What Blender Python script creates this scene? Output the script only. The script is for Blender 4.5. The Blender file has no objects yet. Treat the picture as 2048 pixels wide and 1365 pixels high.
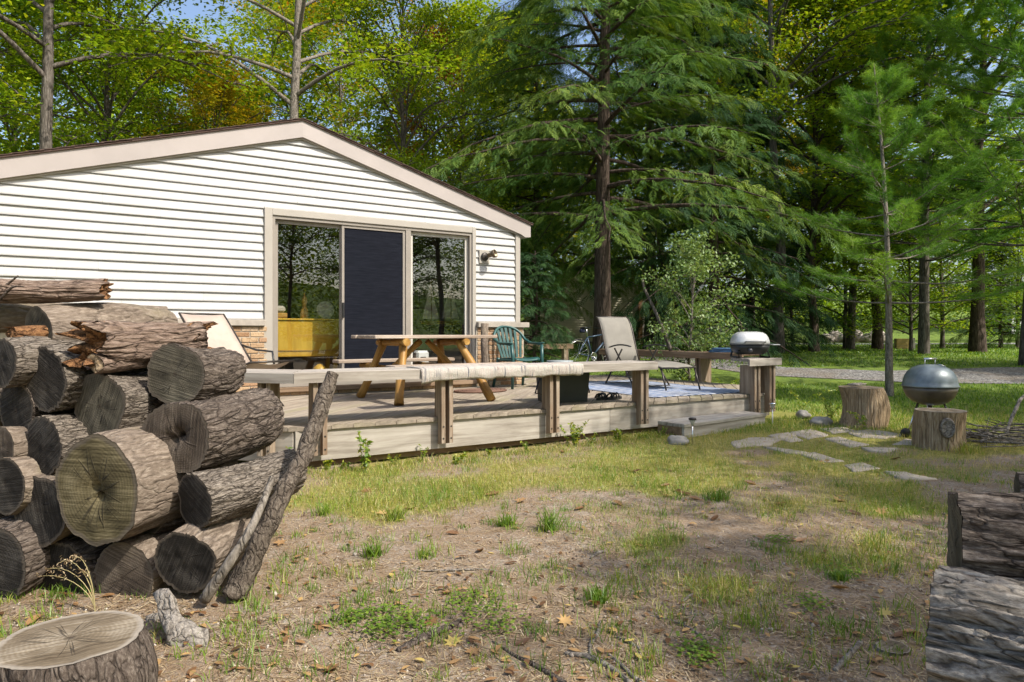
import bpy, math, random
import numpy as np
from mathutils import Vector, Matrix

SC = bpy.context.scene
COL = SC.collection
random.seed(7)
RNG = np.random.default_rng(7)

# ------------------------------------------------------------------ camera
AZ = math.radians(32.2)
FPX, CX, HY = 1340.0, 1024.0, 668.0          # focal length, centre and horizon in photo pixels
EYE = 1.14
Fx, Fy = math.sin(AZ), math.cos(AZ)
Rx, Ry = math.cos(AZ), -math.sin(AZ)
cam = bpy.data.cameras.new('camera')
cam.sensor_width = 36
cam.lens = FPX / 2048 * 36
cam.shift_y = -(682.5 - HY) / 2048
cam.clip_start = 0.05
cam.clip_end = 2000
camo = bpy.data.objects.new('camera', cam)
camo.location = (0, 0, EYE)
camo.rotation_euler = (math.radians(90), 0, -AZ)
COL.objects.link(camo)
SC.camera = camo

# ------------------------------------------------------------------ world and sun
SUN = Vector((0.50, -1.0, 1.22)).normalized()      # towards the sun
elev = math.asin(SUN.z)
az = math.atan2(SUN.x, SUN.y)
world = bpy.data.worlds.new('World')
SC.world = world
world.use_nodes = True
wn = world.node_tree
wn.nodes.clear()
sky = wn.nodes.new('ShaderNodeTexSky')
sky.sky_type = 'NISHITA'
sky.sun_disc = False
sky.sun_elevation = elev
sky.sun_rotation = az
sky.air_density = 1.0
sky.dust_density = 3.0
bg = wn.nodes.new('ShaderNodeBackground')
bg.inputs['Strength'].default_value = 0.15
wo = wn.nodes.new('ShaderNodeOutputWorld')
wn.links.new(sky.outputs[0], bg.inputs[0])
wn.links.new(bg.outputs[0], wo.inputs[0])
sl = bpy.data.lights.new('sun', 'SUN')
sl.energy = 3.5
sl.angle = math.radians(0.55)
sl.color = (1.0, 0.94, 0.84)
so = bpy.data.objects.new('sun', sl)
so.rotation_euler = SUN.to_track_quat('Z', 'Y').to_euler()
so.location = (10, -20, 30)
COL.objects.link(so)
SC.view_settings.view_transform = 'Standard'
SC.view_settings.look = 'None'
SC.view_settings.exposure = 0.78
SC.view_settings.gamma = 1
SC.cycles.use_denoising = True
SC.cycles.max_bounces = 7
SC.cycles.diffuse_bounces = 3
SC.cycles.glossy_bounces = 3
SC.cycles.transmission_bounces = 4
SC.cycles.transparent_max_bounces = 8
SC.cycles.caustics_reflective = False
SC.cycles.caustics_refractive = False
SC.cycles.sample_clamp_indirect = 6

# ------------------------------------------------------------------ helpers
def smooth(t):
    t = np.clip(t, 0, 1)
    return t * t * (3 - 2 * t)

def hash3(ix, iy, iz, seed):
    n = (ix * 374761393 + iy * 668265263 + iz * 2147483647 + seed * 1274126177) & 0xFFFFFFFF
    n = ((n ^ (n >> 13)) * 1274126177) & 0xFFFFFFFF
    n = ((n ^ (n >> 16)) * 2246822519) & 0xFFFFFFFF
    return ((n ^ (n >> 15)) & 0xFFFFFF) / float(0xFFFFFF)

def vnoise(p, seed=0):
    p = np.asarray(p, float)
    i = np.floor(p).astype(np.int64)
    f = p - i
    f = f * f * (3 - 2 * f)
    r = 0
    for dx in (0, 1):
        for dy in (0, 1):
            for dz in (0, 1):
                w = (f[..., 0] if dx else 1 - f[..., 0]) * (f[..., 1] if dy else 1 - f[..., 1]) * (f[..., 2] if dz else 1 - f[..., 2])
                r = r + w * hash3(i[..., 0] + dx, i[..., 1] + dy, i[..., 2] + dz, seed)
    return r * 2 - 1

def fbm(p, seed=0, octv=4):
    p = np.asarray(p, float)
    a, s, r = 1.0, 0.0, 0
    for o in range(octv):
        r = r + a * vnoise(p * 2 ** o + 17.3 * o, seed + o)
        s += a
        a *= 0.5
    return r / s

def cam_to_world(xr, z):
    return (z * Fx + xr * Rx, z * Fy + xr * Ry)

def wz(px, z):                                     # ground plan position of a pixel column at depth z
    return cam_to_world((px - CX) / FPX * z, z)

def depth_of(x, y):
    return x * Fx + y * Fy

def wall_x(px, Y):                                 # X where a pixel column meets the plane y = Y
    k = (px - CX) / FPX
    return Y * (Fx + Rx * k) / (Fy + Ry * k)

def pt(px, py, z):                                 # world point of a pixel at a depth
    x, y = wz(px, z)
    return Vector((x, y, EYE + (HY - py) * z / FPX))

def gh(x, y):                                      # ground height
    x = np.asarray(x, float); y = np.asarray(y, float)
    d = x * Fx + y * Fy
    h = 0.55 * smooth((d - 9) / 11) + 0.12 * smooth((d - 20) / 25) + 7.0 * smooth((d - 47) / 60) + 9.0 * smooth((-d - 22) / 40)  # unseen rise behind the camera is added for the door glass reflections
    q = np.stack([x, y, np.zeros_like(x)], -1)
    near = 1 - smooth((d - 9) / 4)
    h = h + near * (0.03 * vnoise(q * 0.55, 5) + 0.013 * vnoise(q * 1.9, 6))
    return h

def ghf(x, y):
    return float(gh(x, y))

def mesh(name, V, Fc, smooth_=False, attr=None):
    me = bpy.data.meshes.new(name)
    if isinstance(Fc, np.ndarray):
        n, k = Fc.shape
        V = np.asarray(V, np.float32)
        me.vertices.add(len(V)); me.vertices.foreach_set('co', V.ravel())
        me.loops.add(n * k); me.loops.foreach_set('vertex_index', Fc.astype(np.int32).ravel())
        me.polygons.add(n)
        me.polygons.foreach_set('loop_start', np.arange(0, n * k, k, dtype=np.int32))
        me.polygons.foreach_set('loop_total', np.full(n, k, np.int32))
        me.update(calc_edges=True)
    else:
        me.from_pydata([tuple(v) for v in V], [], [tuple(f) for f in Fc])
    if smooth_:
        me.polygons.foreach_set('use_smooth', np.ones(len(me.polygons), bool))
    if attr is not None:
        for an, av in attr.items():
            a = me.attributes.new(an, 'FLOAT', 'POINT')
            a.data.foreach_set('value', np.asarray(av, np.float32))
    me.update()
    return me

def obj(name, me, mat=None, parent=None, loc=None, rot=None, scale=None):
    o = bpy.data.objects.new(name, me)
    COL.objects.link(o)
    if mat is not None and me is not None and len(me.materials) == 0:
        me.materials.append(mat)
    if parent is not None:
        o.parent = parent
    if loc is not None: o.location = loc
    if rot is not None: o.rotation_euler = rot
    if scale is not None: o.scale = scale if hasattr(scale, '__len__') else (scale,) * 3
    return o

def tag(o, label, cat, group=None):
    o['label'] = label
    o['category'] = cat
    if group: o['group'] = group
    return o

def kind(o, k, label=None):
    o['kind'] = k
    if label: o['label'] = label
    return o

def thing(name, label, cat, loc=(0, 0, 0), rz=0, group=None):
    o = obj(name, None, None, None, loc, (0, 0, rz))
    o.empty_display_size = 0.1
    return tag(o, label, cat, group)

class MB:
    """collects shapes and makes them one mesh"""
    def __init__(s): s.v = []; s.f = []
    def add(s, V, Fc):
        b = len(s.v)
        s.v += [tuple(v) for v in V]
        s.f += [tuple(i + b for i in f) for f in Fc]
        return s
    def box(s, x0, x1, y0, y1, z0, z1, bev=0.0, M=None):
        if bev > 0:
            c = [(x0, x1), (y0, y1), (z0, z1)]
            V = []
            for ix in (0, 1):
                for iy in (0, 1):
                    for iz in (0, 1):
                        p = [c[0][ix], c[1][iy], c[2][iz]]
                        sg = [1 if i == 0 else -1 for i in (ix, iy, iz)]
                        for a in range(3):
                            q = [p[j] + (0 if j == a else sg[j] * bev) for j in range(3)]
                            V.append(tuple(q))
            def id(ix, iy, iz, a): return ((ix * 2 + iy) * 2 + iz) * 3 + a
            Fc = []
            for s_ in (0, 1):
                Fc.append([id(s_, 0, 0, 0), id(s_, 1, 0, 0), id(s_, 1, 1, 0), id(s_, 0, 1, 0)])
                Fc.append([id(0, s_, 0, 1), id(1, s_, 0, 1), id(1, s_, 1, 1), id(0, s_, 1, 1)])
                Fc.append([id(0, 0, s_, 2), id(1, 0, s_, 2), id(1, 1, s_, 2), id(0, 1, s_, 2)])
            for u in (0, 1):
                for w in (0, 1):
                    Fc.append([id(0, u, w, 1), id(1, u, w, 1), id(1, u, w, 2), id(0, u, w, 2)])
                    Fc.append([id(u, 0, w, 0), id(u, 1, w, 0), id(u, 1, w, 2), id(u, 0, w, 2)])
                    Fc.append([id(u, w, 0, 0), id(u, w, 1, 0), id(u, w, 1, 1), id(u, w, 0, 1)])
            for ix in (0, 1):
                for iy in (0, 1):
                    for iz in (0, 1):
                        Fc.append([id(ix, iy, iz, 0), id(ix, iy, iz, 1), id(ix, iy, iz, 2)])
        else:
            V = [(x, y, z) for x in (x0, x1) for y in (y0, y1) for z in (z0, z1)]
            Fc = [(0, 1, 3, 2), (4, 6, 7, 5), (0, 4, 5, 1), (2, 3, 7, 6), (0, 2, 6, 4), (1, 5, 7, 3)]
        if M is not None: V = [tuple(M @ Vector(v)) for v in V]
        return s.add(V, Fc)
    def bar(s, a, b, w, h, up=(0, 0, 1), bev=0.0):
        a = Vector(a); b = Vector(b)
        d = b - a; L = d.length; d.normalize()
        u = Vector(up); sx = d.cross(u)
        if sx.length < 1e-4: sx = d.cross(Vector((1, 0, 0)))
        sx.normalize(); u = sx.cross(d)
        M = Matrix(((d.x, sx.x, u.x, a.x), (d.y, sx.y, u.y, a.y), (d.z, sx.z, u.z, a.z), (0, 0, 0, 1)))
        return s.box(0, L, -w / 2, w / 2, -h / 2, h / 2, bev, M)
    def tube(s, P, R, n=8, cap=True):
        V, Fc = tube(P, R, n, cap)
        return s.add(V, Fc)
    def lathe(s, prof, n=24, M=None):
        V = []; Fc = []
        for r, z in prof:
            for k in range(n):
                a = 2 * math.pi * k / n
                V.append((r * math.cos(a), r * math.sin(a), z))
        for i in range(len(prof) - 1):
            for k in range(n):
                k2 = (k + 1) % n
                Fc.append((i * n + k, i * n + k2, (i + 1) * n + k2, (i + 1) * n + k))
        if prof[0][0] > 1e-5: Fc.append(tuple(range(n))[::-1])
        if prof[-1][0] > 1e-5: Fc.append(tuple((len(prof) - 1) * n + k for k in range(n)))
        if M is not None: V = [tuple(M @ Vector(v)) for v in V]
        return s.add(V, Fc)
    def prism(s, poly, z0, z1):
        n = len(poly)
        V = [(x, y, z0) for x, y in poly] + [(x, y, z1) for x, y in poly]
        Fc = [tuple(range(n))[::-1], tuple(range(n, 2 * n))]
        for i in range(n):
            j = (i + 1) % n
            Fc.append((i, j, n + j, n + i))
        return s.add(V, Fc)
    def mesh(s, name, smooth_=False):
        me = mesh(name, s.v, s.f, smooth_)
        import bmesh
        bm = bmesh.new(); bm.from_mesh(me)
        bmesh.ops.recalc_face_normals(bm, faces=bm.faces)
        bm.to_mesh(me); bm.free()
        return me
    def build(s, name, mat, parent=None, smooth_=False, **k):
        return obj(name, s.mesh(name, smooth_), mat, parent, **k)

def tube(P, R, n=8, cap=True):
    P = np.asarray(P, float); m = len(P)
    R = np.full(m, R) if np.isscalar(R) else np.asarray(R, float)
    T = np.gradient(P, axis=0)
    T /= np.linalg.norm(T, axis=1)[:, None] + 1e-9
    ref = np.array([0, 0, 1.0]) if abs(T[0, 2]) < 0.9 else np.array([1.0, 0, 0])
    V = []
    u = np.cross(T[0], ref); u /= np.linalg.norm(u)
    for i in range(m):
        u = u - T[i] * np.dot(u, T[i]); u /= np.linalg.norm(u) + 1e-9
        w = np.cross(T[i], u)
        for k in range(n):
            a = 2 * math.pi * k / n
            V.append(P[i] + R[i] * (math.cos(a) * u + math.sin(a) * w))
    Fc = []
    for i in range(m - 1):
        for k in range(n):
            k2 = (k + 1) % n
            Fc.append((i * n + k, i * n + k2, (i + 1) * n + k2, (i + 1) * n + k))
    if cap:
        Fc.append(tuple(range(n))[::-1]); Fc.append(tuple((m - 1) * n + k for k in range(n)))
    return V, Fc

def copy_tree(o, parent=None):
    c = o.copy(); COL.objects.link(c); c.parent = parent
    for ch in list(o.children): copy_tree(ch, c)
    return c

# ------------------------------------------------------------------ materials
class NT:
    def __init__(s, name):
        s.m = bpy.data.materials.new(name); s.m.use_nodes = True
        s.t = s.m.node_tree; s.t.nodes.clear()
        s.out = s.n('ShaderNodeOutputMaterial')
    def n(s, typ, **k):
        nd = s.t.nodes.new(typ)
        for a, v in k.items(): setattr(nd, a, v)
        return nd
    def l(s, a, b): s.t.links.new(a, b)
    def val(s, sock, v):
        if hasattr(v, 'is_output') or isinstance(v, bpy.types.NodeSocket): s.l(v, sock)
        else: sock.default_value = v
    def coord(s, which='Object'): return s.n('ShaderNodeTexCoord').outputs[which]
    def mapping(s, vec, scale=(1, 1, 1), loc=(0, 0, 0), rot=(0, 0, 0)):
        m = s.n('ShaderNodeMapping'); s.l(vec, m.inputs[0])
        m.inputs['Location'].default_value = loc; m.inputs['Rotation'].default_value = rot; m.inputs['Scale'].default_value = scale
        return m.outputs[0]
    def noise(s, vec, scale, detail=4, rough=0.55, dist=0.0):
        nd = s.n('ShaderNodeTexNoise')
        if vec is not None: s.l(vec, nd.inputs['Vector'])
        nd.inputs['Scale'].default_value = scale; nd.inputs['Detail'].default_value = detail
        nd.inputs['Roughness'].default_value = rough; nd.inputs['Distortion'].default_value = dist
        return nd.outputs['Fac']
    def voro(s, vec, scale, feature='F1', out='Distance'):
        nd = s.n('ShaderNodeTexVoronoi', feature=feature)
        s.l(vec, nd.inputs['Vector']); nd.inputs['Scale'].default_value = scale
        return nd.outputs[out]
    def ramp(s, fac, stops, interp='LINEAR'):
        r = s.n('ShaderNodeValToRGB'); r.color_ramp.interpolation = interp
        e = r.color_ramp.elements
        while len(e) < len(stops): e.new(0.5)
        for i, (p, c) in enumerate(stops):
            e[i].position = p
            e[i].color = (*c, 1) if hasattr(c, '__len__') else (c, c, c, 1)
        s.l(fac, r.inputs[0]); return r.outputs[0]
    def mix(s, fac, a, b, blend='MIX'):
        m = s.n('ShaderNodeMix', data_type='RGBA', blend_type=blend)
        s.val(m.inputs[0], fac)
        for k, v in ((6, a), (7, b)):
            if isinstance(v, bpy.types.NodeSocket): s.l(v, m.inputs[k])
            else: m.inputs[k].default_value = (*v, 1) if len(v) == 3 else v
        return m.outputs[2]
    def math(s, op, a, b=0.5, c=None):
        m = s.n('ShaderNodeMath', operation=op)
        s.val(m.inputs[0], a); s.val(m.inputs[1], b)
        if c is not None: s.val(m.inputs[2], c)
        return m.outputs[0]
    def bump(s, h, strength=0.3, dist=0.01):
        b = s.n('ShaderNodeBump'); b.inputs['Strength'].default_value = strength; b.inputs['Distance'].default_value = dist
        s.l(h, b.inputs['Height']); return b.outputs[0]
    def bsdf(s, col, rough=0.7, metal=0.0, normal=None, spec=None, trans=None, coat=None):
        b = s.n('ShaderNodeBsdfPrincipled')
        if isinstance(col, bpy.types.NodeSocket): s.l(col, b.inputs['Base Color'])
        else: b.inputs['Base Color'].default_value = (*col, 1)
        s.val(b.inputs['Roughness'], rough); b.inputs['Metallic'].default_value = metal
        if spec is not None: b.inputs['Specular IOR Level'].default_value = spec
        if coat is not None: b.inputs['Coat Weight'].default_value = coat
        if normal is not None: s.l(normal, b.inputs['Normal'])
        s.l(b.outputs[0], s.out.inputs[0]); return b
    def rnd(s): return s.n('ShaderNodeObjectInfo').outputs['Random']
    def offset(s, vec, amt=20.0):                    # shifts a texture per object
        r = s.math('MULTIPLY', s.rnd(), amt)
        c = s.n('ShaderNodeCombineXYZ'); s.l(r, c.inputs[0]); s.l(r, c.inputs[1]); s.l(r, c.inputs[2])
        a = s.n('ShaderNodeVectorMath', operation='ADD'); s.l(vec, a.inputs[0]); s.l(c.outputs[0], a.inputs[1])
        return a.outputs[0]

def plain(name, col, rough=0.6, metal=0.0, var=0.12, scale=8.0, bump=0.0, spec=None):
    t = NT(name)
    v = t.offset(t.coord())
    n = t.noise(v, scale, 5, 0.6)
    c = t.ramp(n, [(0.3, tuple(x * (1 - var) for x in col)), (0.7, tuple(min(1, x * (1 + var)) for x in col))])
    nb = t.bump(t.noise(v, scale * 6, 3), bump, 0.004) if bump else None
    t.bsdf(c, rough, metal, nb, spec)
    return t.m

def wood(name, dark, mid, light, grain=(1.2, 22, 22), rough=0.8, bump=0.5, warm=None):
    """weathered timber, grain along local X"""
    t = NT(name)
    v = t.offset(t.coord())
    g = t.noise(t.mapping(v, grain), 1.0, 6, 0.65, 0.6)
    big = t.noise(t.mapping(v, (0.7, 3, 3)), 1.6, 4, 0.6, 1.0)
    f = t.math('ADD', t.math('MULTIPLY', g, 0.65), t.math('MULTIPLY', big, 0.35))
    c = t.ramp(f, [(0.3, dark), (0.5, mid), (0.68, light)])
    if warm:
        c = t.mix(t.ramp(t.noise(v, 0.9, 3), [(0.5, 0.0), (0.72, 0.75)]), c, warm)
    kn = t.ramp(t.voro(t.mapping(v, (1.1, 5, 5)), 1.3), [(0.02, 1.0), (0.10, 0.0)])
    c = t.mix(t.math('MULTIPLY', kn, 0.5), c, dark)
    h = t.noise(t.mapping(v, (grain[0] * 1.4, grain[1] * 3, grain[2] * 3)), 1.0, 5, 0.7)
    t.bsdf(c, rough, 0, t.bump(h, bump, 0.004), 0.25)
    return t.m

def leafmat(name, stops, trans=0.42, gloss=0.05, tint=(1.25, 1.15, 0.45), rough=0.45):
    """leaf: diffuse + translucent, colour from the per-leaf attribute"""
    t = NT(name)
    a = t.n('ShaderNodeAttribute', attribute_name='rnd').outputs['Fac']
    c = t.ramp(a, stops)
    d = t.n('ShaderNodeBsdfDiffuse'); t.l(c, d.inputs[0])
    tr = t.n('ShaderNodeBsdfTranslucent')
    tc = t.mix(1.0, c, tint, 'MULTIPLY'); t.l(tc, tr.inputs[0])
    m = t.n('ShaderNodeMixShader'); m.inputs[0].default_value = trans
    t.l(d.outputs[0], m.inputs[1]); t.l(tr.outputs[0], m.inputs[2])
    g = t.n('ShaderNodeBsdfGlossy'); g.inputs['Roughness'].default_value = rough
    g.inputs[0].default_value = (0.9, 0.95, 1, 1)
    m2 = t.n('ShaderNodeMixShader'); m2.inputs[0].default_value = gloss
    t.l(m.outputs[0], m2.inputs[1]); t.l(g.outputs[0], m2.inputs[2])
    t.l(m2.outputs[0], t.out.inputs[0])
    return t.m

M = {}
M['deck'] = wood('weathered_deck_wood', (0.15, 0.125, 0.10), (0.27, 0.225, 0.175), (0.40, 0.345, 0.275), warm=(0.28, 0.25, 0.15))
M['greywood'] = wood('grey_weathered_timber', (0.17, 0.14, 0.112), (0.37, 0.335, 0.285), (0.53, 0.49, 0.43), (1.0, 16, 16))
M['bench'] = wood('bench_timber', (0.15, 0.125, 0.10), (0.32, 0.285, 0.245), (0.48, 0.44, 0.385), (1.0, 20, 20))
M['brownwood'] = wood('brown_stained_timber', (0.10, 0.065, 0.04), (0.20, 0.135, 0.085), (0.32, 0.23, 0.155), (1.0, 18, 18))
M['logorange'] = wood('varnished_log', (0.12, 0.055, 0.015), (0.34, 0.18, 0.045), (0.50, 0.31, 0.10), (2.0, 14, 14), rough=0.45)
M['oldplank'] = wood('flaking_plank', (0.17, 0.12, 0.085), (0.34, 0.27, 0.21), (0.52, 0.45, 0.38), (1.0, 20, 20))

def siding_mat():
    t = NT('vinyl_siding')
    v = t.offset(t.coord('Object'), 40)
    n = t.noise(t.mapping(v, (1.2, 1, 6)), 1.5, 5)
    c = t.ramp(n, [(0.3, (0.43, 0.423, 0.408)), (0.7, (0.48, 0.474, 0.46))])
    streak = t.noise(t.mapping(v, (9, 1, 0.6)), 1.2, 4)
    c = t.mix(t.ramp(streak, [(0.5, 0.0), (0.8, 0.35)]), c, (0.40, 0.38, 0.345))
    t.bsdf(c, 0.5, 0, t.bump(t.noise(t.mapping(v, (1.1, 2, 9)), 2, 3), 0.35, 0.012), 0.3)
    return t.m
M['siding'] = siding_mat()
M['fascia'] = plain('painted_metal_fascia', (0.38, 0.335, 0.31), 0.5, 0, 0.07, 2.0, 0.05)
M['trim'] = plain('ivory_trim', (0.37, 0.338, 0.292), 0.5, 0, 0.05, 3)
M['frame'] = plain('taupe_door_frame', (0.27, 0.24, 0.205), 0.45, 0, 0.08, 4)
M['frame_light'] = plain('light_door_sash', (0.52, 0.49, 0.44), 0.45, 0, 0.08, 4)
M['shingle'] = plain('brown_shingle', (0.075, 0.045, 0.035), 0.9, 0, 0.4, 30, 0.6)
M['sill'] = plain('limestone_sill', (0.36, 0.32, 0.27), 0.85, 0, 0.18, 9, 0.4)
M['mortar'] = plain('mortar', (0.36, 0.32, 0.26), 0.95, 0, 0.15, 20, 0.5)
M['black'] = plain('black_plastic', (0.018, 0.019, 0.02), 0.4, 0, 0.2, 6)
M['dark'] = plain('dark_room_wall', (0.10, 0.085, 0.07), 0.8, 0, 0.2, 2)
M['chrome'] = plain('chrome', (0.7, 0.7, 0.7), 0.25, 1.0, 0.05)
M['white'] = plain('white_plastic', (0.75, 0.74, 0.72), 0.45, 0, 0.05)
M['greenplastic'] = plain('green_resin', (0.018, 0.075, 0.07), 0.38, 0, 0.2, 5)
M['canvas'] = plain('beige_canvas', (0.40, 0.325, 0.27), 0.9, 0, 0.12, 5, 0.3)
M['taupe_mesh'] = plain('taupe_sling_mesh', (0.215, 0.20, 0.172), 0.85, 0, 0.1, 5, 0.3)
M['darkmetal'] = plain('dark_bronze_tube', (0.05, 0.042, 0.036), 0.4, 0.4, 0.2, 6)
M['rock'] = plain('field_stone', (0.27, 0.25, 0.22), 0.9, 0, 0.35, 7, 0.5)
M['paver'] = plain('flagstone', (0.40, 0.335, 0.26), 0.92, 0, 0.22, 7, 0.6)

def brick_mat():
    t = NT('tan_brick')
    r = t.rnd()
    c = t.ramp(r, [(0.0, (0.30, 0.17, 0.09)), (0.25, (0.40, 0.27, 0.16)), (0.5, (0.50, 0.36, 0.22)), (0.75, (0.36, 0.22, 0.13)), (1.0, (0.55, 0.43, 0.30))])
    v = t.offset(t.coord())
    n = t.noise(v, 40, 4, 0.7)
    c = t.mix(t.ramp(n, [(0.5, 0.0), (0.62, 0.6)]), c, (0.16, 0.085, 0.045))
    t.bsdf(c, 0.9, 0, t.bump(t.noise(v, 90, 3), 0.5, 0.004), 0.2)
    return t.m
M['brick'] = brick_mat()

def glass_mat():
    t = NT('window_glass')
    lw = t.n('ShaderNodeLayerWeight'); lw.inputs[0].default_value = 0.5
    f = t.math('MULTIPLY_ADD', t.math('POWER', lw.outputs['Facing'], 4.0), 0.7, 0.135)
    g = t.n('ShaderNodeBsdfGlossy'); g.inputs['Roughness'].default_value = 0.0; g.inputs[0].default_value = (0.93, 0.98, 1, 1)
    tr = t.n('ShaderNodeBsdfTransparent'); tr.inputs[0].default_value = (0.90, 0.92, 0.91, 1)
    v = t.coord()
    t.l(t.bump(t.noise(t.mapping(v, (2, 1, 1)), 1.3, 2), 0.015, 0.02), g.inputs['Normal'])
    m = t.n('ShaderNodeMixShader'); t.l(f, m.inputs[0]); t.l(tr.outputs[0], m.inputs[1]); t.l(g.outputs[0], m.inputs[2])
    t.l(m.outputs[0], t.out.inputs[0])
    return t.m
M['glass'] = glass_mat()

def screen_mat():
    t = NT('insect_screen')
    v = t.coord()
    n = t.noise(t.mapping(v, (3, 1, 60)), 2.0, 3)
    c = t.ramp(n, [(0.3, (0.004, 0.005, 0.009)), (0.7, (0.012, 0.014, 0.022))])
    w = t.n('ShaderNodeTexWave', wave_type='BANDS', bands_direction='Z'); t.l(v, w.inputs[0]); w.inputs['Scale'].default_value = 60
    t.bsdf(c, 0.85, 0, t.bump(w.outputs['Fac'], 0.3, 0.002), 0.12)
    return t.m
M['screen'] = screen_mat()

def bark_mat(name, dark, mid, light, scale=(14, 14, 2.5), moss=None, bump=0.8, crack=0.8):
    """bark, furrows along local Z"""
    t = NT(name)
    v = t.offset(t.coord())
    warp = t.n('ShaderNodeTexNoise'); t.l(t.mapping(v, (scale[0] * .5, scale[1] * .5, scale[2] * .8)), warp.inputs['Vector']); warp.inputs['Scale'].default_value = 1.0; warp.inputs['Detail'].default_value = 3
    wv = t.n('ShaderNodeVectorMath', operation='MULTIPLY_ADD'); t.l(warp.outputs['Color'], wv.inputs[0]); wv.inputs[1].default_value = (2.2, 2.2, 2.2)
    t.l(t.mapping(v, scale), wv.inputs[2])
    v2 = wv.outputs[0]
    vo = t.voro(v2, 1.0, 'DISTANCE_TO_EDGE')
    fine = t.noise(t.mapping(v, tuple(4.5 * q for q in scale)), 1.0, 6, 0.75)
    med = t.noise(v2, 2.2, 5, 0.7)
    f = t.math('ADD', t.math('MULTIPLY', fine, 0.55), t.math('MULTIPLY', med, 0.45))
    c = t.ramp(f, [(0.38, dark), (0.50, mid), (0.62, light)])
    ck = t.math('MULTIPLY', t.ramp(vo, [(0.01, 1.0), (0.08, 0.4), (0.22, 0.0)]), t.ramp(t.noise(v2, 0.8, 3), [(0.38, 0.25), (0.58, 1.0)]))
    c = t.mix(t.math('MULTIPLY', ck, crack), c, tuple(q * .6 for q in dark))
    big = t.noise(v, 3.0, 4)
    c = t.mix(t.ramp(big, [(0.40, 0.0), (0.68, 0.40)]), c, tuple(.5 * (p + q) for p, q in zip(dark, mid)))
    if moss:
        c = t.mix(t.ramp(t.noise(v, 3.0, 5), [(0.55, 0.0), (0.72, 0.5)]), c, moss)
    h = t.math('SUBTRACT', t.math('MULTIPLY', f, 0.8), ck)
    t.bsdf(c, 0.92, 0, t.bump(h, bump, 0.012), 0.15)
    return t.m
M['bark_log'] = bark_mat('furrowed_log_bark', (0.065, 0.052, 0.041), (0.185, 0.155, 0.125), (0.37, 0.325, 0.27), (58, 58, 15), crack=1.0)
M['bark_smooth'] = bark_mat('smooth_grey_bark', (0.10, 0.076, 0.058), (0.20, 0.158, 0.122), (0.33, 0.275, 0.22), (22, 22, 7), moss=(0.22, 0.20, 0.11), bump=0.6, crack=.45)
M['bark_dark'] = bark_mat('dark_brown_bark', (0.045, 0.034, 0.027), (0.12, 0.095, 0.077), (0.27, 0.228, 0.19), (34, 34, 9), crack=.95)  # dark brown bark tone shared by logs, sticks and the front stump
M['bark_hem'] = bark_mat('hemlock_bark', (0.025, 0.018, 0.014), (0.085, 0.062, 0.048), (0.17, 0.13, 0.105), (12, 12, 1.6))
M['bark_tree'] = bark_mat('maple_bark', (0.045, 0.038, 0.032), (0.14, 0.12, 0.10), (0.27, 0.24, 0.21), (10, 10, 1.4))
M['bark_pale'] = bark_mat('pale_bark', (0.12, 0.10, 0.08), (0.24, 0.21, 0.175), (0.39, 0.35, 0.30), (24, 24, 6), crack=.8)
M['stumpwood'] = bark_mat('split_stump_side', (0.19, 0.125, 0.07), (0.34, 0.25, 0.155), (0.50, 0.405, 0.28), (26, 26, 1.6), bump=0.9, crack=.7)
M['bark_barkchunk'] = bark_mat('loose_bark', (0.14, 0.12, 0.10), (0.27, 0.24, 0.205), (0.42, 0.38, 0.33), (26, 26, 16))

def cut_mat(name, dark, mid, light, rings=15.0, saw=60.0, edge=(0.12, 0.098, 0.076)):
    """sawn end of a log in local XY, unit radius in the rad attribute"""
    t = NT(name)
    v = t.offset(t.coord(), 6)
    o = t.coord()
    rad = t.n('ShaderNodeAttribute', attribute_name='rad').outputs['Fac']
    ang = t.n('ShaderNodeAttribute', attribute_name='ang').outputs['Fac']
    wob = t.noise(v, 5, 3)
    rr = t.math('SINE', t.math('MULTIPLY', t.math('MULTIPLY_ADD', wob, 0.10, rad), rings * 6.28))
    sw = t.noise(t.mapping(o, (3, saw * 2.2, 1), rot=(0, 0, 0.5)), 1.0, 4, 0.6)
    big = t.noise(v, 6, 5, 0.65)
    f = t.math('ADD', t.math('MULTIPLY', sw, 0.45), t.math('MULTIPLY', big, 0.6))
    f = t.math('MULTIPLY_ADD', rr, 0.018, f)
    c = t.ramp(f, [(0.36, dark), (0.53, mid), (0.70, light)])
    # radial drying cracks
    cn = t.n('ShaderNodeCombineXYZ'); t.l(t.math('MULTIPLY', ang, 1.6), cn.inputs[0]); t.l(t.math('MULTIPLY', rad, 0.25), cn.inputs[1]); t.l(t.math('MULTIPLY', t.rnd(), 9.0), cn.inputs[2])
    cr = t.ramp(t.voro(cn.outputs[0], 1.6, 'DISTANCE_TO_EDGE'), [(0.0, 1.0), (0.03, 0.0)])
    cr = t.math('MULTIPLY', cr, t.ramp(t.math('ADD', rad, t.math('MULTIPLY', wob, 0.5)), [(0.7, 1.0), (1.0, 0.0)]))
    c = t.mix(t.math('MULTIPLY', cr, 0.8), c, (0.015, 0.012, 0.010))
    heart = t.ramp(t.math('ADD', rad, t.math('MULTIPLY', wob, 0.12)), [(0.07, 1.0), (0.16, 0.0)])
    c = t.mix(t.math('MULTIPLY', heart, 0.7), c, (0.03, 0.02, 0.014))
    rim = t.ramp(t.math('MULTIPLY_ADD', t.noise(v, 14, 3), 0.08, rad), [(0.93, 0.0), (0.99, 0.75)])
    c = t.mix(rim, c, edge)
    h = t.math('SUBTRACT', t.math('MULTIPLY_ADD', rr, 0.04, sw), t.math('MULTIPLY', cr, 0.8))
    t.bsdf(c, 0.88, 0, t.bump(h, 0.6, 0.008), 0.2)
    return t.m
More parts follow.
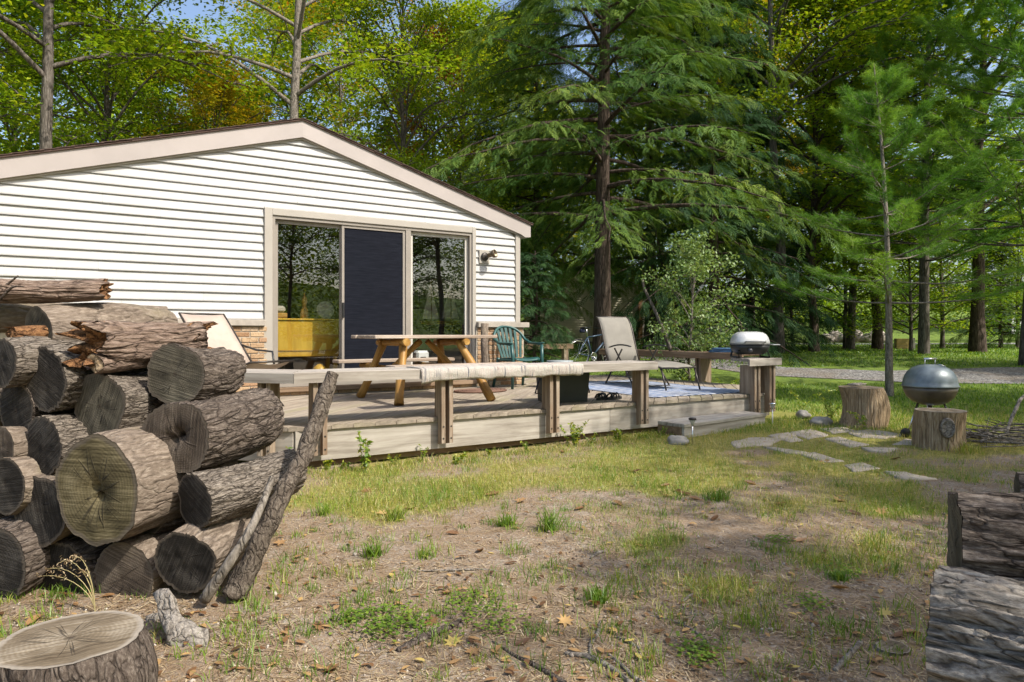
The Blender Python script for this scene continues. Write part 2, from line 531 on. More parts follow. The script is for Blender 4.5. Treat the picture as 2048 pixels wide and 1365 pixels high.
M['cut_grey'] = cut_mat('grey_sawn_end', (0.022, 0.019, 0.014), (0.075, 0.066, 0.048), (0.17, 0.15, 0.11))  # grey ends, toned down to carry the shade on the pile
M['cut_olive'] = cut_mat('mossy_sawn_end', (0.034, 0.028, 0.014), (0.11, 0.09, 0.046), (0.24, 0.20, 0.115), saw=34)
M['cut_brown'] = cut_mat('brown_sawn_end', (0.028, 0.021, 0.016), (0.085, 0.066, 0.050), (0.19, 0.155, 0.12))
M['cut_black'] = cut_mat('shade_dark_sawn_end', (0.008, 0.007, 0.006), (0.028, 0.024, 0.020), (0.09, 0.08, 0.068))  # shade inside the pile is put into this near black colour
M['cut_pale'] = cut_mat('pale_stump_top', (0.07, 0.050, 0.030), (0.165, 0.128, 0.085), (0.33, 0.28, 0.21), edge=(0.32, 0.28, 0.23), saw=40)

M['leaf_maple'] = leafmat('maple_leaf', [(0.0, (0.10, 0.20, 0.012)), (0.5, (0.22, 0.34, 0.020)), (0.86, (0.38, 0.45, 0.028)), (1.0, (0.56, 0.48, 0.03))], 0.48, 0.03)
M['leaf_green'] = leafmat('deep_green_leaf', [(0.0, (0.045, 0.11, 0.012)), (0.5, (0.10, 0.20, 0.018)), (1.0, (0.22, 0.32, 0.028))], 0.45, 0.03)
M['leaf_yellow'] = leafmat('autumn_yellow_leaf', [(0.0, (0.16, 0.24, 0.018)), (0.4, (0.36, 0.36, 0.025)), (0.75, (0.58, 0.42, 0.025)), (1.0, (0.60, 0.30, 0.02))], 0.45, 0.03)
M['leaf_mix'] = leafmat('turning_leaf', [(0.0, (0.09, 0.18, 0.015)), (0.5, (0.20, 0.28, 0.022)), (0.75, (0.46, 0.34, 0.03)), (1.0, (0.58, 0.26, 0.025))], 0.45, 0.03)
M['leaf_red'] = leafmat('rust_red_leaf', [(0.0, (0.14, 0.10, 0.03)), (0.5, (0.36, 0.09, 0.03)), (1.0, (0.42, 0.17, 0.08))], 0.4, 0.03)
M['leaf_sage'] = leafmat('pale_silvery_leaf', [(0.0, (0.09, 0.17, 0.045)), (0.5, (0.17, 0.26, 0.075)), (1.0, (0.30, 0.38, 0.15))], 0.35, 0.02)
M['leaf_hem'] = leafmat('hemlock_spray', [(0.0, (0.022, 0.066, 0.014)), (0.45, (0.062, 0.132, 0.022)), (0.8, (0.15, 0.225, 0.036)), (1.0, (0.31, 0.36, 0.07))], 0.33, 0.012, (1.1, 1.1, 0.5), 0.6)
M['leaf_pine'] = leafmat('white_pine_needles', [(0.0, (0.050, 0.14, 0.025)), (0.5, (0.13, 0.27, 0.035)), (1.0, (0.31, 0.45, 0.05))], 0.35, 0.015, (1.1, 1.15, 0.5), 0.6)
M['leaf_spruce'] = leafmat('dark_conifer_needles', [(0.0, (0.012, 0.036, 0.014)), (0.6, (0.034, 0.078, 0.026)), (1.0, (0.07, 0.135, 0.035))], 0.25, 0.01, (1.1, 1.1, 0.5), 0.6)
M['grass'] = leafmat('grass_blade', [(0.0, (0.10, 0.20, 0.018)), (0.45, (0.20, 0.30, 0.026)), (0.7, (0.40, 0.37, 0.08)), (1.0, (0.58, 0.47, 0.22))], 0.35, 0.03)
M['lawn'] = leafmat('lawn_blade', [(0.0, (0.06, 0.15, 0.012)), (0.6, (0.15, 0.28, 0.02)), (1.0, (0.30, 0.40, 0.035))], 0.4, 0.03)
M['clover'] = leafmat('clover_leaf', [(0.0, (0.08, 0.15, 0.015)), (0.6, (0.15, 0.24, 0.028)), (1.0, (0.24, 0.32, 0.04))], 0.35, 0.03)
M['weed'] = leafmat('weed_leaf', [(0.0, (0.10, 0.20, 0.02)), (0.6, (0.24, 0.33, 0.035)), (1.0, (0.44, 0.42, 0.05))], 0.4, 0.03)
M['deadleaf'] = leafmat('fallen_leaf', [(0.0, (0.09, 0.045, 0.022)), (0.4, (0.22, 0.115, 0.05)), (0.7, (0.36, 0.21, 0.095)), (0.93, (0.47, 0.30, 0.12)), (1.0, (0.55, 0.44, 0.12))], 0.2, 0.04)
M['straw'] = leafmat('dry_straw', [(0.0, (0.16, 0.10, 0.055)), (0.5, (0.34, 0.245, 0.14)), (1.0, (0.56, 0.46, 0.30))], 0.2, 0.03)
# ================================================================== GROUND
WALL_Y = 8.66
def deck_dist(x, y):
    return np.maximum(5.6 - y, 0)

def gmask(x, y):
    """how grassy the ground is, 0 bare soil .. 1 lawn"""
    x = np.asarray(x, float); y = np.asarray(y, float)
    d = x * Fx + y * Fy
    q = np.stack([x, y, np.zeros_like(x)], -1)
    n = fbm(q * 0.9, 21, 4)
    n2 = fbm(q * 2.6, 31, 3)
    right = x * Rx + y * Ry
    g = -0.14 + 0.56 * smooth((d - 3.1) / 2.2) + 0.28 * smooth((y - 2.6) / 3.0) + 0.95 * smooth((d - 5.6) / 2.5) * smooth((right - 1.2) / 2.0)
    g = g + 0.95 * n + 0.60 * n2
    g = np.maximum(g, smooth((d - 9.0) / 1.6) * 1.2)
    g = np.maximum(g, smooth((-d - 8) / 6) * 1.2)  # unseen ground behind the camera is greened for the glass reflections
    return np.clip(g, 0, 1)

def axis(lo, hi, step, far, k=1.16):
    a = list(np.arange(lo, hi, step))
    s = step; v = a[-1]
    while v < far: s *= k; v += s; a.append(v)
    s = step; v = a[0]; b = []
    while v > -far: s *= k; v -= s; b.append(v)
    return np.array(b[::-1] + a)

gx = axis(-3.0, 12.0, 0.075, 420); gy = axis(-1.0, 10.0, 0.075, 420)
GX, GY = np.meshgrid(gx, gy)
GZ = gh(GX, GY)
q = np.stack([GX, GY, GX * 0], -1)
nearw = (1 - smooth((depth_of(GX, GY) - 7) / 3))
GZ = GZ + nearw * 0.006 * vnoise(q * 7.0, 9)
nx, ny = len(gx), len(gy)
idx = np.arange(nx * ny).reshape(ny, nx)
Fq = np.stack([idx[:-1, :-1], idx[:-1, 1:], idx[1:, 1:], idx[1:, :-1]], -1).reshape(-1, 4)
ground_me = mesh('ground', np.stack([GX, GY, GZ], -1).reshape(-1, 3), Fq, True,
                 {'grass': gmask(GX, GY).ravel(), 'far': (smooth((depth_of(GX, GY) - 8.5) / 3) + smooth((-depth_of(GX, GY) - 8) / 6)).ravel()})

def ground_mat():
    t = NT('sandy_soil_and_turf')
    v = t.coord()
    fine = t.noise(v, 55, 6, 0.75)
    mid = t.noise(v, 9, 5, 0.65)
    big = t.noise(v, 1.6, 4, 0.6)
    soil = t.ramp(fine, [(0.30, (0.085, 0.064, 0.047)), (0.45, (0.235, 0.19, 0.147)), (0.60, (0.40, 0.345, 0.283)), (0.76, (0.58, 0.53, 0.455))])
    soil = t.mix(t.ramp(mid, [(0.38, 0.7), (0.60, 0.0)]), soil, (0.22, 0.15, 0.09))
    soil = t.mix(t.ramp(big, [(0.38, 0.5), (0.58, 0.0)]), soil, (0.26, 0.185, 0.115))
    # dry needles and crumbs
    nd = t.voro(t.mapping(v, (60, 22, 1), rot=(0, 0, 0.6)), 1.0, 'DISTANCE_TO_EDGE')
    soil = t.mix(t.ramp(nd, [(0.02, 0.45), (0.10, 0.0)]), soil, (0.34, 0.22, 0.12))
    g = t.n('ShaderNodeAttribute', attribute_name='grass').outputs['Fac']
    gf = t.math('ADD', g, t.math('MULTIPLY_ADD', fine, 0.9, -0.45))
    turf = t.ramp(t.noise(v, 24, 5, 0.7), [(0.3, (0.12, 0.125, 0.020)), (0.5, (0.235, 0.225, 0.045)), (0.7, (0.40, 0.35, 0.12))])
    far = t.n('ShaderNodeAttribute', attribute_name='far').outputs['Fac']
    lawn = t.ramp(t.noise(v, 3.0, 6, 0.7), [(0.3, (0.045, 0.10, 0.012)), (0.5, (0.10, 0.18, 0.018)), (0.72, (0.19, 0.26, 0.03))])
    turf = t.mix(far, turf, lawn)
    c = t.mix(t.ramp(gf, [(0.28, 0.0), (0.62, 0.85)]), soil, turf)
    h = t.math('ADD', t.math('MULTIPLY', fine, 0.7), t.math('MULTIPLY', mid, 0.8))
    t.bsdf(c, 0.97, 0, t.bump(h, 0.9, 0.02), 0.1)
    return t.m
M['ground'] = ground_mat()
kind(obj('ground', ground_me, M['ground']), 'structure', 'sandy yard soil with thin grass, running on into the lawn')

def strip(name, path, half, mat, label, lift=0.012, n=60, sub=10):
    """a road or path sheet laid on the ground; path in (pixel column, depth)"""
    P = np.array([wz(a, b) for a, b in path])
    t = np.linspace(0, len(P) - 1, n)
    i = np.clip(t.astype(int), 0, len(P) - 2); f = (t - i)[:, None]
    C = P[i] * (1 - f) + P[i + 1] * f
    hw = np.interp(t, range(len(half)), half)
    T = np.gradient(C, axis=0); T /= np.linalg.norm(T, axis=1)[:, None]
    N = np.stack([-T[:, 1], T[:, 0]], 1)
    V = []
    for j in range(sub + 1):
        s = (j / sub * 2 - 1)
        wob = 1 + (0.10 * np.array([vnoise((a[0] * .7, a[1] * .7, s), 4) for a in C]) if abs(s) > .99 else 0)
        Q = C + N * (hw * s * wob)[:, None]
        V.append(np.stack([Q[:, 0], Q[:, 1], gh(Q[:, 0], Q[:, 1]) + lift + 0.006 * (1 - s * s)], 1))
    V = np.stack(V, 0)
    idx = np.arange((sub + 1) * n).reshape(sub + 1, n)
    Fq = np.stack([idx[:-1, :-1], idx[:-1, 1:], idx[1:, 1:], idx[1:, :-1]], -1).reshape(-1, 4)
    return kind(obj(name, mesh(name, V.reshape(-1, 3), Fq, True), mat), 'structure', label)

def gravel_mat():
    t = NT('grey_gravel')
    v = t.coord()
    c = t.ramp(t.voro(v, 28, 'F1', 'Color'), [(0.2, (0.08, 0.077, 0.073)), (0.5, (0.18, 0.173, 0.166)), (0.8, (0.32, 0.31, 0.295))])
    c = t.mix(t.ramp(t.noise(v, 1.2, 4), [(0.45, 0.0), (0.65, 0.5)]), c, (0.20, 0.16, 0.115))
    t.bsdf(c, 0.95, 0, t.bump(t.voro(v, 28), 0.8, 0.03), 0.2)
    return t.m
M['gravel'] = gravel_mat()
strip('gravel_driveway', [(1150, 24.0), (1330, 18.0), (1550, 14.9), (1800, 14.0), (2100, 14.2), (2700, 13.2)], [.8, .8, .8, .9, 1.35, 1.5], M['gravel'], 'grey gravel drive crossing the lawn behind the deck')
strip('road', [(900, 37), (1400, 34), (1800, 34), (2400, 36)], [1.5, 1.5, 1.5, 1.5], plain('pale_asphalt', (0.24, 0.235, 0.23), 0.9, 0, 0.15, 2, 0.2), 'pale road far behind the lawn trees')

# ================================================================== CABIN
cabin = thing('cabin', 'low white vinyl sided cabin with brick base and wide gable', 'house', (2.28, WALL_Y, 0))
def cab(o):
    o.location = (o.location[0] - 2.28, o.location[1] - WALL_Y, o.location[2]); return o
def cpart(mb, name, mat, parent=cabin, sm=False):
    o = mb.build(name, mat, None, sm)
    o.parent = parent
    if parent is cabin: o.location = (-2.28, -WALL_Y, 0)
    return o

PEAK_X, PEAK_Z, SLOPE = 2.28, 3.865, 0.295
XL, XR = -1.02, 5.57                    # wall ends
DX0, DX1, DZ0, DZ1 = 1.82, 4.80, 0.47, 2.70   # door opening with its trim
FASC = 0.235
def roof_z(x): return PEAK_Z - SLOPE * abs(x - PEAK_X)
def rake_z(x): return roof_z(x) - FASC - 0.025        # underside of the rake board

# front wall backing, round the door opening
Y0, Y1 = WALL_Y + 0.02, WALL_Y + 0.16
mb = MB()
mb.box(XL + .02, DX0 + .02, Y0, Y1, -0.2, 2.66)
mb.box(DX1 - .02, XR - .02, Y0, Y1, -0.2, 2.66)
mb.box(DX0 + .02, DX1 - .02, Y0 + .001, Y1 - .001, -0.2, DZ0 - .01)
poly = [(XL + .02, 2.661), (XR - .02, 2.661), (XR - .02, rake_z(XR) + .1), (PEAK_X, rake_z(PEAK_X) + .1), (XL + .02, rake_z(XL) + .1)]
V = [(x, Y0, z) for x, z in poly] + [(x, Y1, z) for x, z in poly]
n = 5
mb.add(V, [tuple(range(n)), tuple(range(n, 2 * n))[::-1]] + [(i, n + i, n + (i + 1) % n, (i + 1) % n) for i in range(n)])
cpart(mb, 'front_wall', M['mortar'])
BACK = WALL_Y + 7.2
mb = MB().box(XL, XL + .12, Y1, BACK, -0.2, 2.75)
cpart(mb, 'side_wall', M['siding'])
mb = MB().box(XR - .12, XR, Y1, BACK, -0.2, 2.75)
cpart(mb, 'side_wall', M['siding'])
mb = MB().box(XL + .12, XR - .12, BACK - .12, BACK, -0.2, 2.75)
poly = [(XL + .12, 2.75), (XR - .12, 2.75), (PEAK_X, PEAK_Z - .1)]
mb.add([(x, BACK - .1, z) for x, z in poly] + [(x, BACK - .02, z) for x, z in poly], [(0, 1, 2), (5, 4, 3), (0, 3, 4, 1), (1, 4, 5, 2), (2, 5, 3, 0)])
cpart(mb, 'back_wall', M['siding'])
cpart(MB().box(XL + .13, XR - .13, Y1 + .01, BACK - .13, 0.38, 0.47), 'floor', plain('wood_floor', (0.20, 0.12, 0.06), 0.4, 0, 0.2, 3))
cpart(MB().box(XL + .13, XR - .13, Y1 + .01, BACK - .13, 2.70, 2.74), 'ceiling', M['dark'])
cpart(MB().box(XL + .13, XR - .13, WALL_Y + 3.4, WALL_Y + 3.5, 0.47, 2.70), 'room_wall', plain('tan_room_wall', (0.16, 0.13, 0.10), 0.8, 0, 0.1, 2))

# siding courses
EXPO = 0.1055
z = 1.318
def siding_piece(xa0, xb0, xa1, xb1, z0, z1, split=True):
    if split and xb1 - xa1 > 2.4 and random.random() < .7:
        xm = random.uniform(xa1 + .6, xb1 - .6)
        siding_piece(xa0, xm, xa1, xm, z0, z1, False); siding_piece(xm + .0015, xb0, xm + .0015, xb1, z0, z1, False)
        return
    yb, yt = WALL_Y - 0.023, WALL_Y - 0.003
    yb += random.uniform(-.003, .003); z0 += random.uniform(-.0015, .0015)
    V = [(xa0, yb, z0), (xb0, yb, z0), (xb1, yt, z1), (xa1, yt, z1),
         (xa0, WALL_Y + .019, z0 + .002), (xb0, WALL_Y + .019, z0 + .002), (xb1, WALL_Y + .018, z1), (xa1, WALL_Y + .018, z1),
         (xa0, yb - .0015, z0 + .012), (xb0, yb - .0015, z0 + .012)]
    Fc = [(0, 1, 9, 8), (8, 9, 2, 3), (0, 4, 5, 1), (0, 8, 3, 7, 4), (1, 5, 6, 2, 9), (3, 2, 6, 7)]
    cpart(MB().add(V, Fc), 'siding_board', M['siding'])
def lim(zz):
    h = (PEAK_Z - FASC - 0.02 - zz) / SLOPE
    return max(XL + .01, PEAK_X - h), min(XR - .075, PEAK_X + h)
while z < 3.60:
    z1 = z + EXPO - 0.002
    a0, b0 = lim(z); a1, b1 = lim(z1)
    if b1 <= a1: a1 = b1 = PEAK_X; 
    if z1 <= DZ1 + .01:
        for (u0, w0, u1, w1) in ((a0, DX0 - .001, a1, DX0 - .001), (DX1 + .001, b0, DX1 + .001, b1)):
            siding_piece(u0, w0, u1, w1, z, z1)
    elif z < DZ1:
        zc = DZ1 + .002
        for (u0, w0, u1, w1) in ((a0, DX0 - .001, a1, DX0 - .001), (DX1 + .001, b0, DX1 + .001, b1)):
            siding_piece(u0, w0, u1, w1, z, z1)
        siding_piece(DX0 + .001, DX1 - .001, DX0 + .001, DX1 - .001, zc, z1)
    else:
        siding_piece(a0, b0, a1, b1, z, z1)
    z += EXPO
cpart(MB().box(XR - .072, XR + .012, WALL_Y - .036, WALL_Y + .03, 1.316, rake_z(XR) + .03, .003), 'corner_trim', M['trim'])

# stone sill and bricks
for xa, xb in ((XL - .05, DX0 - .004), (DX1 + .004, XR + .13)):
    cpart(MB().box(xa, xb, WALL_Y - .115, WALL_Y + .018, 1.235, 1.312, .006), 'stone_sill', M['sill'])
bme = MB().box(-.095, .095, -.045, .045, -.0275, .0275, .004).mesh('brick')
bme.materials.append(M['brick'])
bme2 = MB().box(-.0455, .0455, -.045, .045, -.0275, .0275, .004).mesh('half_brick')
bme2.materials.append(M['brick'])
def brick_area(xa, xb, z0, rows, yface):
    for r in range(rows):
        zc = z0 + r * .0665 + .03
        x = xa
        if r % 2:
            o = obj('brick', bme2, None, cabin, (xa + .0455 - 2.28, yface + .045 - WALL_Y, zc)); x = xa + .101
        while x < xb - .06:
            w = min(.19, xb - x)
            o = obj('brick', bme if w > .15 else bme2, None, cabin, (x + (w if w > .15 else .091) / 2 - 2.28, yface + .045 - WALL_Y + random.uniform(-.003, .003), zc))
            if w > .15: o.scale.x = w / .19
            x += .20
brick_area(0.35, DX0 - .01, 0.37, 13, WALL_Y - .075)
brick_area(DX1 + .012, XR + .06, 0.37, 13, WALL_Y - .075)
brick_area(DX0 + .01, DX1 - .01, 0.30, 2, WALL_Y - .075)
cpart(MB().box(0.3, DX0 + .015, WALL_Y - .066, WALL_Y + .0195, 0.1, 1.233), 'mortar_bed', M['mortar'])
cpart(MB().box(DX1 - .01, XR + .055, WALL_Y - .066, WALL_Y + .0195, 0.1, 1.233), 'mortar_bed', M['mortar'])
cpart(MB().box(DX0 + .016, DX1 - .011, WALL_Y - .064, WALL_Y + .0195, 0.1, 0.43), 'mortar_bed', M['mortar'])

# roof, rake boards, shingle edge
for s in (-1, 1):
    xe = PEAK_X + s * 3.466
    rz = roof_z(xe)
    yf = WALL_Y - .075
    # rake board
    V = []
    for y in (yf, yf + .03):
        V += [(PEAK_X, y, PEAK_Z - .028), (xe, y, rz - .028), (xe, y, rz - FASC + .02), (xe - s * .10, y, rz - FASC + .012), (xe - s * .17, y, roof_z(xe - s * .17) - FASC), (PEAK_X, y, PEAK_Z - FASC)]
    n = 6
    cpart(MB().add(V, [tuple(range(n)), tuple(range(n, 2 * n))[::-1]] + [(i, n + i, n + (i + 1) % n, (i + 1) % n) for i in range(n)]), 'rake_board', M['fascia'])
    # thin moulding below the rake board
    V = []
    for y in (WALL_Y - .044, WALL_Y - .006):
        V += [(PEAK_X, y, PEAK_Z - FASC + .012), (xe - s * .20, y, roof_z(xe - s * .20) - FASC + .012), (xe - s * .20, y, roof_z(xe - s * .20) - FASC - .022), (PEAK_X, y, PEAK_Z - FASC - .022)]
    n = 4
    cpart(MB().add(V, [tuple(range(n)), tuple(range(n, 2 * n))[::-1]] + [(i, n + i, n + (i + 1) % n, (i + 1) % n) for i in range(n)]), 'rake_moulding', M['trim'])
    # roof deck
    V = []
    for y in (yf - .022, BACK + .3):
        V += [(PEAK_X, y, PEAK_Z - .026), (xe + s * .03, y, roof_z(xe + s * .03) - .026), (xe + s * .03, y, roof_z(xe + s * .03) - .008), (PEAK_X, y, PEAK_Z - .008)]
    roof = cpart(MB().add(V, [tuple(range(n)), tuple(range(n, 2 * n))[::-1]] + [(i, n + i, n + (i + 1) % n, (i + 1) % n) for i in range(n)]), 'roof', M['shingle'])
    # rows of shingles whose butts show along the rake
    L = math.hypot(xe - PEAK_X, PEAK_Z - rz)
    k = 0
    while k * .14 < L:
        u0 = k * .14; u1 = min(u0 + .17, L + .04)
        cs, sn = (xe - PEAK_X) / L, (rz - PEAK_Z) / L
        nx_, nz_ = -sn * s * (1 if s > 0 else 1), abs(cs)
        V = []
        for y in (yf - .03 - random.uniform(0, .006), BACK + .3):
            for u, t0 in ((u0, .000), (u1, .008)):
                for th in (t0, t0 + .007):
                    V.append((PEAK_X + cs * u + abs(sn) * s * th, y, PEAK_Z - .008 + sn * u + th))
        cpart(MB().add(V, [(0, 1, 3, 2), (4, 6, 7, 5), (0, 4, 5, 1), (2, 3, 7, 6), (0, 2, 6, 4), (1, 5, 7, 3)]), 'shingle_course', M['shingle'])
        k += 1
    # eave board running back
    cpart(MB().box(min(xe, xe - s * .03), max(xe, xe - s * .03), yf + .031, BACK, rz - FASC + .02, rz - .03), 'eave_board', M['fascia'])
    cpart(MB().box(min(xe - s * .031, XR if s > 0 else XL), max(xe - s * .031, XR if s > 0 else XL), yf + .031, BACK, rz - FASC + .02, rz - FASC + .035), 'soffit', M['fascia'])

# sliding door
YD = WALL_Y - .05
door = MB()
door.box(DX0, DX0 + .095, YD, WALL_Y + .15, DZ0, DZ1, .004)
door.box(DX1 - .06, DX1, YD, WALL_Y + .15, DZ0, DZ1, .004)
door.box(DX0 + .095, DX1 - .06, YD + .001, WALL_Y + .15, DZ1 - .085, DZ1 - .001, .004)
dfo = cpart(door, 'door_trim', M['trim'])
SX = [DX0 + .096, 2.80, 3.76, DX1 - .061]
fr = MB()
fr.box(SX[0], SX[0] + .035, YD + .02, WALL_Y + .14, DZ0 + .001, DZ1 - .087)
fr.box(SX[3] - .035, SX[3], YD + .02, WALL_Y + .14, DZ0 + .001, DZ1 - .087)
fr.box(SX[0] + .036, SX[3] - .036, YD + .02, WALL_Y + .14, DZ1 - .125, DZ1 - .086)
fr.box(SX[0] + .036, SX[3] - .036, YD + .02, WALL_Y + .14, DZ0 + .001, DZ0 + .04)
fr.box(3.70, 3.775, YD + .021, WALL_Y + .135, DZ0 + .041, DZ1 - .126)
slide = cpart(fr, 'sliding_door_frame', M['frame'])
cpart(MB().box(DX0 + .01, DX1 - .01, WALL_Y - .12, YD + .019, DZ0 - .06, DZ0 - .002, .004), 'door_sill', M['brownwood'])
def sash(x0, x1, y, w, fill, name, fmat):
    zb, zt = DZ0 + .042, DZ1 - .127
    s = MB()
    s.box(x0, x0 + w, y, y + .035, zb, zt, .003); s.box(x1 - w, x1, y, y + .035, zb, zt, .003)
    s.box(x0 + w, x1 - w, y + .001, y + .034, zt - w, zt - .001); s.box(x0 + w, x1 - w, y + .001, y + .034, zb + .001, zb + w * 1.4)
    so_ = cpart(s, name, fmat)
    g = MB().box(x0 + w - .005, x1 - w + .005, y + .014, y + .018, zb + w, zt - w + .005)
    if fill == 'glass':
        # one sheet, so that the sun passes as through a single pane
        g = MB().add([(x0 + w, y + .016, zb + w * 1.4), (x1 - w, y + .016, zb + w * 1.4), (x1 - w, y + .016, zt - w), (x0 + w, y + .016, zt - w)], [(0, 1, 2, 3)])
    p = g.build('pane' if fill == 'glass' else 'insect_screen', M[fill], so_)
    return so_
sash(SX[0] + .036, 2.83, YD + .075, .045, 'glass', 'sash', M['frame'])
sash(2.80, 3.695, YD + .035, .035, 'screen', 'screen_sash', M['frame'])
sash(3.776, SX[3] - .036, YD + .075, .05, 'glass', 'sash', M['frame_light'])
cpart(MB().box(2.803, 2.825, YD + .005, YD + .034, 1.35, 1.55, .004), 'door_handle', M['black'])

# wall lamp
lx, lz = 4.945, 2.28
lamp = thing('wall_lamp', 'small bronze floodlight on a white block beside the sliding door', 'lamp', (lx, WALL_Y - .02, lz))
MB().box(-.085, .085, -.022, .006, -.10, .10, .004).build('mounting_block', M['trim'], lamp)
MB().lathe([(.0, -.05), (.06, -.05), (.062, -.03), (.035, -.022)], 20, Matrix.Rotation(math.pi / 2, 4, 'X')).build('base_plate', M['darkmetal'], lamp, True, loc=(0, -.072, 0))
hd = MB().lathe([(.0, 0), (.03, .0), (.036, .02), (.036, .06), (.058, .085), (.062, .13), (.055, .132), (.05, .1), (0, .095)], 20)
hd.build('lamp_head', plain('aged_brass', (0.16, 0.12, 0.08), 0.4, 0.7), lamp, True, loc=(.02, -.085, .01), rot=(math.radians(70), math.radians(45), math.radians(20)))
MB().tube([(0, -.03, 0), (.01, -.06, -.005), (.03, -.09, .01)], .014, 8).build('arm', M['darkmetal'], lamp, True)

# interior seen through the door
def yellow_mat():
    t = NT('varnished_plywood')
    v = t.coord()
    n = t.noise(t.mapping(v, (9, 9, 1.2)), 1.5, 5, 0.6, 0.5)
    c = t.ramp(n, [(0.3, (0.42, 0.23, 0.02)), (0.7, (0.60, 0.37, 0.045))])
    t.bsdf(c, 0.35, 0, None, 0.4)
    return t.m
M['ply'] = yellow_mat()
sb = thing('sideboard', 'golden yellow plywood sideboard on legs just inside the glass door', 'sideboard', (2.42, 9.35, 0.47))
MB().box(-.52, .50, -.21, .22, .36, .85, .008).build('body', M['ply'], sb)
MB().box(-.54, .52, -.23, .24, .851, .875, .005).build('top', M['ply'], sb)
for a in (-.48, .46):
    for b in (-.17, .18):
        MB().box(a - .025, a + .025, b - .025, b + .025, 0, .36, .004).build('leg', M['ply'], sb)
MB().box(-.50, .48, -.222, -.2105, .44, .452).build('drawer_rail', M['logorange'], sb)
rd = thing('radio', 'old wooden radio with a pale top on the yellow sideboard', 'radio', (2.13, 9.32, 1.346))
MB().box(-.12, .12, -.08, .08, 0, .075, .012).build('case', M['logorange'], rd)
MB().box(-.10, .10, -.07, .07, .0755, .17, .03).build('cover', M['sill'], rd)
fig = MB().lathe([(0, 0), (.05, 0), (.055, .03), (.05, .12), (.03, .15), (.025, .2), (.04, .235), (.03, .29), (.012, .31), (.01, .36), (0, .365)], 16).build('bottle', M['logorange'], None, True, loc=(2.50, 9.34, 1.346))
tag(fig, 'amber bottle shaped ornament standing on the yellow sideboard', 'bottle')
pl = thing('decorative_plate', 'pale round plate propped on the yellow sideboard', 'plate', (2.80, 9.38, 1.346))
MB().lathe([(0, .004), (.07, .0), (.125, .018), (.125, .024), (.07, .010), (0, .012)], 28, Matrix.Translation((0, 0, .125)) @ Matrix.Rotation(math.radians(80), 4, 'X')).build('dish', M['sill'], pl, True)
MB().box(-.04, .04, -.01, .05, 0, .02).build('stand', M['logorange'], pl)
st = thing('stool', 'rounded yellow stool under the sideboard', 'stool', (2.62, 9.02, 0.47))
MB().lathe([(.0, .0), (.11, 0), (.105, .14), (.08, .22), (.03, .26), (0, .265)], 20).build('seat', M['ply'], st, True)
ch = thing('chest', 'dark low chest behind the right glass pane', 'chest', (4.75, 10.1, 0.47))
MB().box(-.75, .75, -.25, .25, .04, .78, .01).build('body', plain('dark_wood', (0.03, 0.022, 0.018), 0.4), ch)
MB().box(-.77, .77, -.27, .27, .781, .81, .006).build('lid', plain('dark_wood_lid', (0.04, 0.03, 0.024), 0.35), ch)
for a in (-.68, .68): MB().box(a - .03, a + .03, -.22, .22, 0, .04).build('foot', M['black'], ch)
M['sail'] = plain('cream_sail', (0.72, 0.66, 0.54), 0.9, 0, 0.05)
def sailboat(x, y, s, lab):
    b = thing('model_sailboat', lab, 'model boat', (x, y, 1.281), 0.15)
    hull = MB(); V = []
    for i in range(9):
        u = i / 8 * 2 - 1; w = .05 * (1 - u * u) ** .6 + .002
        V += [(u * .24, -w, .085), (u * .22, 0, .02), (u * .24, w, .085)]
    Fh = []
    for i in range(8):
        a = i * 3
        Fh += [(a, a + 1, a + 4, a + 3), (a + 1, a + 2, a + 5, a + 4), (a, a + 3, a + 5, a + 2)]
    hull.add([(p[0] * s, p[1] * s, p[2] * s) for p in V], Fh).build('hull', M['logorange'], b)
    MB().box(-.1 * s, .1 * s, -.03 * s, .03 * s, 0, .03 * s).build('stand', M['logorange'], b)
    MB().tube([(.03 * s, 0, .08 * s), (.03 * s, 0, .95 * s)], .006, 6).build('mast', M['logorange'], b)
    MB().add([(.02 * s, -.004, .13 * s), (.02 * s, -.004, .92 * s), (-.20 * s, -.02, .13 * s), (.02 * s, .004, .13 * s), (.02 * s, .004, .92 * s), (-.20 * s, -.014, .13 * s)], [(0, 1, 2), (5, 4, 3), (0, 3, 4, 1), (1, 4, 5, 2), (2, 5, 3, 0)]).build('sail', M['sail'], b)
    MB().add([(.05 * s, -.004, .13 * s), (.05 * s, -.004, .70 * s), (.21 * s, -.02, .13 * s), (.05 * s, .004, .13 * s), (.05 * s, .004, .70 * s), (.21 * s, -.014, .13 * s)], [(0, 2, 1), (3, 4, 5), (0, 1, 4, 3), (1, 2, 5, 4), (2, 0, 3, 5)]).build('jib', M['sail'], b)
sailboat(4.72, 10.02, .80, 'smaller model sailing boat with cream sails on the dark chest')
sailboat(5.12, 10.1, .86, 'taller model sailing boat with cream sails on the dark chest')
ht = thing('space_heater', 'white upright heater with a black display behind the right pane', 'heater', (4.15, 9.12, 0.47))
MB().box(-.10, .10, -.08, .08, .03, .42, .03).build('body', M['white'], ht)
MB().box(-.045, .045, -.084, -.0795, .27, .33).build('display', M['black'], ht)
for a in (-.085, .085): MB().box(a - .025, a + .025, -.09, -.078, .05, .24, .004).build('grille', M['black'], ht)
MB().box(-.12, .12, -.1, .1, 0, .029, .004).build('foot', M['black'], ht)
# ================================================================== DECK
DZ = 0.36                      # deck surface
deck = thing('deck', 'low weathered wood deck with diagonal boards and wide fascia', 'deck', (0, 0, 0))
FY = 5.67
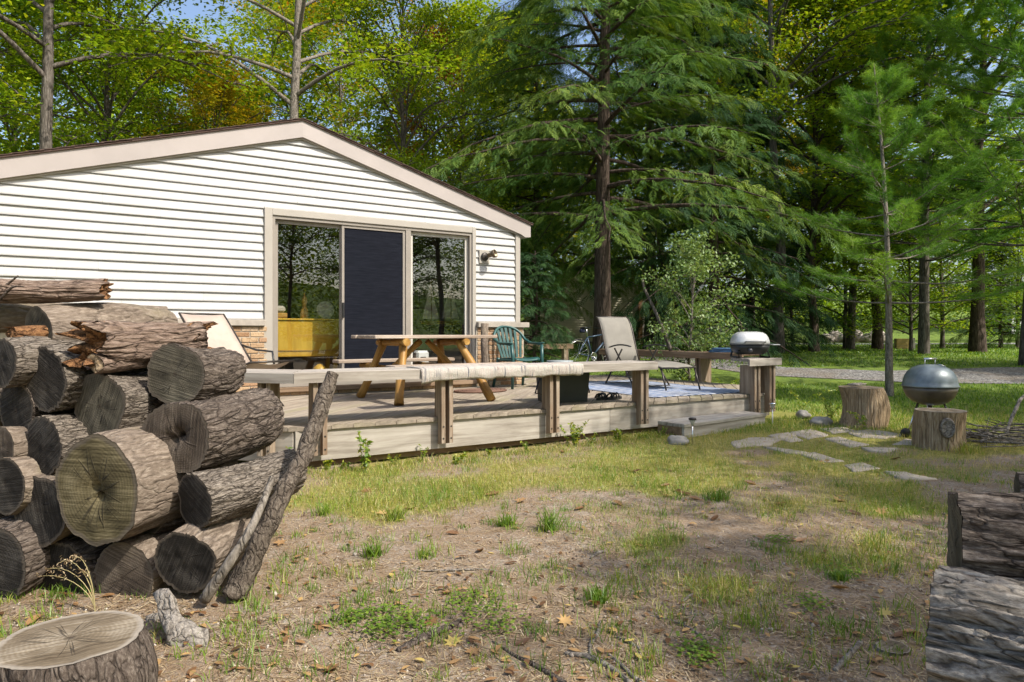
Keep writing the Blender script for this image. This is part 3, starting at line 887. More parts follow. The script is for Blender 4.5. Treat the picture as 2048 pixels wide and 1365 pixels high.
# outline of the deck, counter-clockwise
OUT = [(1.45, FY), (7.62, FY), (8.42, FY + .80), (8.42, 9.9), (XR + .16, 9.9), (XR + .16, WALL_Y - .08), (-0.3, WALL_Y - .08), (-0.3, FY + 1.75)]
def clip_line(poly, c, u, half=None):
    pass
def inside_intervals(s):
    """intervals along (1,1)/sqrt2 where the line offset s along (1,-1)/sqrt2 is inside the outline"""
    r2 = math.sqrt(.5)
    ts = []
    n = len(OUT)
    for i in range(n):
        (ax, ay), (bx, by) = OUT[i], OUT[(i + 1) % n]
        sa = (ax - ay) * r2; sb_ = (bx - by) * r2
        if (sa - s) * (sb_ - s) < 0:
            f = (s - sa) / (sb_ - sa)
            x = ax + f * (bx - ax); y = ay + f * (by - ay)
            ts.append((x + y) * r2)
    ts.sort()
    return [(ts[i], ts[i + 1]) for i in range(0, len(ts) - 1, 2)]
r2 = math.sqrt(.5)
BW = 0.140
smin = min((x - y) * r2 for x, y in OUT); smax = max((x - y) * r2 for x, y in OUT)
s = smin + .004
while s < smax - BW:
    s0, s1 = s, s + BW - .006
    A = inside_intervals(s0 + .0005); B = inside_intervals(s1 - .0005)
    m = min(len(A), len(B))
    for (a0, a1), (b0, b1) in zip(A[:m], B[:m]):
        if min(a1, b1) - max(a0, b0) < .02: continue
        th = .036
        jig = random.uniform(-.004, .004)
        tm = max(a0, b0)
        # local frame: x along the board
        V = []
        for zt in (0, -th):
            V += [(a0 - tm + jig, s0, zt), (a1 - tm, s0, zt), (b1 - tm, s1, zt), (b0 - tm + jig, s1, zt)]
        e = .004
        V2 = [(x, y + (e if j in (0, 1) else -e), z) if i < 4 else (x, y, z - 0) for i, ((x, y, z), j) in enumerate(zip(V, [0, 1, 2, 3] * 2))]
        V2 = V2[:4] + [(x, y, -e) for x, y, z in V[:4]] + V[4:]
        V2 = [(x, (s0 + s1) / 2 - y, z) for x, y, z in V2]
        Fc = [(0, 1, 2, 3), (11, 10, 9, 8)]
        for i in range(4):
            j = (i + 1) % 4
            Fc += [(i, 4 + i, 4 + j, j), (4 + i, 8 + i, 8 + j, 4 + j)]
        sm = (s0 + s1) / 2
        o = MB().add(V2, Fc).build('deck_board', M['deck'], deck)
        o.location = ((tm + sm) * r2, (tm - sm) * r2, DZ + random.uniform(-.0015, .0015))
        o.rotation_euler = (0, 0, math.pi / 4)
    s += BW
# fascia boards
def fascia(a, b, split=None, mat=M['greywood']):
    a = Vector((*a, 0)); b = Vector((*b, 0)); d = (b - a); L = d.length; d.normalize()
    ang = math.atan2(d.y, d.x)
    cuts = [0] + (split or []) + [L]
    for i in range(len(cuts) - 1):
        o = MB().box(0, cuts[i + 1] - cuts[i] - .003, -.004, .034, -.30, -.037, .003).build('fascia_board', mat, deck)
        p = a + d * cuts[i]
        o.location = (p.x, p.y, DZ); o.rotation_euler = (0, 0, ang)
fascia((1.45, FY + .03), (7.58, FY + .03), [3.42])
fascia((-0.28, FY + 1.77), (1.44, FY + .045))
fascia((7.62, FY + .03), (8.39, FY + .80))
fascia((8.39, FY + .81), (8.39, 9.9))
# rim joist in the dark below
MB().box(1.5, 7.55, FY + .10, FY + .14, 0.0, DZ - .06).build('joist', M['brownwood'], deck)

# ---------------------------------------------------------------- built-in benches
def bench_leg(parent, x, y, ang, top=.375, depth=.065, mat=None):
    """pair of notched planks; local -Y is the outside"""
    for k, dx in enumerate((-.04, .04)):
        w = .019
        prof = [(-.088, -.235), (-.012, -.25), (-.012, .003), (depth, .003), (depth - .012, top), (-.088, top)]
        V = [(dx - w, py, pz) for py, pz in prof] + [(dx + w, py, pz) for py, pz in prof]
        n = 6
        Fc = [tuple(range(n)), tuple(range(n, 2 * n))[::-1]] + [(i, n + i, n + (i + 1) % n, (i + 1) % n) for i in range(n)]
        o = MB().add(V, Fc).build('leg_plank', M['legwood'], parent)
        o.location = (x, y, DZ); o.rotation_euler = (0, 0, ang)
        for zz in (-.08, -.19):
            MB().lathe([(0, -.004), (.008, -.004), (.009, .002), (0, .004)], 8, Matrix.Translation((dx, -.089, zz)) @ Matrix.Rotation(math.pi / 2, 4, 'X')).build('bolt', M['darkmetal'], o)
def legwood():
    t = NT('leg_timber')
    v = t.offset(t.coord())
    n = t.noise(t.mapping(v, (16, 16, 1.2)), 1.2, 6, 0.65, 0.4)
    c = t.ramp(n, [(0.3, (0.13, 0.09, 0.06)), (0.5, (0.26, 0.20, 0.145)), (0.7, (0.44, 0.37, 0.29))])
    c = t.mix(t.ramp(t.noise(v, 3, 4), [(0.45, 0), (0.7, 0.6)]), c, (0.20, 0.12, 0.07))
    t.bsdf(c, 0.85, 0, t.bump(n, 0.5, 0.005), 0.2)
    return t.m
M['legwood'] = legwood()

BF = 5.545                     # bench front face
def bench_board(parent, x0, y0, L, ang, yo, yi, z0, z1, name, mat, m0=0.0, m1=0.0, bev=.006):
    """plank with mitred ends; local x along, y from yo (outer) to yi (inner); m0/m1 shift the inner corners"""
    P = [(0, yo), (L, yo), (L + m1 * (yi - yo), yi), (m0 * (yi - yo), yi)]
    n = 4
    V = [(x, y, z0) for x, y in P] + [(x, y, z1 - bev) for x, y in P]
    Q = [(bev * .6, yo + bev), (L - bev * .6, yo + bev), (L + m1 * (yi - yo) - bev * .6, yi - bev), (m0 * (yi - yo) + bev * .6, yi - bev)]
    V += [(x, y, z1) for x, y in Q]
    Fc = [(3, 2, 1, 0), (8, 9, 10, 11)]
    for i in range(4):
        j = (i + 1) % 4
        Fc += [(i, j, 4 + j, 4 + i), (4 + i, 4 + j, 8 + j, 8 + i)]
    o = MB().add(V, Fc).build(name, mat, parent)
    o.location = (x0, y0, DZ); o.rotation_euler = (0, 0, ang)
    return o
T8 = math.tan(math.radians(22.5))
bench = thing('built_in_bench', 'long grey plank bench along the front edge of the deck', 'bench', (0, 0, 0))
def seat(parent, x0, y0, L, ang, m0, m1, boards, zt=.463, face=.088, nb=3):
    bench_board(parent, x0, y0, L, ang, 0, .038, zt - face, zt - .001, 'edge_board', boards, m0, m1)
    w = (.47 - .038) / nb
    for i in range(nb):
        a = .040 + i * w
        bench_board(parent, x0 + 0, y0, L, ang, a, a + w - .006, zt - .04, zt, 'seat_plank', boards, m0 * 1.0, m1 * 1.0) if m0 == 0 and m1 == 0 else \
            bench_board(parent, x0 + (m0 * a) * math.cos(ang), y0 + (m0 * a) * math.sin(ang), L - m0 * a + m1 * a, ang, a, a + w - .006, zt - .04, zt, 'seat_plank', boards, m0, m1)
seat(bench, 1.40, BF, 4.05, 0, T8, 0.0, M['bench'])
for px in (641, 895, 1110, 1290):
    bench_leg(bench, wall_x(px, FY - .09), FY, 0)
b2 = thing('built_in_bench', 'short brown plank bench across the cut deck corner behind the log pile', 'bench', (0, 0, 0))
seat(b2, 1.40 - 1.6 * r2 - .003, BF + 1.6 * r2 + .003, 1.6, -math.pi / 4, 0.0, -T8, M['brownbench'] if 'brownbench' in M else M['bench'])
bench_leg(b2, 1.40 - .30 * r2 + .09, BF + .30 * r2 + .09, -math.pi / 4)
bench_leg(b2, 1.40 - 1.3 * r2 + .09, BF + 1.3 * r2 + .09, -math.pi / 4)
# grill pier
pier = thing('bench_pier', 'short stout plank bench end carrying the gas grill', 'bench', (0, 0, 0))
px0 = 7.03
seat(pier, px0, BF, .64, 0, .44, 0.0, M['bench'], .463, .092, 3)
bench_leg(pier, px0 + .20, FY, 0, .37, .15); bench_leg(pier, px0 + .50, FY, 0, .37, .15)
# right-hand bench running back
b3 = thing('built_in_bench', 'brown plank bench down the far side of the deck beside the grill', 'bench', (0, 0, 0))
def side_plank(name, x0, x1, y0, y1, z0, z1, mat):
    o = MB().box(-(y1 - y0) / 2, (y1 - y0) / 2, -(x1 - x0) / 2, (x1 - x0) / 2, z0, z1, .006).build(name, mat, b3)
    o.location = ((x0 + x1) / 2, (y0 + y1) / 2, DZ); o.rotation_euler = (0, 0, math.pi / 2)
side_plank('edge_board', 8.22, 8.258, 6.62, 9.95, .385, .489, M['brownwood'])
for i in range(3): side_plank('seat_plank', 8.26 + i * .135, 8.26 + i * .135 + .129, 6.62, 9.95, .45, .49, M['brownwood'])
for yy in (7.62, 9.3):
    for dy in (-.04, .04):
        o = MB().box(-.13, .13, dy - .019, dy + .019, -.24, .449, .003).build('leg_plank', M['legwood'], b3)
        o.location = (8.50, yy, DZ)
rail = thing('timber_rail', 'low timber rail along the back of the deck beyond the house corner', 'rail', (0, 0, 0))
o = MB().box(-1.6, 1.6, -.06, .06, .44, .56, .01).build('rail_beam', M['brownwood'], rail); o.location = (7.55, 12.0, DZ)
for a in (-1.4, 0, 1.4):
    o = MB().box(a - .06, a + .06, -.05, .05, -.3, .4399, .005).build('post', M['legwood'], rail); o.location = (7.55, 12.0, DZ)

# step
step = thing('wooden_step', 'sunlit plank step on the ground before the deck front', 'step', (0, 0, 0))
sa = (5.46, 5.30); ang = math.radians(6)
def stp(mb, name, mat):
    o = mb.build(name, mat, step); o.location = (sa[0], sa[1], 0); o.rotation_euler = (0, 0, ang); return o
stp(MB().box(0, 1.62, -.13, .035, .115, .155, .005), 'tread', M['greywood'])
stp(MB().box(0, 1.62, .041, .24, .115, .155, .005), 'tread', M['greywood'])
stp(MB().box(.01, 1.61, -.12, -.085, -.05, .114, .004), 'riser', M['greywood'])
stp(MB().box(.0, .036, -.084, .24, -.05, .1145, .004), 'stringer', M['brownwood'])
stp(MB().box(1.58, 1.612, -.084, .24, -.05, .1145, .004), 'stringer', M['brownwood'])

# woven runner over the bench edge
def rug_mat():
    t = NT('rag_rug')
    v = t.coord()
    sx = t.n('ShaderNodeSeparateXYZ'); t.l(v, sx.inputs[0])
    cb = t.n('ShaderNodeCombineXYZ'); t.l(t.math('MULTIPLY', sx.outputs[0], 34.0), cb.inputs[0]); t.l(t.math('MULTIPLY', sx.outputs[2], 3.0), cb.inputs[2])
    n = t.noise(cb.outputs[0], 1.0, 3, 0.7)
    c = t.ramp(n, [(0.34, (0.10, 0.11, 0.15)), (0.41, (0.46, 0.42, 0.37)), (0.50, (0.56, 0.525, 0.46)), (0.57, (0.48, 0.39, 0.35)), (0.61, (0.56, 0.52, 0.46)), (0.70, (0.22, 0.12, 0.12))])
    f = t.noise(v, 120, 3, 0.8)
    c = t.mix(t.ramp(f, [(0.40, 0.5), (0.55, 0)]), c, (0.30, 0.27, 0.25))
    t.bsdf(c, 0.98, 0, t.bump(t.math('ADD', n, f), 0.9, 0.01), 0.1)
    return t.m
M['ragrug'] = rug_mat()
ra, rb = 2.52, 4.36
nx_, ns = 90, 14
V = []
for i in range(nx_ + 1):
    x = ra + (rb - ra) * i / nx_
    drop = .118 + .005 * math.sin(i * .23) + .008 * float(vnoise((i * .31, 0, 0), 3)) + (.03 if i < 7 else 0) * (1 - i / 7)
    for j in range(ns + 1):
        u = j / ns
        if u < .55:
            f = u / .55; y = BF + .33 - .338 * f; z = DZ + .463 + .010 + .003 * float(vnoise((i * .4, j * .6, 2), 5))
            if f > .9: z -= .004
        else:
            f = (u - .55) / .45; y = BF - .014 - .012 * math.sin(f * 3) - .006 * float(vnoise((i * .22, j * .5, 7), 5)); z = DZ + .470 - drop * f
        V.append((x, y, z))
Fc = [(i * (ns + 1) + j, (i + 1) * (ns + 1) + j, (i + 1) * (ns + 1) + j + 1, i * (ns + 1) + j + 1) for i in range(nx_) for j in range(ns)]
ro = obj('rag_rug', mesh('rag_rug', V, Fc, True), M['ragrug'])
md = ro.modifiers.new('solid', 'SOLIDIFY'); md.thickness = .008; md.offset = 1
tag(ro, 'cream rag runner with pink and blue stripes draped over the front bench', 'rug')

# outdoor rug with blue stripes
def stripe_mat():
    t = NT('blue_striped_rug')
    v = t.coord()
    sx = t.n('ShaderNodeSeparateXYZ'); t.l(v, sx.inputs[0])
    w = t.math('FRACT', t.math('MULTIPLY', sx.outputs[0], 8.0))
    blue = t.ramp(t.noise(v, 1.2, 2), [(0.35, (0.06, 0.09, 0.17)), (0.65, (0.05, 0.13, 0.32))])
    c = t.mix(t.ramp(w, [(0.46, 0.0), (0.5, 1.0)], 'LINEAR'), (0.46, 0.47, 0.49), blue)
    t.bsdf(c, 0.9, 0, t.bump(t.noise(v, 160, 2), 0.4, 0.004), 0.2)
    return t.m
V = []; NXr, NYr = 24, 30
for i in range(NXr + 1):
    for j in range(NYr + 1):
        V.append((-.88 + 1.76 * i / NXr, -1.3 + 2.6 * j / NYr, .006 + .003 * float(vnoise((i * .5, j * .4, 0), 8))))
Fc = [(i * (NYr + 1) + j, (i + 1) * (NYr + 1) + j, (i + 1) * (NYr + 1) + j + 1, i * (NYr + 1) + j + 1) for i in range(NXr) for j in range(NYr)]
ro = obj('outdoor_rug', mesh('outdoor_rug', V, Fc, True), stripe_mat(), None, (6.72, 7.22, DZ + .003), (0, 0, math.radians(-3)))
md = ro.modifiers.new('solid', 'SOLIDIFY'); md.thickness = .005
tag(ro, 'blue and white striped rug lying under the sling lounge chair', 'rug')

# round door mat
mt = MB()
for r in np.linspace(.06, .30, 6):
    mt.tube([(r * 1.25 * math.cos(a), r * .8 * math.sin(a), .012) for a in np.linspace(0, 2 * math.pi, 30)], .014, 6, False)
for a in np.linspace(0, math.pi, 9)[:-1]:
    mt.tube([(.37 * math.cos(a), .24 * math.sin(a), .010), (-.37 * math.cos(a), -.24 * math.sin(a), .010)], .010, 5)
tag(mt.build('door_mat', plain('rust_rubber', (0.14, 0.075, 0.05), 0.8), None, True, loc=(4.45, 7.86, DZ + .004)), 'oval rust brown lattice mat on the deck behind the picnic table', 'mat')

# ---------------------------------------------------------------- picnic table
tb = thing('picnic_table', 'rustic picnic table with peeled orange log legs and grey plank top', 'picnic table', (0, 0, 0))
TX0, TX1 = 2.63, 4.19
TZ = 1.125
ys = np.linspace(6.95, 7.77, 6)
for i in range(5):
    x0, x1 = TX0 + random.uniform(-.02, .02), TX1 + random.uniform(-.02, .02)
    o = MB().box(0, x1 - x0, -(ys[i + 1] - ys[i]) / 2 + .003, (ys[i + 1] - ys[i]) / 2 - .003, -.04, 0, .006).build('top_plank', M['oldplank'], tb)
    o.location = (x0, (ys[i] + ys[i + 1]) / 2, TZ)
for ya, nm in ((6.30, 'seat_plank'), (8.09, 'seat_plank')):
    o = MB().box(0, 1.60, 0, .25, -.04, 0, .006).build(nm, M['oldplank'], tb); o.location = (2.58, ya, .815)
def logbar(name, a, b, r0, r1, parent=tb, mat=M['logorange']):
    a = Vector(a); b = Vector(b); L = (b - a).length
    P = []; R = []
    for i in range(9):
        f = i / 8
        P.append((L * f, .006 * math.sin(f * 5 + a.x * 7), .006 * math.cos(f * 4 + a.y * 9)))
        R.append(r0 + (r1 - r0) * f + .004 * math.sin(f * 13 + a.x * 3))
    o = MB().tube(P, R, 14).build(name, mat, parent, True)
    o.location = a; o.rotation_euler = (b - a).to_track_quat('X', 'Z').to_euler()
    for p in o.data.polygons:
        if len(p.vertices) > 4: p.use_smooth = False
    return o
for (bx, by, tx_, ty_) in ((2.83, 6.78, 3.00, 7.08), (3.93, 6.66, 3.70, 7.08), (2.79, 7.92, 3.00, 7.62), (3.95, 7.92, 3.72, 7.62)):
    logbar('leg', (bx, by, DZ + .012), (tx_, ty_, TZ - .075), .052, .044)
for xx in (2.98, 3.74):
    logbar('seat_beam', (xx - .02, 6.33, .738), (xx - .02, 8.32, .738), .036, .036)
    logbar('top_beam', (xx + .01, 6.93, TZ - .085), (xx + .01, 7.79, TZ - .085), .042, .042)
logbar('brace', (3.0, 7.35, .76), (3.34, 7.35, TZ - .075), .036, .036)
logbar('brace', (3.74, 7.35, .76), (3.42, 7.35, TZ - .075), .036, .036)

# log slab beside the door
lg = MB()
P = [(0, 0, 0), (.01, 0, .3), (-.01, .01, .6), (.0, .01, .93)]
lg.tube(P, [.062, .055, .052, .056], 12)
o = lg.build('log_post', M['bark_smooth'], None, True, loc=(4.83, 8.40, DZ))
tag(o, 'upright bark covered log leaning by the right edge of the glass door', 'log')

# ---------------------------------------------------------------- green resin chair (faces -Y)
gc = thing('resin_chair', 'dark green resin armchair with a slatted fan back against the brick', 'chair', (5.29, 8.22, DZ), math.radians(4))
G = M['greenplastic']
st_ = MB()
n = 9
V = []
for i in range(n):
    for j in range(n):
        u, w = i / (n - 1) * 2 - 1, j / (n - 1) * 2 - 1
        V.append((u * .22, w * .21 - .02, .415 + .02 * u * u + .012 * w * -1 - (.025 if w < -.9 else 0)))
b0 = len(V)
V += [(x, y, z - .02) for x, y, z in V]
Fc = [(i * n + j, (i + 1) * n + j, (i + 1) * n + j + 1, i * n + j + 1) for i in range(n - 1) for j in range(n - 1)]
Fc += [tuple(k + b0 for k in f[::-1]) for f in Fc]
rim = [i * n for i in range(n)] + [(n - 1) * n + j for j in range(1, n)] + [i * n + n - 1 for i in range(n - 2, -1, -1)] + [j for j in range(n - 2, 0, -1)]
for a, b in zip(rim, rim[1:] + rim[:1]): Fc.append((a, a + b0, b + b0, b))
st_.add(V, Fc).build('seat', G, gc, True)
def backp(u, h): return (u, .19 + .16 * (h - .42) / .5 + .05 * (u / .28) ** 2 * -1, h)
arc = []
for k in range(21):
    a = math.pi * (k / 20)
    arc.append(backp(-.285 * math.cos(a), .62 + .27 * math.sin(a) ** .8))
hoop = [(-.275, -.20, .625), (-.285, -.05, .64), (-.285, .06, .64), (-.285, .13, .66)] + [backp(-.285, .70)] + arc[3:18] + [backp(.285, .70), (.285, .13, .66), (.285, .06, .64), (.285, -.05, .64), (.275, -.20, .625)]
MB().tube(hoop, .021, 8).build('back_hoop', G, gc, True)
for k in range(7):
    u0 = -.165 + .055 * k; u1 = u0 * 1.42
    ht_ = .62 + .26 * math.sqrt(max(0.05, 1 - (u1 / .285) ** 2))
    sl_ = MB()
    P0 = [Vector(backp(u0 + (u1 - u0) * f, .43 + (ht_ - .43) * f)) for f in np.linspace(0, 1, 6)]
    V = []
    for i, p in enumerate(P0):
        w = .019 + .004 * i / 5
        V += [(p.x - w, p.y - .006, p.z), (p.x + w, p.y - .006, p.z), (p.x + w, p.y + .006, p.z), (p.x - w, p.y + .006, p.z)]
    Fs = []
    for i in range(5):
        for j in range(4): Fs.append((i * 4 + j, i * 4 + (j + 1) % 4, i * 4 + 4 + (j + 1) % 4, i * 4 + 4 + j))
    Fs += [(3, 2, 1, 0), (20, 21, 22, 23)]
    sl_.add(V, Fs).build('back_slat', G, gc)
for sx_ in (-1, 1):
    MB().tube([(sx_ * .275, -.20, .62), (sx_ * .262, -.215, .42), (sx_ * .285, -.235, 0)], [.024, .026, .020], 8).build('leg', G, gc, True)
    MB().tube([(sx_ * .24, .17, .43), (sx_ * .255, .215, .2), (sx_ * .27, .26, 0)], [.026, .024, .020], 8).build('leg', G, gc, True)
    MB().box(sx_ * .285 - .03, sx_ * .285 + .03, -.22, .12, .64, .656, .006).build('armrest', G, gc)
    MB().box(min(sx_ * .20, sx_ * .265), max(sx_ * .20, sx_ * .265), -.2, .18, .385, .415, .005).build('seat_rail', G, gc)

# ---------------------------------------------------------------- sling lounge chair (faces -Y)
lc = thing('lounge_chair', 'taupe sling lounge chair with dark armrests on the striped rug', 'lounge chair', (7.02, 7.55, DZ), math.radians(-8))
def sling(prof, hw, name, parent, mat, th=.008, n=8, sag=.02):
    V = []
    for (y, z) in prof:
        for i in range(n + 1):
            u = i / n * 2 - 1
            V.append((u * hw, y, z - sag * (1 - u * u)))
    b = len(V)
    V += [(x, y + th * .8, z - th * .6) for x, y, z in V]
    Fc = [(a * (n + 1) + i, a * (n + 1) + i + 1, (a + 1) * (n + 1) + i + 1, (a + 1) * (n + 1) + i) for a in range(len(prof) - 1) for i in range(n)]
    Fc += [tuple(k + b for k in f[::-1]) for f in Fc]
    m_ = len(prof)
    rim = [i for i in range(n + 1)] + [a * (n + 1) + n for a in range(1, m_)] + [(m_ - 1) * (n + 1) + i for i in range(n - 1, -1, -1)] + [a * (n + 1) for a in range(m_ - 2, 0, -1)]
    for p, q_ in zip(rim, rim[1:] + rim[:1]): Fc.append((p, p + b, q_ + b, q_))
    MB().add(V, Fc).build(name, mat, parent, True)
TM = M['taupe_mesh']
back_prof = [(.40, .36), (.47, .52), (.53, .68), (.58, .82), (.63, .93), (.70, 1.02), (.76, 1.055)]
sling(back_prof, .27, 'back_sling', lc, TM, sag=-.0)
sling([(-.28, .38), (-.1, .375), (.1, .36), (.36, .35)], .27, 'seat_sling', lc, TM)
sling([(-.95, .315), (-.8, .345), (-.55, .37), (-.31, .38)], .27, 'foot_sling', lc, TM, sag=.012)
DM = M['darkmetal']
for s_ in (-1, 1):
    x = s_ * .285
    MB().tube([(x, y + .004, z - .004) for y, z in back_prof], .013, 8).build('back_tube', DM, lc, True)
    MB().tube([(x, -.96, .31), (x, -.55, .365), (x, -.3, .375), (x, .38, .348)], .013, 8).build('side_tube', DM, lc, True)
    MB().tube([(x + s_ * .03, -.34, 0), (x + s_ * .03, .18, .56)], .012, 8).build('leg', DM, lc, True)
    MB().tube([(x + s_ * .03, .44, 0), (x + s_ * .03, -.02, .55)], .012, 8).build('leg', DM, lc, True)
    MB().tube([(x, -.93, .31), (x, -1.05, 0)], .012, 8).build('leg', DM, lc, True)
    a_ = MB()
    V = []
    for i in range(9):
        f = i / 8; y = .32 - .56 * f; z = .575 + .03 * math.sin(f * math.pi) + .02 * f
        for (dx, dz) in ((-.026, 0), (0, .012), (.026, 0), (0, -.012)): V.append((x + s_ * .03 + dx, y, z + dz))
    Fa = []
    for i in range(8):
        for j in range(4): Fa.append((i * 4 + j, i * 4 + (j + 1) % 4, i * 4 + 4 + (j + 1) % 4, i * 4 + 4 + j))
    Fa += [(0, 1, 2, 3), (35, 34, 33, 32)]
    a_.add(V, Fa).build('armrest', M['black'], lc, True)
for y, z in ((-.96, .31), (-.3, .365), (.39, .345)):
    MB().tube([(-.285, y, z), (.285, y, z)], .012, 8).build('cross_tube', DM, lc, True)
MB().tube([(-.315, -.34, .012), (.315, -.34, .012)], .011, 8).build('cross_tube', DM, lc, True)
MB().tube([(-.315, .44, .012), (.315, .44, .012)], .011, 8).build('cross_tube', DM, lc, True)
MB().tube([(-.285, .757, 1.05), (.285, .757, 1.05)], .012, 8).build('cross_tube', DM, lc, True)

# ---------------------------------------------------------------- canvas beach chair at the left
bc = thing('canvas_chair', 'beige canvas reclining beach chair behind the log pile', 'beach chair', (1.36, 7.58, DZ), math.radians(28))
CV = M['canvas']
sling([(.16, .45), (.27, .58), (.40, .73), (.53, .88), (.64, 1.0)], .26, 'back_sling', bc, CV, sag=.015)
sling([(.15, .44), (.02, .415), (-.14, .40), (-.28, .415), (-.40, .455), (-.48, .50)], .26, 'seat_sling', bc, CV, sag=.035)
for s_ in (-1, 1):
    x = s_ * .275
    MB().tube([(x, .13, .42), (x, .65, 1.005)], .011, 8).build('back_tube', DM, bc, True)
    MB().tube([(x, .17, .43), (x, -.14, .39), (x, -.49, .495)], .011, 8).build('side_tube', DM, bc, True)
    MB().tube([(x, .30, 0), (x, -.26, .40)], .010, 8).build('leg', DM, bc, True)
    MB().tube([(x, -.34, 0), (x, .20, .46)], .010, 8).build('leg', DM, bc, True)
    MB().tube([(x, .36, .66), (x + s_ * .02, .12, .60), (x + s_ * .02, -.14, .585), (x, -.2, .41)], .012, 8).build('armrest', M['black'], bc, True)
MB().tube([(-.275, .65, 1.0), (.275, .65, 1.0)], .011, 8).build('cross_tube', DM, bc, True)
MB().tube([(-.275, -.49, .494), (.275, -.49, .494)], .011, 8).build('cross_tube', DM, bc, True)

# ---------------------------------------------------------------- cooler, sandals
cl = thing('cooler', 'dark green cooler box standing behind the front bench', 'cooler', (4.62, 6.24, DZ), math.radians(-6))
CM = plain('dark_green_cooler', (0.030, 0.038, 0.036), 0.5, 0, 0.2, 4)
V = []
for z_, w, d in ((0, .235, .16), (.33, .255, .18)):
    V += [(-w, -d, z_), (w, -d, z_), (w, d, z_), (-w, d, z_)]
MB().add(V, [(3, 2, 1, 0), (4, 5, 6, 7), (0, 1, 5, 4), (1, 2, 6, 5), (2, 3, 7, 6), (3, 0, 4, 7)]).build('tub', CM, cl)
MB().box(-.265, .265, -.19, .19, .331, .39, .012).build('lid', CM, cl)
for s_ in (-1, 1):
    MB().tube([(s_ * .255, -.09, .27), (s_ * .31, -.09, .10), (s_ * .31, .09, .10), (s_ * .255, .09, .27)], .009, 8).build('handle', M['black'], cl, True)
for k, (x, y, a) in enumerate(((5.13, 6.16, .5), (5.27, 6.10, .15))):
    sd = thing('sandal', 'black rubber sandal lying on the deck boards beside the cooler', 'sandal', (x, y, DZ + .002), a, 'pair of black sandals')
    P = [(.13 * math.cos(t) + .01 * math.cos(2 * t), .048 * math.sin(t) * (1 + .15 * math.cos(t))) for t in np.linspace(0, 2 * math.pi, 21)[:-1]]
    MB().prism(P, 0, .028).build('sole', M['black'], sd)
    for u in (.045, .0, -.075):
        MB().tube([(u, -.048, .022), (u + .01, -.03, .06), (u + .01, 0, .072), (u + .01, .03, .06), (u, .048, .022)], .011, 7).build('strap', M['black'], sd, True)
# a small red bottle on the deck by the green chair
bt = thing('bottle', 'small brown glass bottle with red label beside the green chair', 'bottle', (5.68, 8.1, DZ))
MB().lathe([(0, 0), (.03, 0), (.031, .12), (.013, .17), (.013, .215), (0, .216)], 14).build('glass', plain('brown_glass', (0.05, 0.02, 0.01), 0.1), bt, True)
MB().lathe([(.0325, .03), (.0325, .10)], 14).build('paper_label', plain('red_label', (0.35, 0.04, 0.04), 0.6), bt, True)
tbl = thing('side_table', 'low grey plastic side table next to the green chair', 'table', (5.80, 7.9, DZ))
MB().lathe([(0, .36), (.19, .36), (.195, .375), (.19, .39), (0, .392)], 24).build('top', M['chrome'] if False else plain('grey_plastic', (0.27, 0.30, 0.31), 0.5), tbl, True)
for a in (.5, 2.1, 3.7, 5.3):
    MB().tube([(.14 * math.cos(a), .14 * math.sin(a), .36), (.17 * math.cos(a), .17 * math.sin(a), 0)], .015, 8).build('leg', plain('grey_plastic_leg', (0.25, 0.27, 0.28), 0.5), tbl, True)

# ---------------------------------------------------------------- gas grill on the pier
gg = thing('gas_grill', 'portable gas grill with silver lid and black body on the bench end', 'grill', (7.36, BF + .26, DZ + .463), math.radians(-30))
LID = plain('cast_silver_lid', (0.55, 0.55, 0.54), 0.38, 0.35, 0.05, 4)
def shell(rows, name, mat, n=28, p=3.2):
    V = []
    for (hx, hy, z_) in rows:
        for k in range(n):
            a = 2 * math.pi * k / n
            c, s_ = math.cos(a), math.sin(a)
            f = (abs(c) ** p + abs(s_) ** p) ** (-1 / p)
            V.append((hx * f * c, hy * f * s_, z_))
    Fc = [(i * n + k, i * n + (k + 1) % n, (i + 1) * n + (k + 1) % n, (i + 1) * n + k) for i in range(len(rows) - 1) for k in range(n)]
    Fc += [tuple(range(n))[::-1], tuple((len(rows) - 1) * n + k for k in range(n))]
    return MB().add(V, Fc).build(name, mat, gg, True)
shell([(.24, .165, .185), (.245, .17, .20), (.24, .165, .225), (.225, .155, .27), (.20, .135, .31), (.16, .10, .335), (.09, .05, .345)], 'lid', LID)
shell([(.16, .11, .045), (.20, .14, .07), (.235, .16, .12), (.245, .17, .178)], 'body', M['black'])
shell([(.255, .178, .1785), (.258, .18, .184)], 'rim', plain('grey_rim', (0.30, 0.30, 0.30), 0.4, 0.5))
MB().tube([(-.13, -.172, .205), (-.13, -.205, .215), (.13, -.205, .215), (.13, -.172, .205)], .011, 8).build('lid_handle', plain('grey_handle', (0.20, 0.20, 0.20), 0.5), gg, True)
MB().box(.26, .36, -.12, .10, .165, .18, .005).build('side_shelf', plain('grey_shelf', (0.33, 0.34, 0.34), 0.5), gg)
MB().lathe([(0, 0), (.03, 0), (.028, .03), (0, .032)], 16, Matrix.Translation((-.06, -.155, .10)) @ Matrix.Rotation(math.pi / 2, 4, 'X')).build('knob', plain('dark_knob', (0.05, 0.05, 0.055), 0.3), gg, True)
for a in (-1, 1):
    MB().tube([(a * .19, -.11, .10), (a * .20, -.15, .013), (a * .20, .15, .013), (a * .19, .11, .10)], .013, 8).build('leg', M['black'], gg, True)

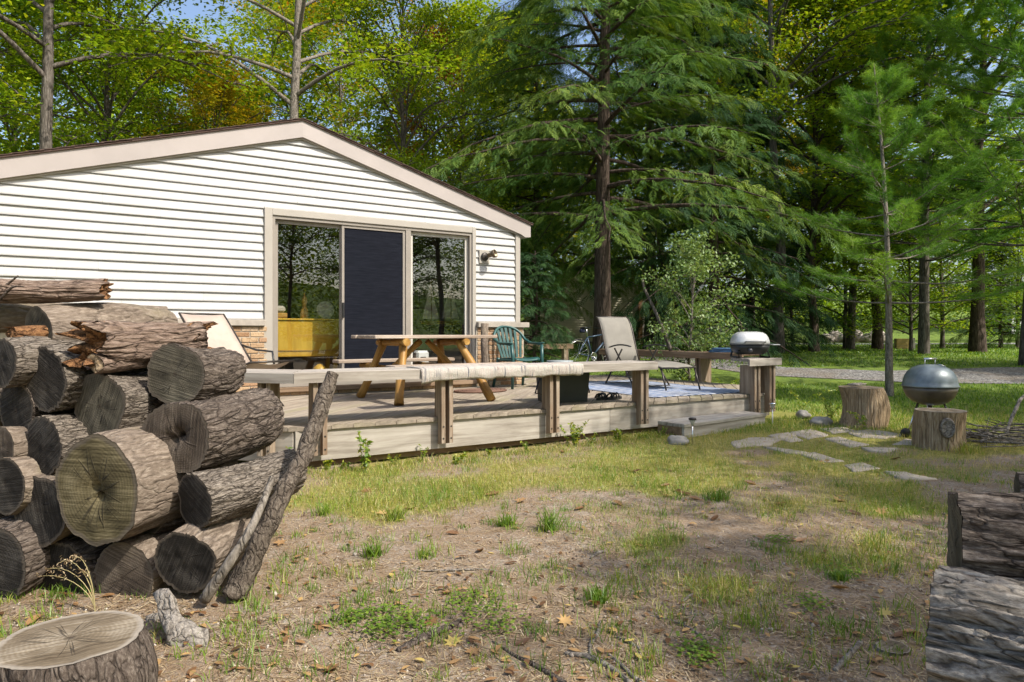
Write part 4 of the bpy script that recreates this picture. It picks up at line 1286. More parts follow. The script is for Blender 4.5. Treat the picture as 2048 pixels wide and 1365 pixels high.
# tools lying on the side bench
tr = thing('folded_tarp', 'folded blue cloth lying on the far side bench', 'cloth', (8.42, 7.05, DZ + .49), .2)
for k in range(4):
    w = .17 - .012 * k
    V = []
    for i in range(7):
        for j in range(7):
            u, v_ = i / 6 * 2 - 1, j / 6 * 2 - 1
            V.append((u * w, v_ * .24 * (1 - .04 * k), .012 + .018 * k + .008 * float(vnoise((u * 2 + k, v_ * 2, k), 12))))
    Fc = [(i * 7 + j, (i + 1) * 7 + j, (i + 1) * 7 + j + 1, i * 7 + j + 1) for i in range(6) for j in range(6)]
    o = obj('fold', mesh('fold', V, Fc, True), plain('blue_tarp', (0.05, 0.11, 0.20), 0.7, 0, 0.3, 8), tr)
    o.modifiers.new('s', 'SOLIDIFY').thickness = .014
# ================================================================== LOG PILE
def axes_from(A):
    A = Vector(A).normalized()
    up = Vector((0, 0, 1))
    X = up.cross(A)
    if X.length < 1e-3: X = Vector((1, 0, 0))
    X.normalize(); Y = A.cross(X)
    return Matrix((X, Y, A)).transposed()

def log_meshes(r, L, seed, rough=1.0, knots=.07, zf=5.5, lump=1.0, taper=0.06, n=126, ns=30, furrow=26, hollow=0.0, ragged=0.0, flat=1.0):
    th = np.linspace(0, 2 * np.pi, n, endpoint=False)
    zz = np.linspace(0, L, ns)
    TH, ZZ = np.meshgrid(th, zz)
    c, s = np.cos(TH), np.sin(TH)
    shape = 1 + lump * 0.115 * vnoise(np.stack([c * 1.1, s * 1.1, ZZ * 2.2], -1), seed) + 0.045 * vnoise(np.stack([c * 3, s * 3, ZZ * 3], -1), seed + 1)
    wig = .25 * vnoise(np.stack([c * 2, s * 2, ZZ * 14], -1), seed + 4)
    c2, s2 = np.cos(TH + wig * .35), np.sin(TH + wig * .35)
    fr_ = furrow * max(.6, r / .13)
    fur = 1 - 2 * np.abs(vnoise(np.stack([c2 * fr_ / 3.2, s2 * fr_ / 3.2, ZZ * zf], -1), seed + 2))
    fur2 = 1 - 2 * np.abs(vnoise(np.stack([c2 * fr_ / 1.6, s2 * fr_ / 1.6, ZZ * zf * 2.5], -1), seed + 3))
    R = r * shape * (1 - taper * ZZ / L) + rough * min(r, .14) * (0.050 * (np.maximum(fur, -.4) - .3) + .022 * fur2)
    Zo = ZZ.copy()
    if ragged:
        Zo[0] += ragged * (vnoise(np.stack([c[0] * 3, s[0] * 3, c[0] * 0], -1), seed + 5)) * r
        Zo[-1] += ragged * (vnoise(np.stack([c[0] * 3, s[0] * 3, c[0] * 0 + 9], -1), seed + 6)) * r
    for kq in range(3):                                # swollen knots
        ka, kz, kr = (seed * 1.7 + kq * 2.3) % 6.28, L * (.2 + .3 * kq) , .045
        da = np.minimum(np.abs(TH - ka), 2 * np.pi - np.abs(TH - ka)) * r
        R = R + knots * r * np.exp(-(da ** 2 + (ZZ - kz) ** 2) / kr ** 2)
    bx_, by_ = .16 * r * math.sin(seed), .16 * r * math.cos(seed * 2)
    arch = np.sin(ZZ / max(L, .01) * np.pi)
    V = np.stack([R * c + bx_ * arch, R * s * flat + by_ * arch, Zo], -1).reshape(-1, 3)
    idx = np.arange(n * ns).reshape(ns, n)
    nxt = np.roll(idx, -1, 1)
    Fq = np.stack([idx[:-1], nxt[:-1], nxt[1:], idx[1:]], -1).reshape(-1, 4)
    bark = mesh('log_bark', V, Fq, True)
    faces = []
    rr = np.array([0.0, .05, .1, .2, .3, .42, .54, .66, .78, .88, .95, 1.0])
    for e, zsgn in ((0, -1), (ns - 1, 1)):
        Re = R[e]; VV = []; rad = []; an = []
        for q_ in rr:
            rv = Re * q_ * (0.995 if q_ == 1 else 1)
            zc = Zo[e] * q_ ** 2 + (zz[e]) * (1 - q_ ** 2)
            bumpz = 0.0035 * r / .15 * vnoise(np.stack([c[0] * q_ * 3.5, s[0] * q_ * 3.5, c[0] * 0 + e], -1), seed + 8) * (1 - q_ ** 6)
            cr = 0
            if hollow: cr = hollow * r * np.exp(-(q_ / .22) ** 2) * (1 + .5 * np.sin(th * 2 + seed))
            if ragged: bumpz = bumpz + ragged * .55 * r * fbm(np.stack([c[0] * q_ * 4, s[0] * q_ * 4, c[0] * 0], -1), seed + 11)
            VV.append(np.stack([rv * c[0], rv * s[0] * flat, zc - zsgn * (-bumpz) * 1 + (-zsgn) * cr + zsgn * 0.001], -1))
            rad.append(np.full(n, q_)); an.append(th)
        VV = np.concatenate(VV); m = len(rr)
        idx = np.arange(n * m).reshape(m, n); nxt = np.roll(idx, -1, 1)
        Fq = np.stack([idx[:-1], idx[1:], nxt[1:], nxt[:-1]], -1).reshape(-1, 4)
        if zsgn > 0: Fq = Fq[:, ::-1]
        faces.append(mesh('cut_face', VV, Fq, True, {'rad': np.concatenate(rad), 'ang': np.concatenate(an)}))
    return bark, faces

def put_log(name, label, cat, P, A, r, L, seed, bmat, cmat, group=None, roll=0.0, back=True, **k):
    bark, (f0, f1) = log_meshes(r, L, seed, **k)
    o = obj(name, bark, M[bmat])
    Mx = axes_from(A).to_4x4() @ Matrix.Rotation(roll, 4, 'Z')
    o.matrix_world = Matrix.Translation(P) @ Mx
    tag(o, label, cat, group)
    a = obj('cut_face', f0, M[cmat], o)
    if back: b = obj('cut_face', f1, M[cmat], o)
    return o

def cam_dir(phi, pitch=0):
    a = math.radians(phi); p = math.radians(pitch)
    return Vector((math.cos(p) * (math.cos(a) * Fx + math.sin(a) * Rx), math.cos(p) * (math.cos(a) * Fy + math.sin(a) * Ry), math.sin(p)))

LOGS = [
 # px, py, face height px, depth, phi, pitch, length, bark, cut, extra, label
 (192, 985, 215, 2.76, 15, 0, .60, 'bark_smooth', 'cut_olive', dict(hollow=.12, rough=.5), 'largest log of the pile, mossy olive cut end with a dark slot at its heart'),
 (350, 876, 150, 2.88, 12, 2, .60, 'bark_dark', 'cut_brown', dict(hollow=.30, rough=.9), 'log with a hole rotted in its brown heart, lying on the slanting ridged log'),
 (350, 748, 122, 3.02, 12, -1, .36, 'bark_dark', 'cut_grey', dict(rough=.8), 'dark smooth worn log sitting in front of the canvas chair, top of the pile'),
 (200, 813, 134, 2.98, 18, 0, .55, 'bark_log', 'cut_grey', dict(rough=.7), 'log with a clean grey green sawn end above the largest mossy log'),
 (90, 760, 128, 2.98, 22, 0, .48, 'bark_log', 'cut_black', dict(rough=1.3), 'thick ridged bark log with a black cut end and an orange fungus spot'),
 (77, 662, 96, 3.14, 27, 1, .66, 'bark_smooth', 'cut_grey', dict(rough=.35), 'smooth barked log with a dark tilted end near the top of the pile'),
 (-30, 632, 62, 3.25, 50, 0, .80, 'bark_smooth', 'cut_grey', dict(rough=.5), 'thin smooth log lying crosswise right under the topmost bark slab'),
 (86, 893, 116, 2.93, 25, 0, .45, 'bark_log', 'cut_black', dict(rough=1.1), 'ridged log with a narrow dark end beside the largest mossy log'),
 (0, 727, 98, 2.97, 24, 0, .40, 'bark_log', 'cut_black', dict(rough=1.1), 'black ended ridged log left of the one with the orange fungus spot'),
 (33, 822, 112, 3.05, 24, 0, .40, 'bark_dark', 'cut_black', dict(), 'mossy dark log sunk in the shade below the black ended ridged log'),
 (76, 1020, 142, 2.88, 17, 0, .42, 'bark_smooth', 'cut_black', dict(rough=.5), 'shaded log with a knobbly rim left of the largest mossy log'),
 (10, 968, 112, 2.90, 20, 0, .42, 'bark_smooth', 'cut_black', dict(rough=.6), 'small shaded round log above the shadowed bottom row'),
 (4, 893, 78, 2.95, 22, 0, .42, 'bark_smooth', 'cut_brown', dict(rough=.7), 'thinnest round log wedged in the dark part of the pile'),
 (-12, 1140, 170, 2.85, 18, 0, .45, 'bark_dark', 'cut_black', dict(), 'dark bottom row log at the very shaded end of the pile'),
 (122, 1156, 150, 2.90, 14, 0, .50, 'bark_dark', 'cut_black', dict(rough=.7), 'bottom row log wholly in shade behind the seeding grass stalk'),
 (244, 1158, 142, 2.84, 12, 0, .52, 'bark_smooth', 'cut_brown', dict(rough=.5), 'bottom row log whose brown end is half in sunlight'),
 (368, 1124, 134, 2.76, 10, 9, .58, 'bark_smooth', 'cut_black', dict(rough=.8), 'bottom log with a black radially cracked end and a bark rim'),
 (388, 1002, 106, 2.80, 30, 4, .52, 'bark_log', 'cut_black', dict(rough=1.0), 'slanting pale log with fine ridged bark and a small black end'),
]
for i, (px, py, h, Z, phi, pit, L, bm_, cm_, ex, lab) in enumerate(LOGS):
    put_log('firewood_log', lab, 'log', pt(px, py, Z), cam_dir(phi, pit), h / 2 * 1.01 * Z / FPX, L, 100 + i * 13, bm_, cm_, 'logs in the firewood pile', roll=i * 1.7, taper=.02 + .05 * (i % 4), **ex)
# bark slab on top, rotten log, wedge of split wood
M['rotten'] = bark_mat('crumbling_orange_wood', (0.07, 0.034, 0.018), (0.22, 0.11, 0.05), (0.42, 0.23, 0.10), (30, 30, 18), bump=1.0)
M['rotten_bark'] = bark_mat('peeling_brown_bark', (0.09, 0.062, 0.047), (0.21, 0.15, 0.115), (0.37, 0.29, 0.23), (30, 30, 7))
def rot_cut():
    return M['rotten']
put_log('bark_slab', 'flat brown bark slab lying on top of the firewood pile', 'bark', pt(-40, 580, 3.12), cam_dir(64, 1.5), .078, .50, 501, 'rotten_bark', 'rotten', 'logs in the firewood pile', flat=.68, ragged=.4, roll=.0, rough=2.2)
put_log('rotten_log', 'rotten log with a crumbling orange broken end', 'log', pt(186, 690, 2.98), cam_dir(36, 1), .108, .50, 517, 'rotten_bark', 'rotten', 'logs in the firewood pile', ragged=1.1, roll=.6, rough=1.8)
put_log('split_wood', 'small pale wedge of split wood tucked under the rotten log', 'split wood', pt(188, 728, 2.92), cam_dir(20, 4), .045, .30, 523, 'rotten_bark', 'stumpwood', 'logs in the firewood pile', ragged=.5, rough=1.0, n=9)
put_log('split_wood', 'splintered orange chip between the black ended logs', 'split wood', pt(22, 668, 3.02), cam_dir(40, 0), .035, .22, 531, 'rotten', 'rotten', 'logs in the firewood pile', ragged=.9, rough=1.5, n=12)
# logs behind the visible ones, so that the pile has a body
for i, (px, py, Z, r, L, lab) in enumerate(((278, 800, 3.08, .055, .4, 'thin dark log wedged between the clean grey end and the worn top log'), (160, 905, 3.0, .05, .4, 'thin dark log in the gap above the largest mossy log'), (300, 1040, 2.95, .07, .4, 'shadowed log in the gap right of the largest mossy log'), (130, 1090, 3.0, .07, .4, 'small dark log peeping out under the largest mossy log'), (-60, 1000, 3.3, .17, .6, 'log deep in the pile behind the shaded bottom row'), (-70, 800, 3.3, .16, .6, 'log deep in the pile behind the black ended ridged logs'))):
    put_log('firewood_log', lab, 'log', pt(px, py, Z), cam_dir(20), r, L, 640 + i * 9, 'bark_dark', 'cut_black', 'logs in the firewood pile')

# leaning prop pole and thin branch
def branch(name, label, cat, pts, radii, mat, n=14, seg=26, knob=0.12, seed=1, group=None):
    pts = np.array([tuple(p) for p in pts]); radii = np.array(radii, float)
    t = np.linspace(0, len(pts) - 1, seg)
    def cr(a, t):
        i = np.clip(t.astype(int), 0, len(a) - 2); f = t - i
        p0 = a[np.clip(i - 1, 0, len(a) - 1)]; p1 = a[i]; p2 = a[i + 1]; p3 = a[np.clip(i + 2, 0, len(a) - 1)]
        f = f[:, None] if a.ndim > 1 else f
        return .5 * ((2 * p1) + (-p0 + p2) * f + (2 * p0 - 5 * p1 + 4 * p2 - p3) * f ** 2 + (-p0 + 3 * p1 - 3 * p2 + p3) * f ** 3)
    P = cr(pts, t); R = cr(radii, t)
    V, Fc = tube(P, R, n)
    V = np.array(V); C = np.repeat(P, n, 0)
    d = V - C
    V = C + d * (1 + knob * fbm(V * 14, seed, 3))[:, None]
    o = obj(name, mesh(name, V, Fc, True), mat)
    return tag(o, label, cat, group) if label else o
M['bark_pole'] = bark_mat('lichen_grey_bark', (0.055, 0.043, 0.033), (0.125, 0.10, 0.078), (0.24, 0.205, 0.165), (34, 34, 16), moss=(0.16, 0.155, 0.10), crack=.6)
branch('leaning_pole', 'crooked bark covered pole leaning up from the pile towards the deck', 'pole',
       [pt(470, 1190, 2.78), pt(520, 1085, 2.82), pt(572, 975, 2.92), pt(612, 900, 3.02), pt(640, 820, 3.12), pt(668, 748, 3.2)],
       [.050, .041, .035, .037, .034, .032], M['bark_pole'], 18, 60, .55, 4)
branch('dead_branch', 'thin bare grey branch along the foot of the leaning pole', 'branch',
       [pt(408, 1200, 2.70), pt(455, 1130, 2.68), pt(500, 1060, 2.72), pt(528, 1000, 2.80), pt(545, 955, 2.86)], [.024, .020, .017, .015, .014], M['bark_pale'], 10, 30, .2, 8)
for k, (a, b, c) in enumerate((((-15, 590, 3.1), (20, 565, 3.1), (36, 552, 3.08)), ((0, 600, 3.08), (25, 575, 3.05), (48, 574, 3.02)))):
    branch('twig', ('bare grey twig poking up from the top bark slab', 'short bent twig lying on the top bark slab')[k], 'twig', [pt(*a), pt(*b), pt(*c)], [.006, .005, .003], M['bark_dark'], 6, 10, .1, 20 + k)
# loose bark
def plate(name, label, cat, outline, mat, thick=.03, seed=3, jitter=.02, group=None):
    """thick lumpy plate from an outline of world points"""
    P = [Vector(p) for p in outline]
    c = sum(P, Vector()) / len(P)
    nrm = Vector()
    for i in range(len(P)): nrm += (P[i] - c).cross(P[(i + 1) % len(P)] - c)
    nrm.normalize()
    if nrm.dot(Vector((0, 0, EYE)) - c) < 0: nrm = -nrm
    D = []
    for i in range(len(P)):
        a, b = P[i], P[(i + 1) % len(P)]
        for k in range(4): D.append(a.lerp(b, k / 4))
    n = len(D); V = []; Fc = []
    rings = [1.0, .8, .55, .3, .0]
    for side in (1, -1):
        base = len(V)
        for q_ in rings[:-1]:
            for p in D:
                w = c.lerp(p, q_)
                off = thick * (.5 + .6 * (1 - q_ ** 2)) * side
                w = w + nrm * (off + jitter * float(fbm(np.array(w) * 16 + side * 5, seed, 3))) + Vector([jitter * .5 * float(vnoise(np.array(w) * 25, seed + k)) for k in range(3)])
                V.append(w)
        V.append(c + nrm * (thick * 1.1 * side)); ci = len(V) - 1
        for r_ in range(len(rings) - 2):
            for i in range(n):
                j = (i + 1) % n
                Fc.append((base + r_ * n + i, base + r_ * n + j, base + (r_ + 1) * n + j, base + (r_ + 1) * n + i))
        for i in range(n):
            Fc.append((base + (len(rings) - 2) * n + i, base + (len(rings) - 2) * n + (i + 1) % n, ci))
    half = len(V) // 2
    for i in range(n): Fc.append((i, (i + 1) % n, half + (i + 1) % n, half + i))
    o = MB().add(V, Fc).build(name, mat, None, True)
    return tag(o, label, cat, group) if label else o
plate('bark_piece', 'loose grey piece of bark propped against the bottom logs', 'bark',
      [pt(312, 1186, 2.52), pt(338, 1183, 2.52), pt(350, 1222, 2.48), pt(378, 1246, 2.46), pt(418, 1262, 2.44), pt(422, 1296, 2.38), pt(385, 1322, 2.35), pt(345, 1302, 2.38), pt(320, 1250, 2.45)], M['bark_barkchunk'], .022, 5, .022)
plate('bark_piece', 'small loose chip of bark beside the larger propped piece', 'bark',
      [pt(290, 1236, 2.62), pt(318, 1228, 2.62), pt(322, 1262, 2.58), pt(296, 1270, 2.56)], M['bark_barkchunk'], .018, 9, .015)

def stump(name, label, px, Z, rx, ztop, bmat, cmat, seed, flare=.10, rough=.6, knot=None):
    x, y = wz(px, Z)
    g = ghf(x, y)
    bark, (f0, f1) = log_meshes(rx, ztop - g + .04, seed, rough=rough, taper=flare, n=120, ns=24, furrow=30, knots=.0, lump=.35)
    o = obj(name, bark, M[bmat], None, (x, y, g - .04))
    tag(o, label, 'stump')
    obj('cut_face', f1, M[cmat], o)
    return o
stump('tree_stump', 'broad pale topped chopping stump in front of the firewood pile', 140, 1.97, .192, .245, 'bark_dark', 'cut_pale', 71, .02)
s2 = stump('tree_stump', 'brown upright stump between the goldenrod and the slim pine', 1722, 8.05, .262, .50, 'stumpwood', 'cut_pale', 83, .08, .5)
s3 = stump('tree_stump', 'upright stump with a round grey knot standing before the kettle grill', 1882, 6.62, .235, .385, 'stumpwood', 'cut_pale', 97, .05, .4)
# knot on the grill stump, facing the camera
d = Vector((-s3.location.x, -s3.location.y, 0)).normalized()
d = Matrix.Rotation(math.radians(14), 3, 'Z') @ d
kn = MB().lathe([(0, .012), (.02, .006), (.045, .010), (.052, .018), (.060, .010), (.066, -.02)], 20, Matrix.Diagonal((1, 1.55, 1, 1)))
ko = kn.build('knot', M['bark_pale'], s3, True)
ko.rotation_euler = d.to_track_quat('Z', 'Y').to_euler()
ko.location = d * .236 + Vector((0, 0, .26))
plate('bark_piece', 'curled strip of bark lying on top of the brown stump', 'bark', [pt(1693, 769, 7.95), pt(1722, 766, 8.05), pt(1733, 769, 8.1), pt(1712, 771, 7.9)], M['bark_barkchunk'], .012, 6, .01)

M['bark_furrow'] = bark_mat('deep_furrowed_bark', (0.07, 0.058, 0.046), (0.26, 0.23, 0.195), (0.46, 0.42, 0.36), (26, 26, 7), crack=.95)
# logs at the right edge
put_log('firewood_log', 'weathered grey log with a split flat top, upper of the stack at the path side', 'log', pt(1908, 1090, 1.80), cam_dir(117, -1), .128, .75, 811, 'bark_dark', 'cut_grey', 'logs stacked at the yard corner', rough=2.4, furrow=24, zf=2.5, n=150, ns=50, roll=.5, ragged=.05, knots=.12)
put_log('firewood_log', 'deeply furrowed whitish bark log, lowest of the stack at the path side', 'log', pt(1872, 1292, 1.68), cam_dir(129, 0), .172, .75, 823, 'bark_furrow', 'cut_grey', 'logs stacked at the yard corner', rough=4.0, furrow=24, zf=3.2, n=170, ns=60, roll=1.2, ragged=.05, knots=.12)
put_log('firewood_log', 'small dark log end on top of the stack at the path side', 'log', pt(2035, 985, 1.95), cam_dir(118, 0), .05, .5, 835, 'bark_dark', 'cut_grey', 'logs stacked at the yard corner', rough=1.0)

# ================================================================== KETTLE GRILL
kx, ky = wz(1860, 7.25)
kg = thing('kettle_grill', 'round grey kettle barbecue standing behind the knotted stump', 'grill', (kx, ky, ghf(kx, ky)), AZ * -1)
def enamel(name, col, rough):
    t = NT(name); v = t.coord()
    n = t.noise(v, 7, 5, 0.6)
    c = t.ramp(n, [(0.35, tuple(x * .75 for x in col)), (0.65, tuple(x * 1.2 for x in col))])
    t.bsdf(c, t.math('MULTIPLY_ADD', n, .25, rough), 0.25, None, 0.5, coat=0.3)
    return t.m
RK = .262; ZK = .565
lidp = [(RK + .008, ZK - .012), (RK + .012, ZK), (RK, ZK + .012), (RK * .985, ZK + .05), (RK * .93, ZK + .10), (RK * .82, ZK + .150), (RK * .66, ZK + .190), (RK * .45, ZK + .216), (RK * .22, ZK + .228), (0, ZK + .231)]
MB().lathe(lidp, 48).build('lid', enamel('faded_slate_enamel', (0.17, 0.20, 0.21), .30), kg, True)
bowl = [(0, ZK - .215), (.06, ZK - .213), (RK * .45, ZK - .200), (RK * .68, ZK - .170), (RK * .86, ZK - .120), (RK * .96, ZK - .060), (RK, ZK - .013)]
MB().lathe(bowl, 48).build('bowl', enamel('dark_brown_bowl_enamel', (0.105, 0.085, 0.062), .34), kg, True)  # bowl enamel is browner and darker than the lid
lidh = MB(); 
lidh.tube([(-.055, 0, ZK + .222), (-.055, 0, ZK + .285)], .006, 8); lidh.tube([(.055, 0, ZK + .222), (.055, 0, ZK + .285)], .006, 8)
lidh.tube([(-.068, 0, ZK + .288), (.068, 0, ZK + .288)], .011, 10)
lidh.build('lid_handle', M['chrome'], kg, True)
MB().lathe([(0, 0), (.045, 0), (.045, .006), (0, .008)], 20, Matrix.Translation((.10, -.03, ZK + .215)) @ Matrix.Rotation(.30, 4, 'Y')).build('vent', M['chrome'], kg, True)
MB().lathe([(0, ZK - .30), (.11, ZK - .30), (.12, ZK - .285), (.02, ZK - .25), (.02, ZK - .21)], 24).build('ash_catcher', M['chrome'], kg, True)
for k, a in enumerate((math.radians(185), math.radians(305), math.radians(65))):
    c_, s_ = math.cos(a), math.sin(a)
    MB().tube([(.14 * c_, .14 * s_, ZK - .19), (.27 * c_, .27 * s_, .01)], .011, 8).build('leg', M['chrome'], kg, True)
    if k < 1:
        MB().lathe([(0, -.012), (.05, -.012), (.055, 0), (.05, .012), (0, .012)], 18, Matrix.Translation((.28 * c_, .28 * s_, .055)) @ Matrix.Rotation(math.pi / 2, 4, 'X')).build('wheel', M['black'], kg, True)

# ================================================================== FLAGSTONES, STONES
def gpt(px, py):
    z = 0.0
    for _ in range(6):
        Z = FPX * (EYE - z) / (py - HY)
        x, y = wz(px, Z); z = ghf(x, y)
    return Vector((x, y, z))
PAV = [[(190, 1030), (300, 1000), (520, 1010), (460, 1045), (230, 1065)], [(430, 990), (560, 970), (660, 1020), (560, 1030)], [(560, 968), (700, 950), (800, 985), (680, 1010)],
       [(770, 945), (900, 935), (1000, 962), (850, 975)], [(940, 975), (1060, 950), (1290, 985), (1180, 1010), (1010, 1000)], [(790, 1010), (880, 995), (1060, 1048), (950, 1060)],
       [(1030, 1065), (1240, 1070), (1180, 1095), (1060, 1085)], [(410, 1060), (560, 1075), (700, 1100), (560, 1105)], [(640, 1110), (720, 1100), (910, 1150), (780, 1155)],
       [(900, 1180), (1020, 1165), (1130, 1200), (960, 1215)], [(1150, 1215), (1300, 1222), (1480, 1262), (1300, 1268)], [(1290, 1012), (1350, 1020), (1350, 1045), (1220, 1045)]]
for k, pv in enumerate(PAV):
    W = [gpt(1400 + a / 3.16, 560 + b / 3.16) for a, b in pv]
    c = sum(W, Vector()) / len(W)
    D = []
    for i in range(len(W)):
        a, b = W[i], W[(i + 1) % len(W)]
        for j in range(5):
            p = a.lerp(b, j / 5)
            D.append(Vector((p.x + .03 * float(vnoise((p.x * 5, p.y * 5, 0), k)), p.y + .03 * float(vnoise((p.x * 5, p.y * 5, 5), k)), 0)))
    n = len(D); V = []; Fc = []
    for q_, zz_ in ((1.0, -.05), (1.0, .006), (.95, .014), (.5, .015)):
        for p in D:
            w = c.lerp(Vector((p.x, p.y, c.z)), q_)
            V.append((w.x, w.y, ghf(w.x, w.y) + zz_ + (.004 * float(vnoise((w.x * 8, w.y * 8, 0), k)) if q_ < 1 else 0)))
    V.append((c.x, c.y, ghf(c.x, c.y) + .015))
    for r_ in range(3):
        for i in range(n): Fc.append((r_ * n + i, r_ * n + (i + 1) % n, (r_ + 1) * n + (i + 1) % n, (r_ + 1) * n + i))
    for i in range(n): Fc.append((3 * n + i, 3 * n + (i + 1) % n, 4 * n))
    o = MB().add(V, Fc).build('flagstone', M['paver'], None, True)
    tag(o, 'irregular tan flagstone of the path between the step and the kettle grill', 'flagstone', 'flagstones of the garden path')

def rock(px, py, w, h, seed, label=None, group=None, mat='rock', name='field_stone', P=None):
    P = P or gpt(px, py)
    n1, n2 = 20, 12
    V = []
    for j in range(n2 + 1):
        b = math.pi * j / n2
        for i in range(n1):
            a = 2 * math.pi * i / n1
            d = np.array((math.sin(b) * math.cos(a), math.sin(b) * math.sin(a), math.cos(b)))
            f = 1 + .5 * float(fbm(d * 1.6, seed, 4))
            V.append((d[0] * w / 2 * f, d[1] * w * .42 * f, d[2] * h * .62 * f + h * .35))
    Fc = [(j * n1 + i, j * n1 + (i + 1) % n1, (j + 1) * n1 + (i + 1) % n1, (j + 1) * n1 + i) for j in range(n2) for i in range(n1)]
    o = MB().add(V, Fc).build(name, M[mat], None, True, loc=P, rot=(0, 0, seed * .7))
    if label: tag(o, label, 'stone', group)
    return o
rock(1355, 888, .22, .09, 3, 'round grey field stone lying before the wooden step')
rock(1606, 838, .20, .13, 5, 'larger pale stone at the foot of the goldenrod')
rock(1642, 852, .26, .12, 8, 'flatter grey stone between the goldenrod and the brown stump')
M['rock2'] = plain('pinkish_boulder', (0.34, 0.29, 0.26), 0.9, 0, 0.35, 5, 0.4)
for k, px in enumerate((1655, 1672, 1690, 1712, 1735, 1752, 1768)):
    x, y = wz(px, 37.8 + (k % 2)); rock(0, 0, .75 + .3 * (k % 3) / 2, .55 + .15 * (k % 2), 30 + k, 'boulder in the row beyond the far road', 'boulders beyond the road', 'rock2', 'boulder', Vector((x, y, ghf(x, y))))

# solar path lights
for k, (px, py, lab) in enumerate(((1385, 888, 'dark solar path light standing at the corner of the wooden step'), (1545, 850, 'pale solar path light beside the grill pier'))):
    P = gpt(px, py)
    s_ = thing('path_light', lab, 'path light', P, group='solar path lights')
    MB().lathe([(0, -.03), (.007, -.03), (.007, .19), (0, .19)], 8).build('stake', M['chrome'] if k == 0 else M['white'], s_, True)
    MB().lathe([(.010, .19), (.032, .245), (.030, .248), (0, .205)], 18).build('lens', plain('frosted_lens', (0.45, 0.44, 0.42), 0.3), s_, True)
    MB().lathe([(0, .249), (.040, .249), (.041, .262), (.034, .27), (0, .272)], 18).build('cap', M['darkmetal'] if k == 0 else M['chrome'], s_, True)

# ================================================================== BICYCLE
bx, by = wz(1157, 15.3)
bk = thing('bicycle', 'slate blue bicycle standing against the big hemlock trunk', 'bicycle', (bx, by, ghf(bx, by)), -AZ + math.radians(36))
BM = plain('slate_blue_paint', (0.06, 0.10, 0.16), 0.35, 0.2)
def wheel(cx):
    P = [(cx + .33 * math.cos(a), 0, .345 + .33 * math.sin(a)) for a in np.linspace(0, 2 * math.pi, 41)]
    w = MB().tube(P, .019, 8, False).build('wheel', M['black'], bk, True)
    P = [(cx + .305 * math.cos(a), 0, .345 + .305 * math.sin(a)) for a in np.linspace(0, 2 * math.pi, 41)]
    MB().tube(P, .010, 6, False).build('rim', M['chrome'], w, True)
    sp = MB()
    for k in range(18):
        a = 2 * math.pi * k / 18
        sp.tube([(cx, .02 * (-1) ** k, .345), (cx + .30 * math.cos(a), 0, .345 + .30 * math.sin(a))], .0022, 4)
    sp.build('spokes', M['chrome'], w)
    MB().tube([(cx, -.05, .345), (cx, .05, .345)], .02, 10).build('hub', M['chrome'], w, True)
wheel(0); wheel(1.04)
fr = MB()
BBk, SEAT, HEAD, HEAD2 = (.42, 0, .28), (.27, 0, .72), (.84, 0, .80), (.87, 0, .68)
for a, b, r in ((BBk, SEAT, .018), (SEAT, HEAD, .017), (BBk, HEAD2, .020), (HEAD, HEAD2, .022), ((0, .035, .345), BBk, .010), ((0, -.035, .345), BBk, .010), ((0, .03, .345), SEAT, .009), ((0, -.03, .345), SEAT, .009), (HEAD2, (1.04, .04, .345), .012), (HEAD2, (1.04, -.04, .345), .012)):
    fr.tube([a, b], r, 8)
fr.build('frame', BM, bk, True)
MB().tube([SEAT, (.24, 0, .93)], .014, 8).build('seat_post', M['chrome'], bk, True)
MB().add([(.10, -.075, .955), (.10, .075, .955), (.24, .05, .965), (.38, .018, .955), (.38, -.018, .955), (.24, -.05, .965), (.12, -.06, .92), (.12, .06, .92), (.36, .012, .93), (.36, -.012, .93)],
         [(0, 1, 2, 5), (5, 2, 3, 4), (0, 6, 7, 1), (1, 7, 8, 3, 2), (0, 5, 4, 9, 6), (3, 8, 9, 4), (6, 9, 8, 7)]).build('saddle', M['black'], bk, True)
MB().box(.05, .19, -.04, .04, .83, .92, .02).build('saddle_bag', plain('navy_cloth', (0.02, 0.025, 0.06), 0.8), bk)
MB().tube([HEAD, (.82, 0, .92)], .014, 8).build('stem', M['black'], bk, True)
MB().tube([(.76, -.30, .95), (.82, -.1, .93), (.82, .1, .93), (.76, .30, .95)], .012, 8).build('handlebar', M['black'], bk, True)
MB().lathe([(.085, -.004), (.10, -.004), (.10, .004), (.085, .004), (.085, -.004)], 24, Matrix.Translation((.42, -.06, .28)) @ Matrix.Rotation(math.pi / 2, 4, 'X')).build('chainring', M['chrome'], bk, True)
MB().tube([(.42, -.06, .28), (.50, -.075, .14)], .010, 6).tube([(.42, .06, .28), (.34, .075, .42)], .010, 6).build('crank', M['chrome'], bk, True)
for p in ((.50, -.115, .14), (.34, .115, .42)):
    MB().box(p[0] - .045, p[0] + .045, p[1] - .04, p[1] + .04, p[2] - .012, p[2] + .012, .004).build('pedal', M['black'], bk)

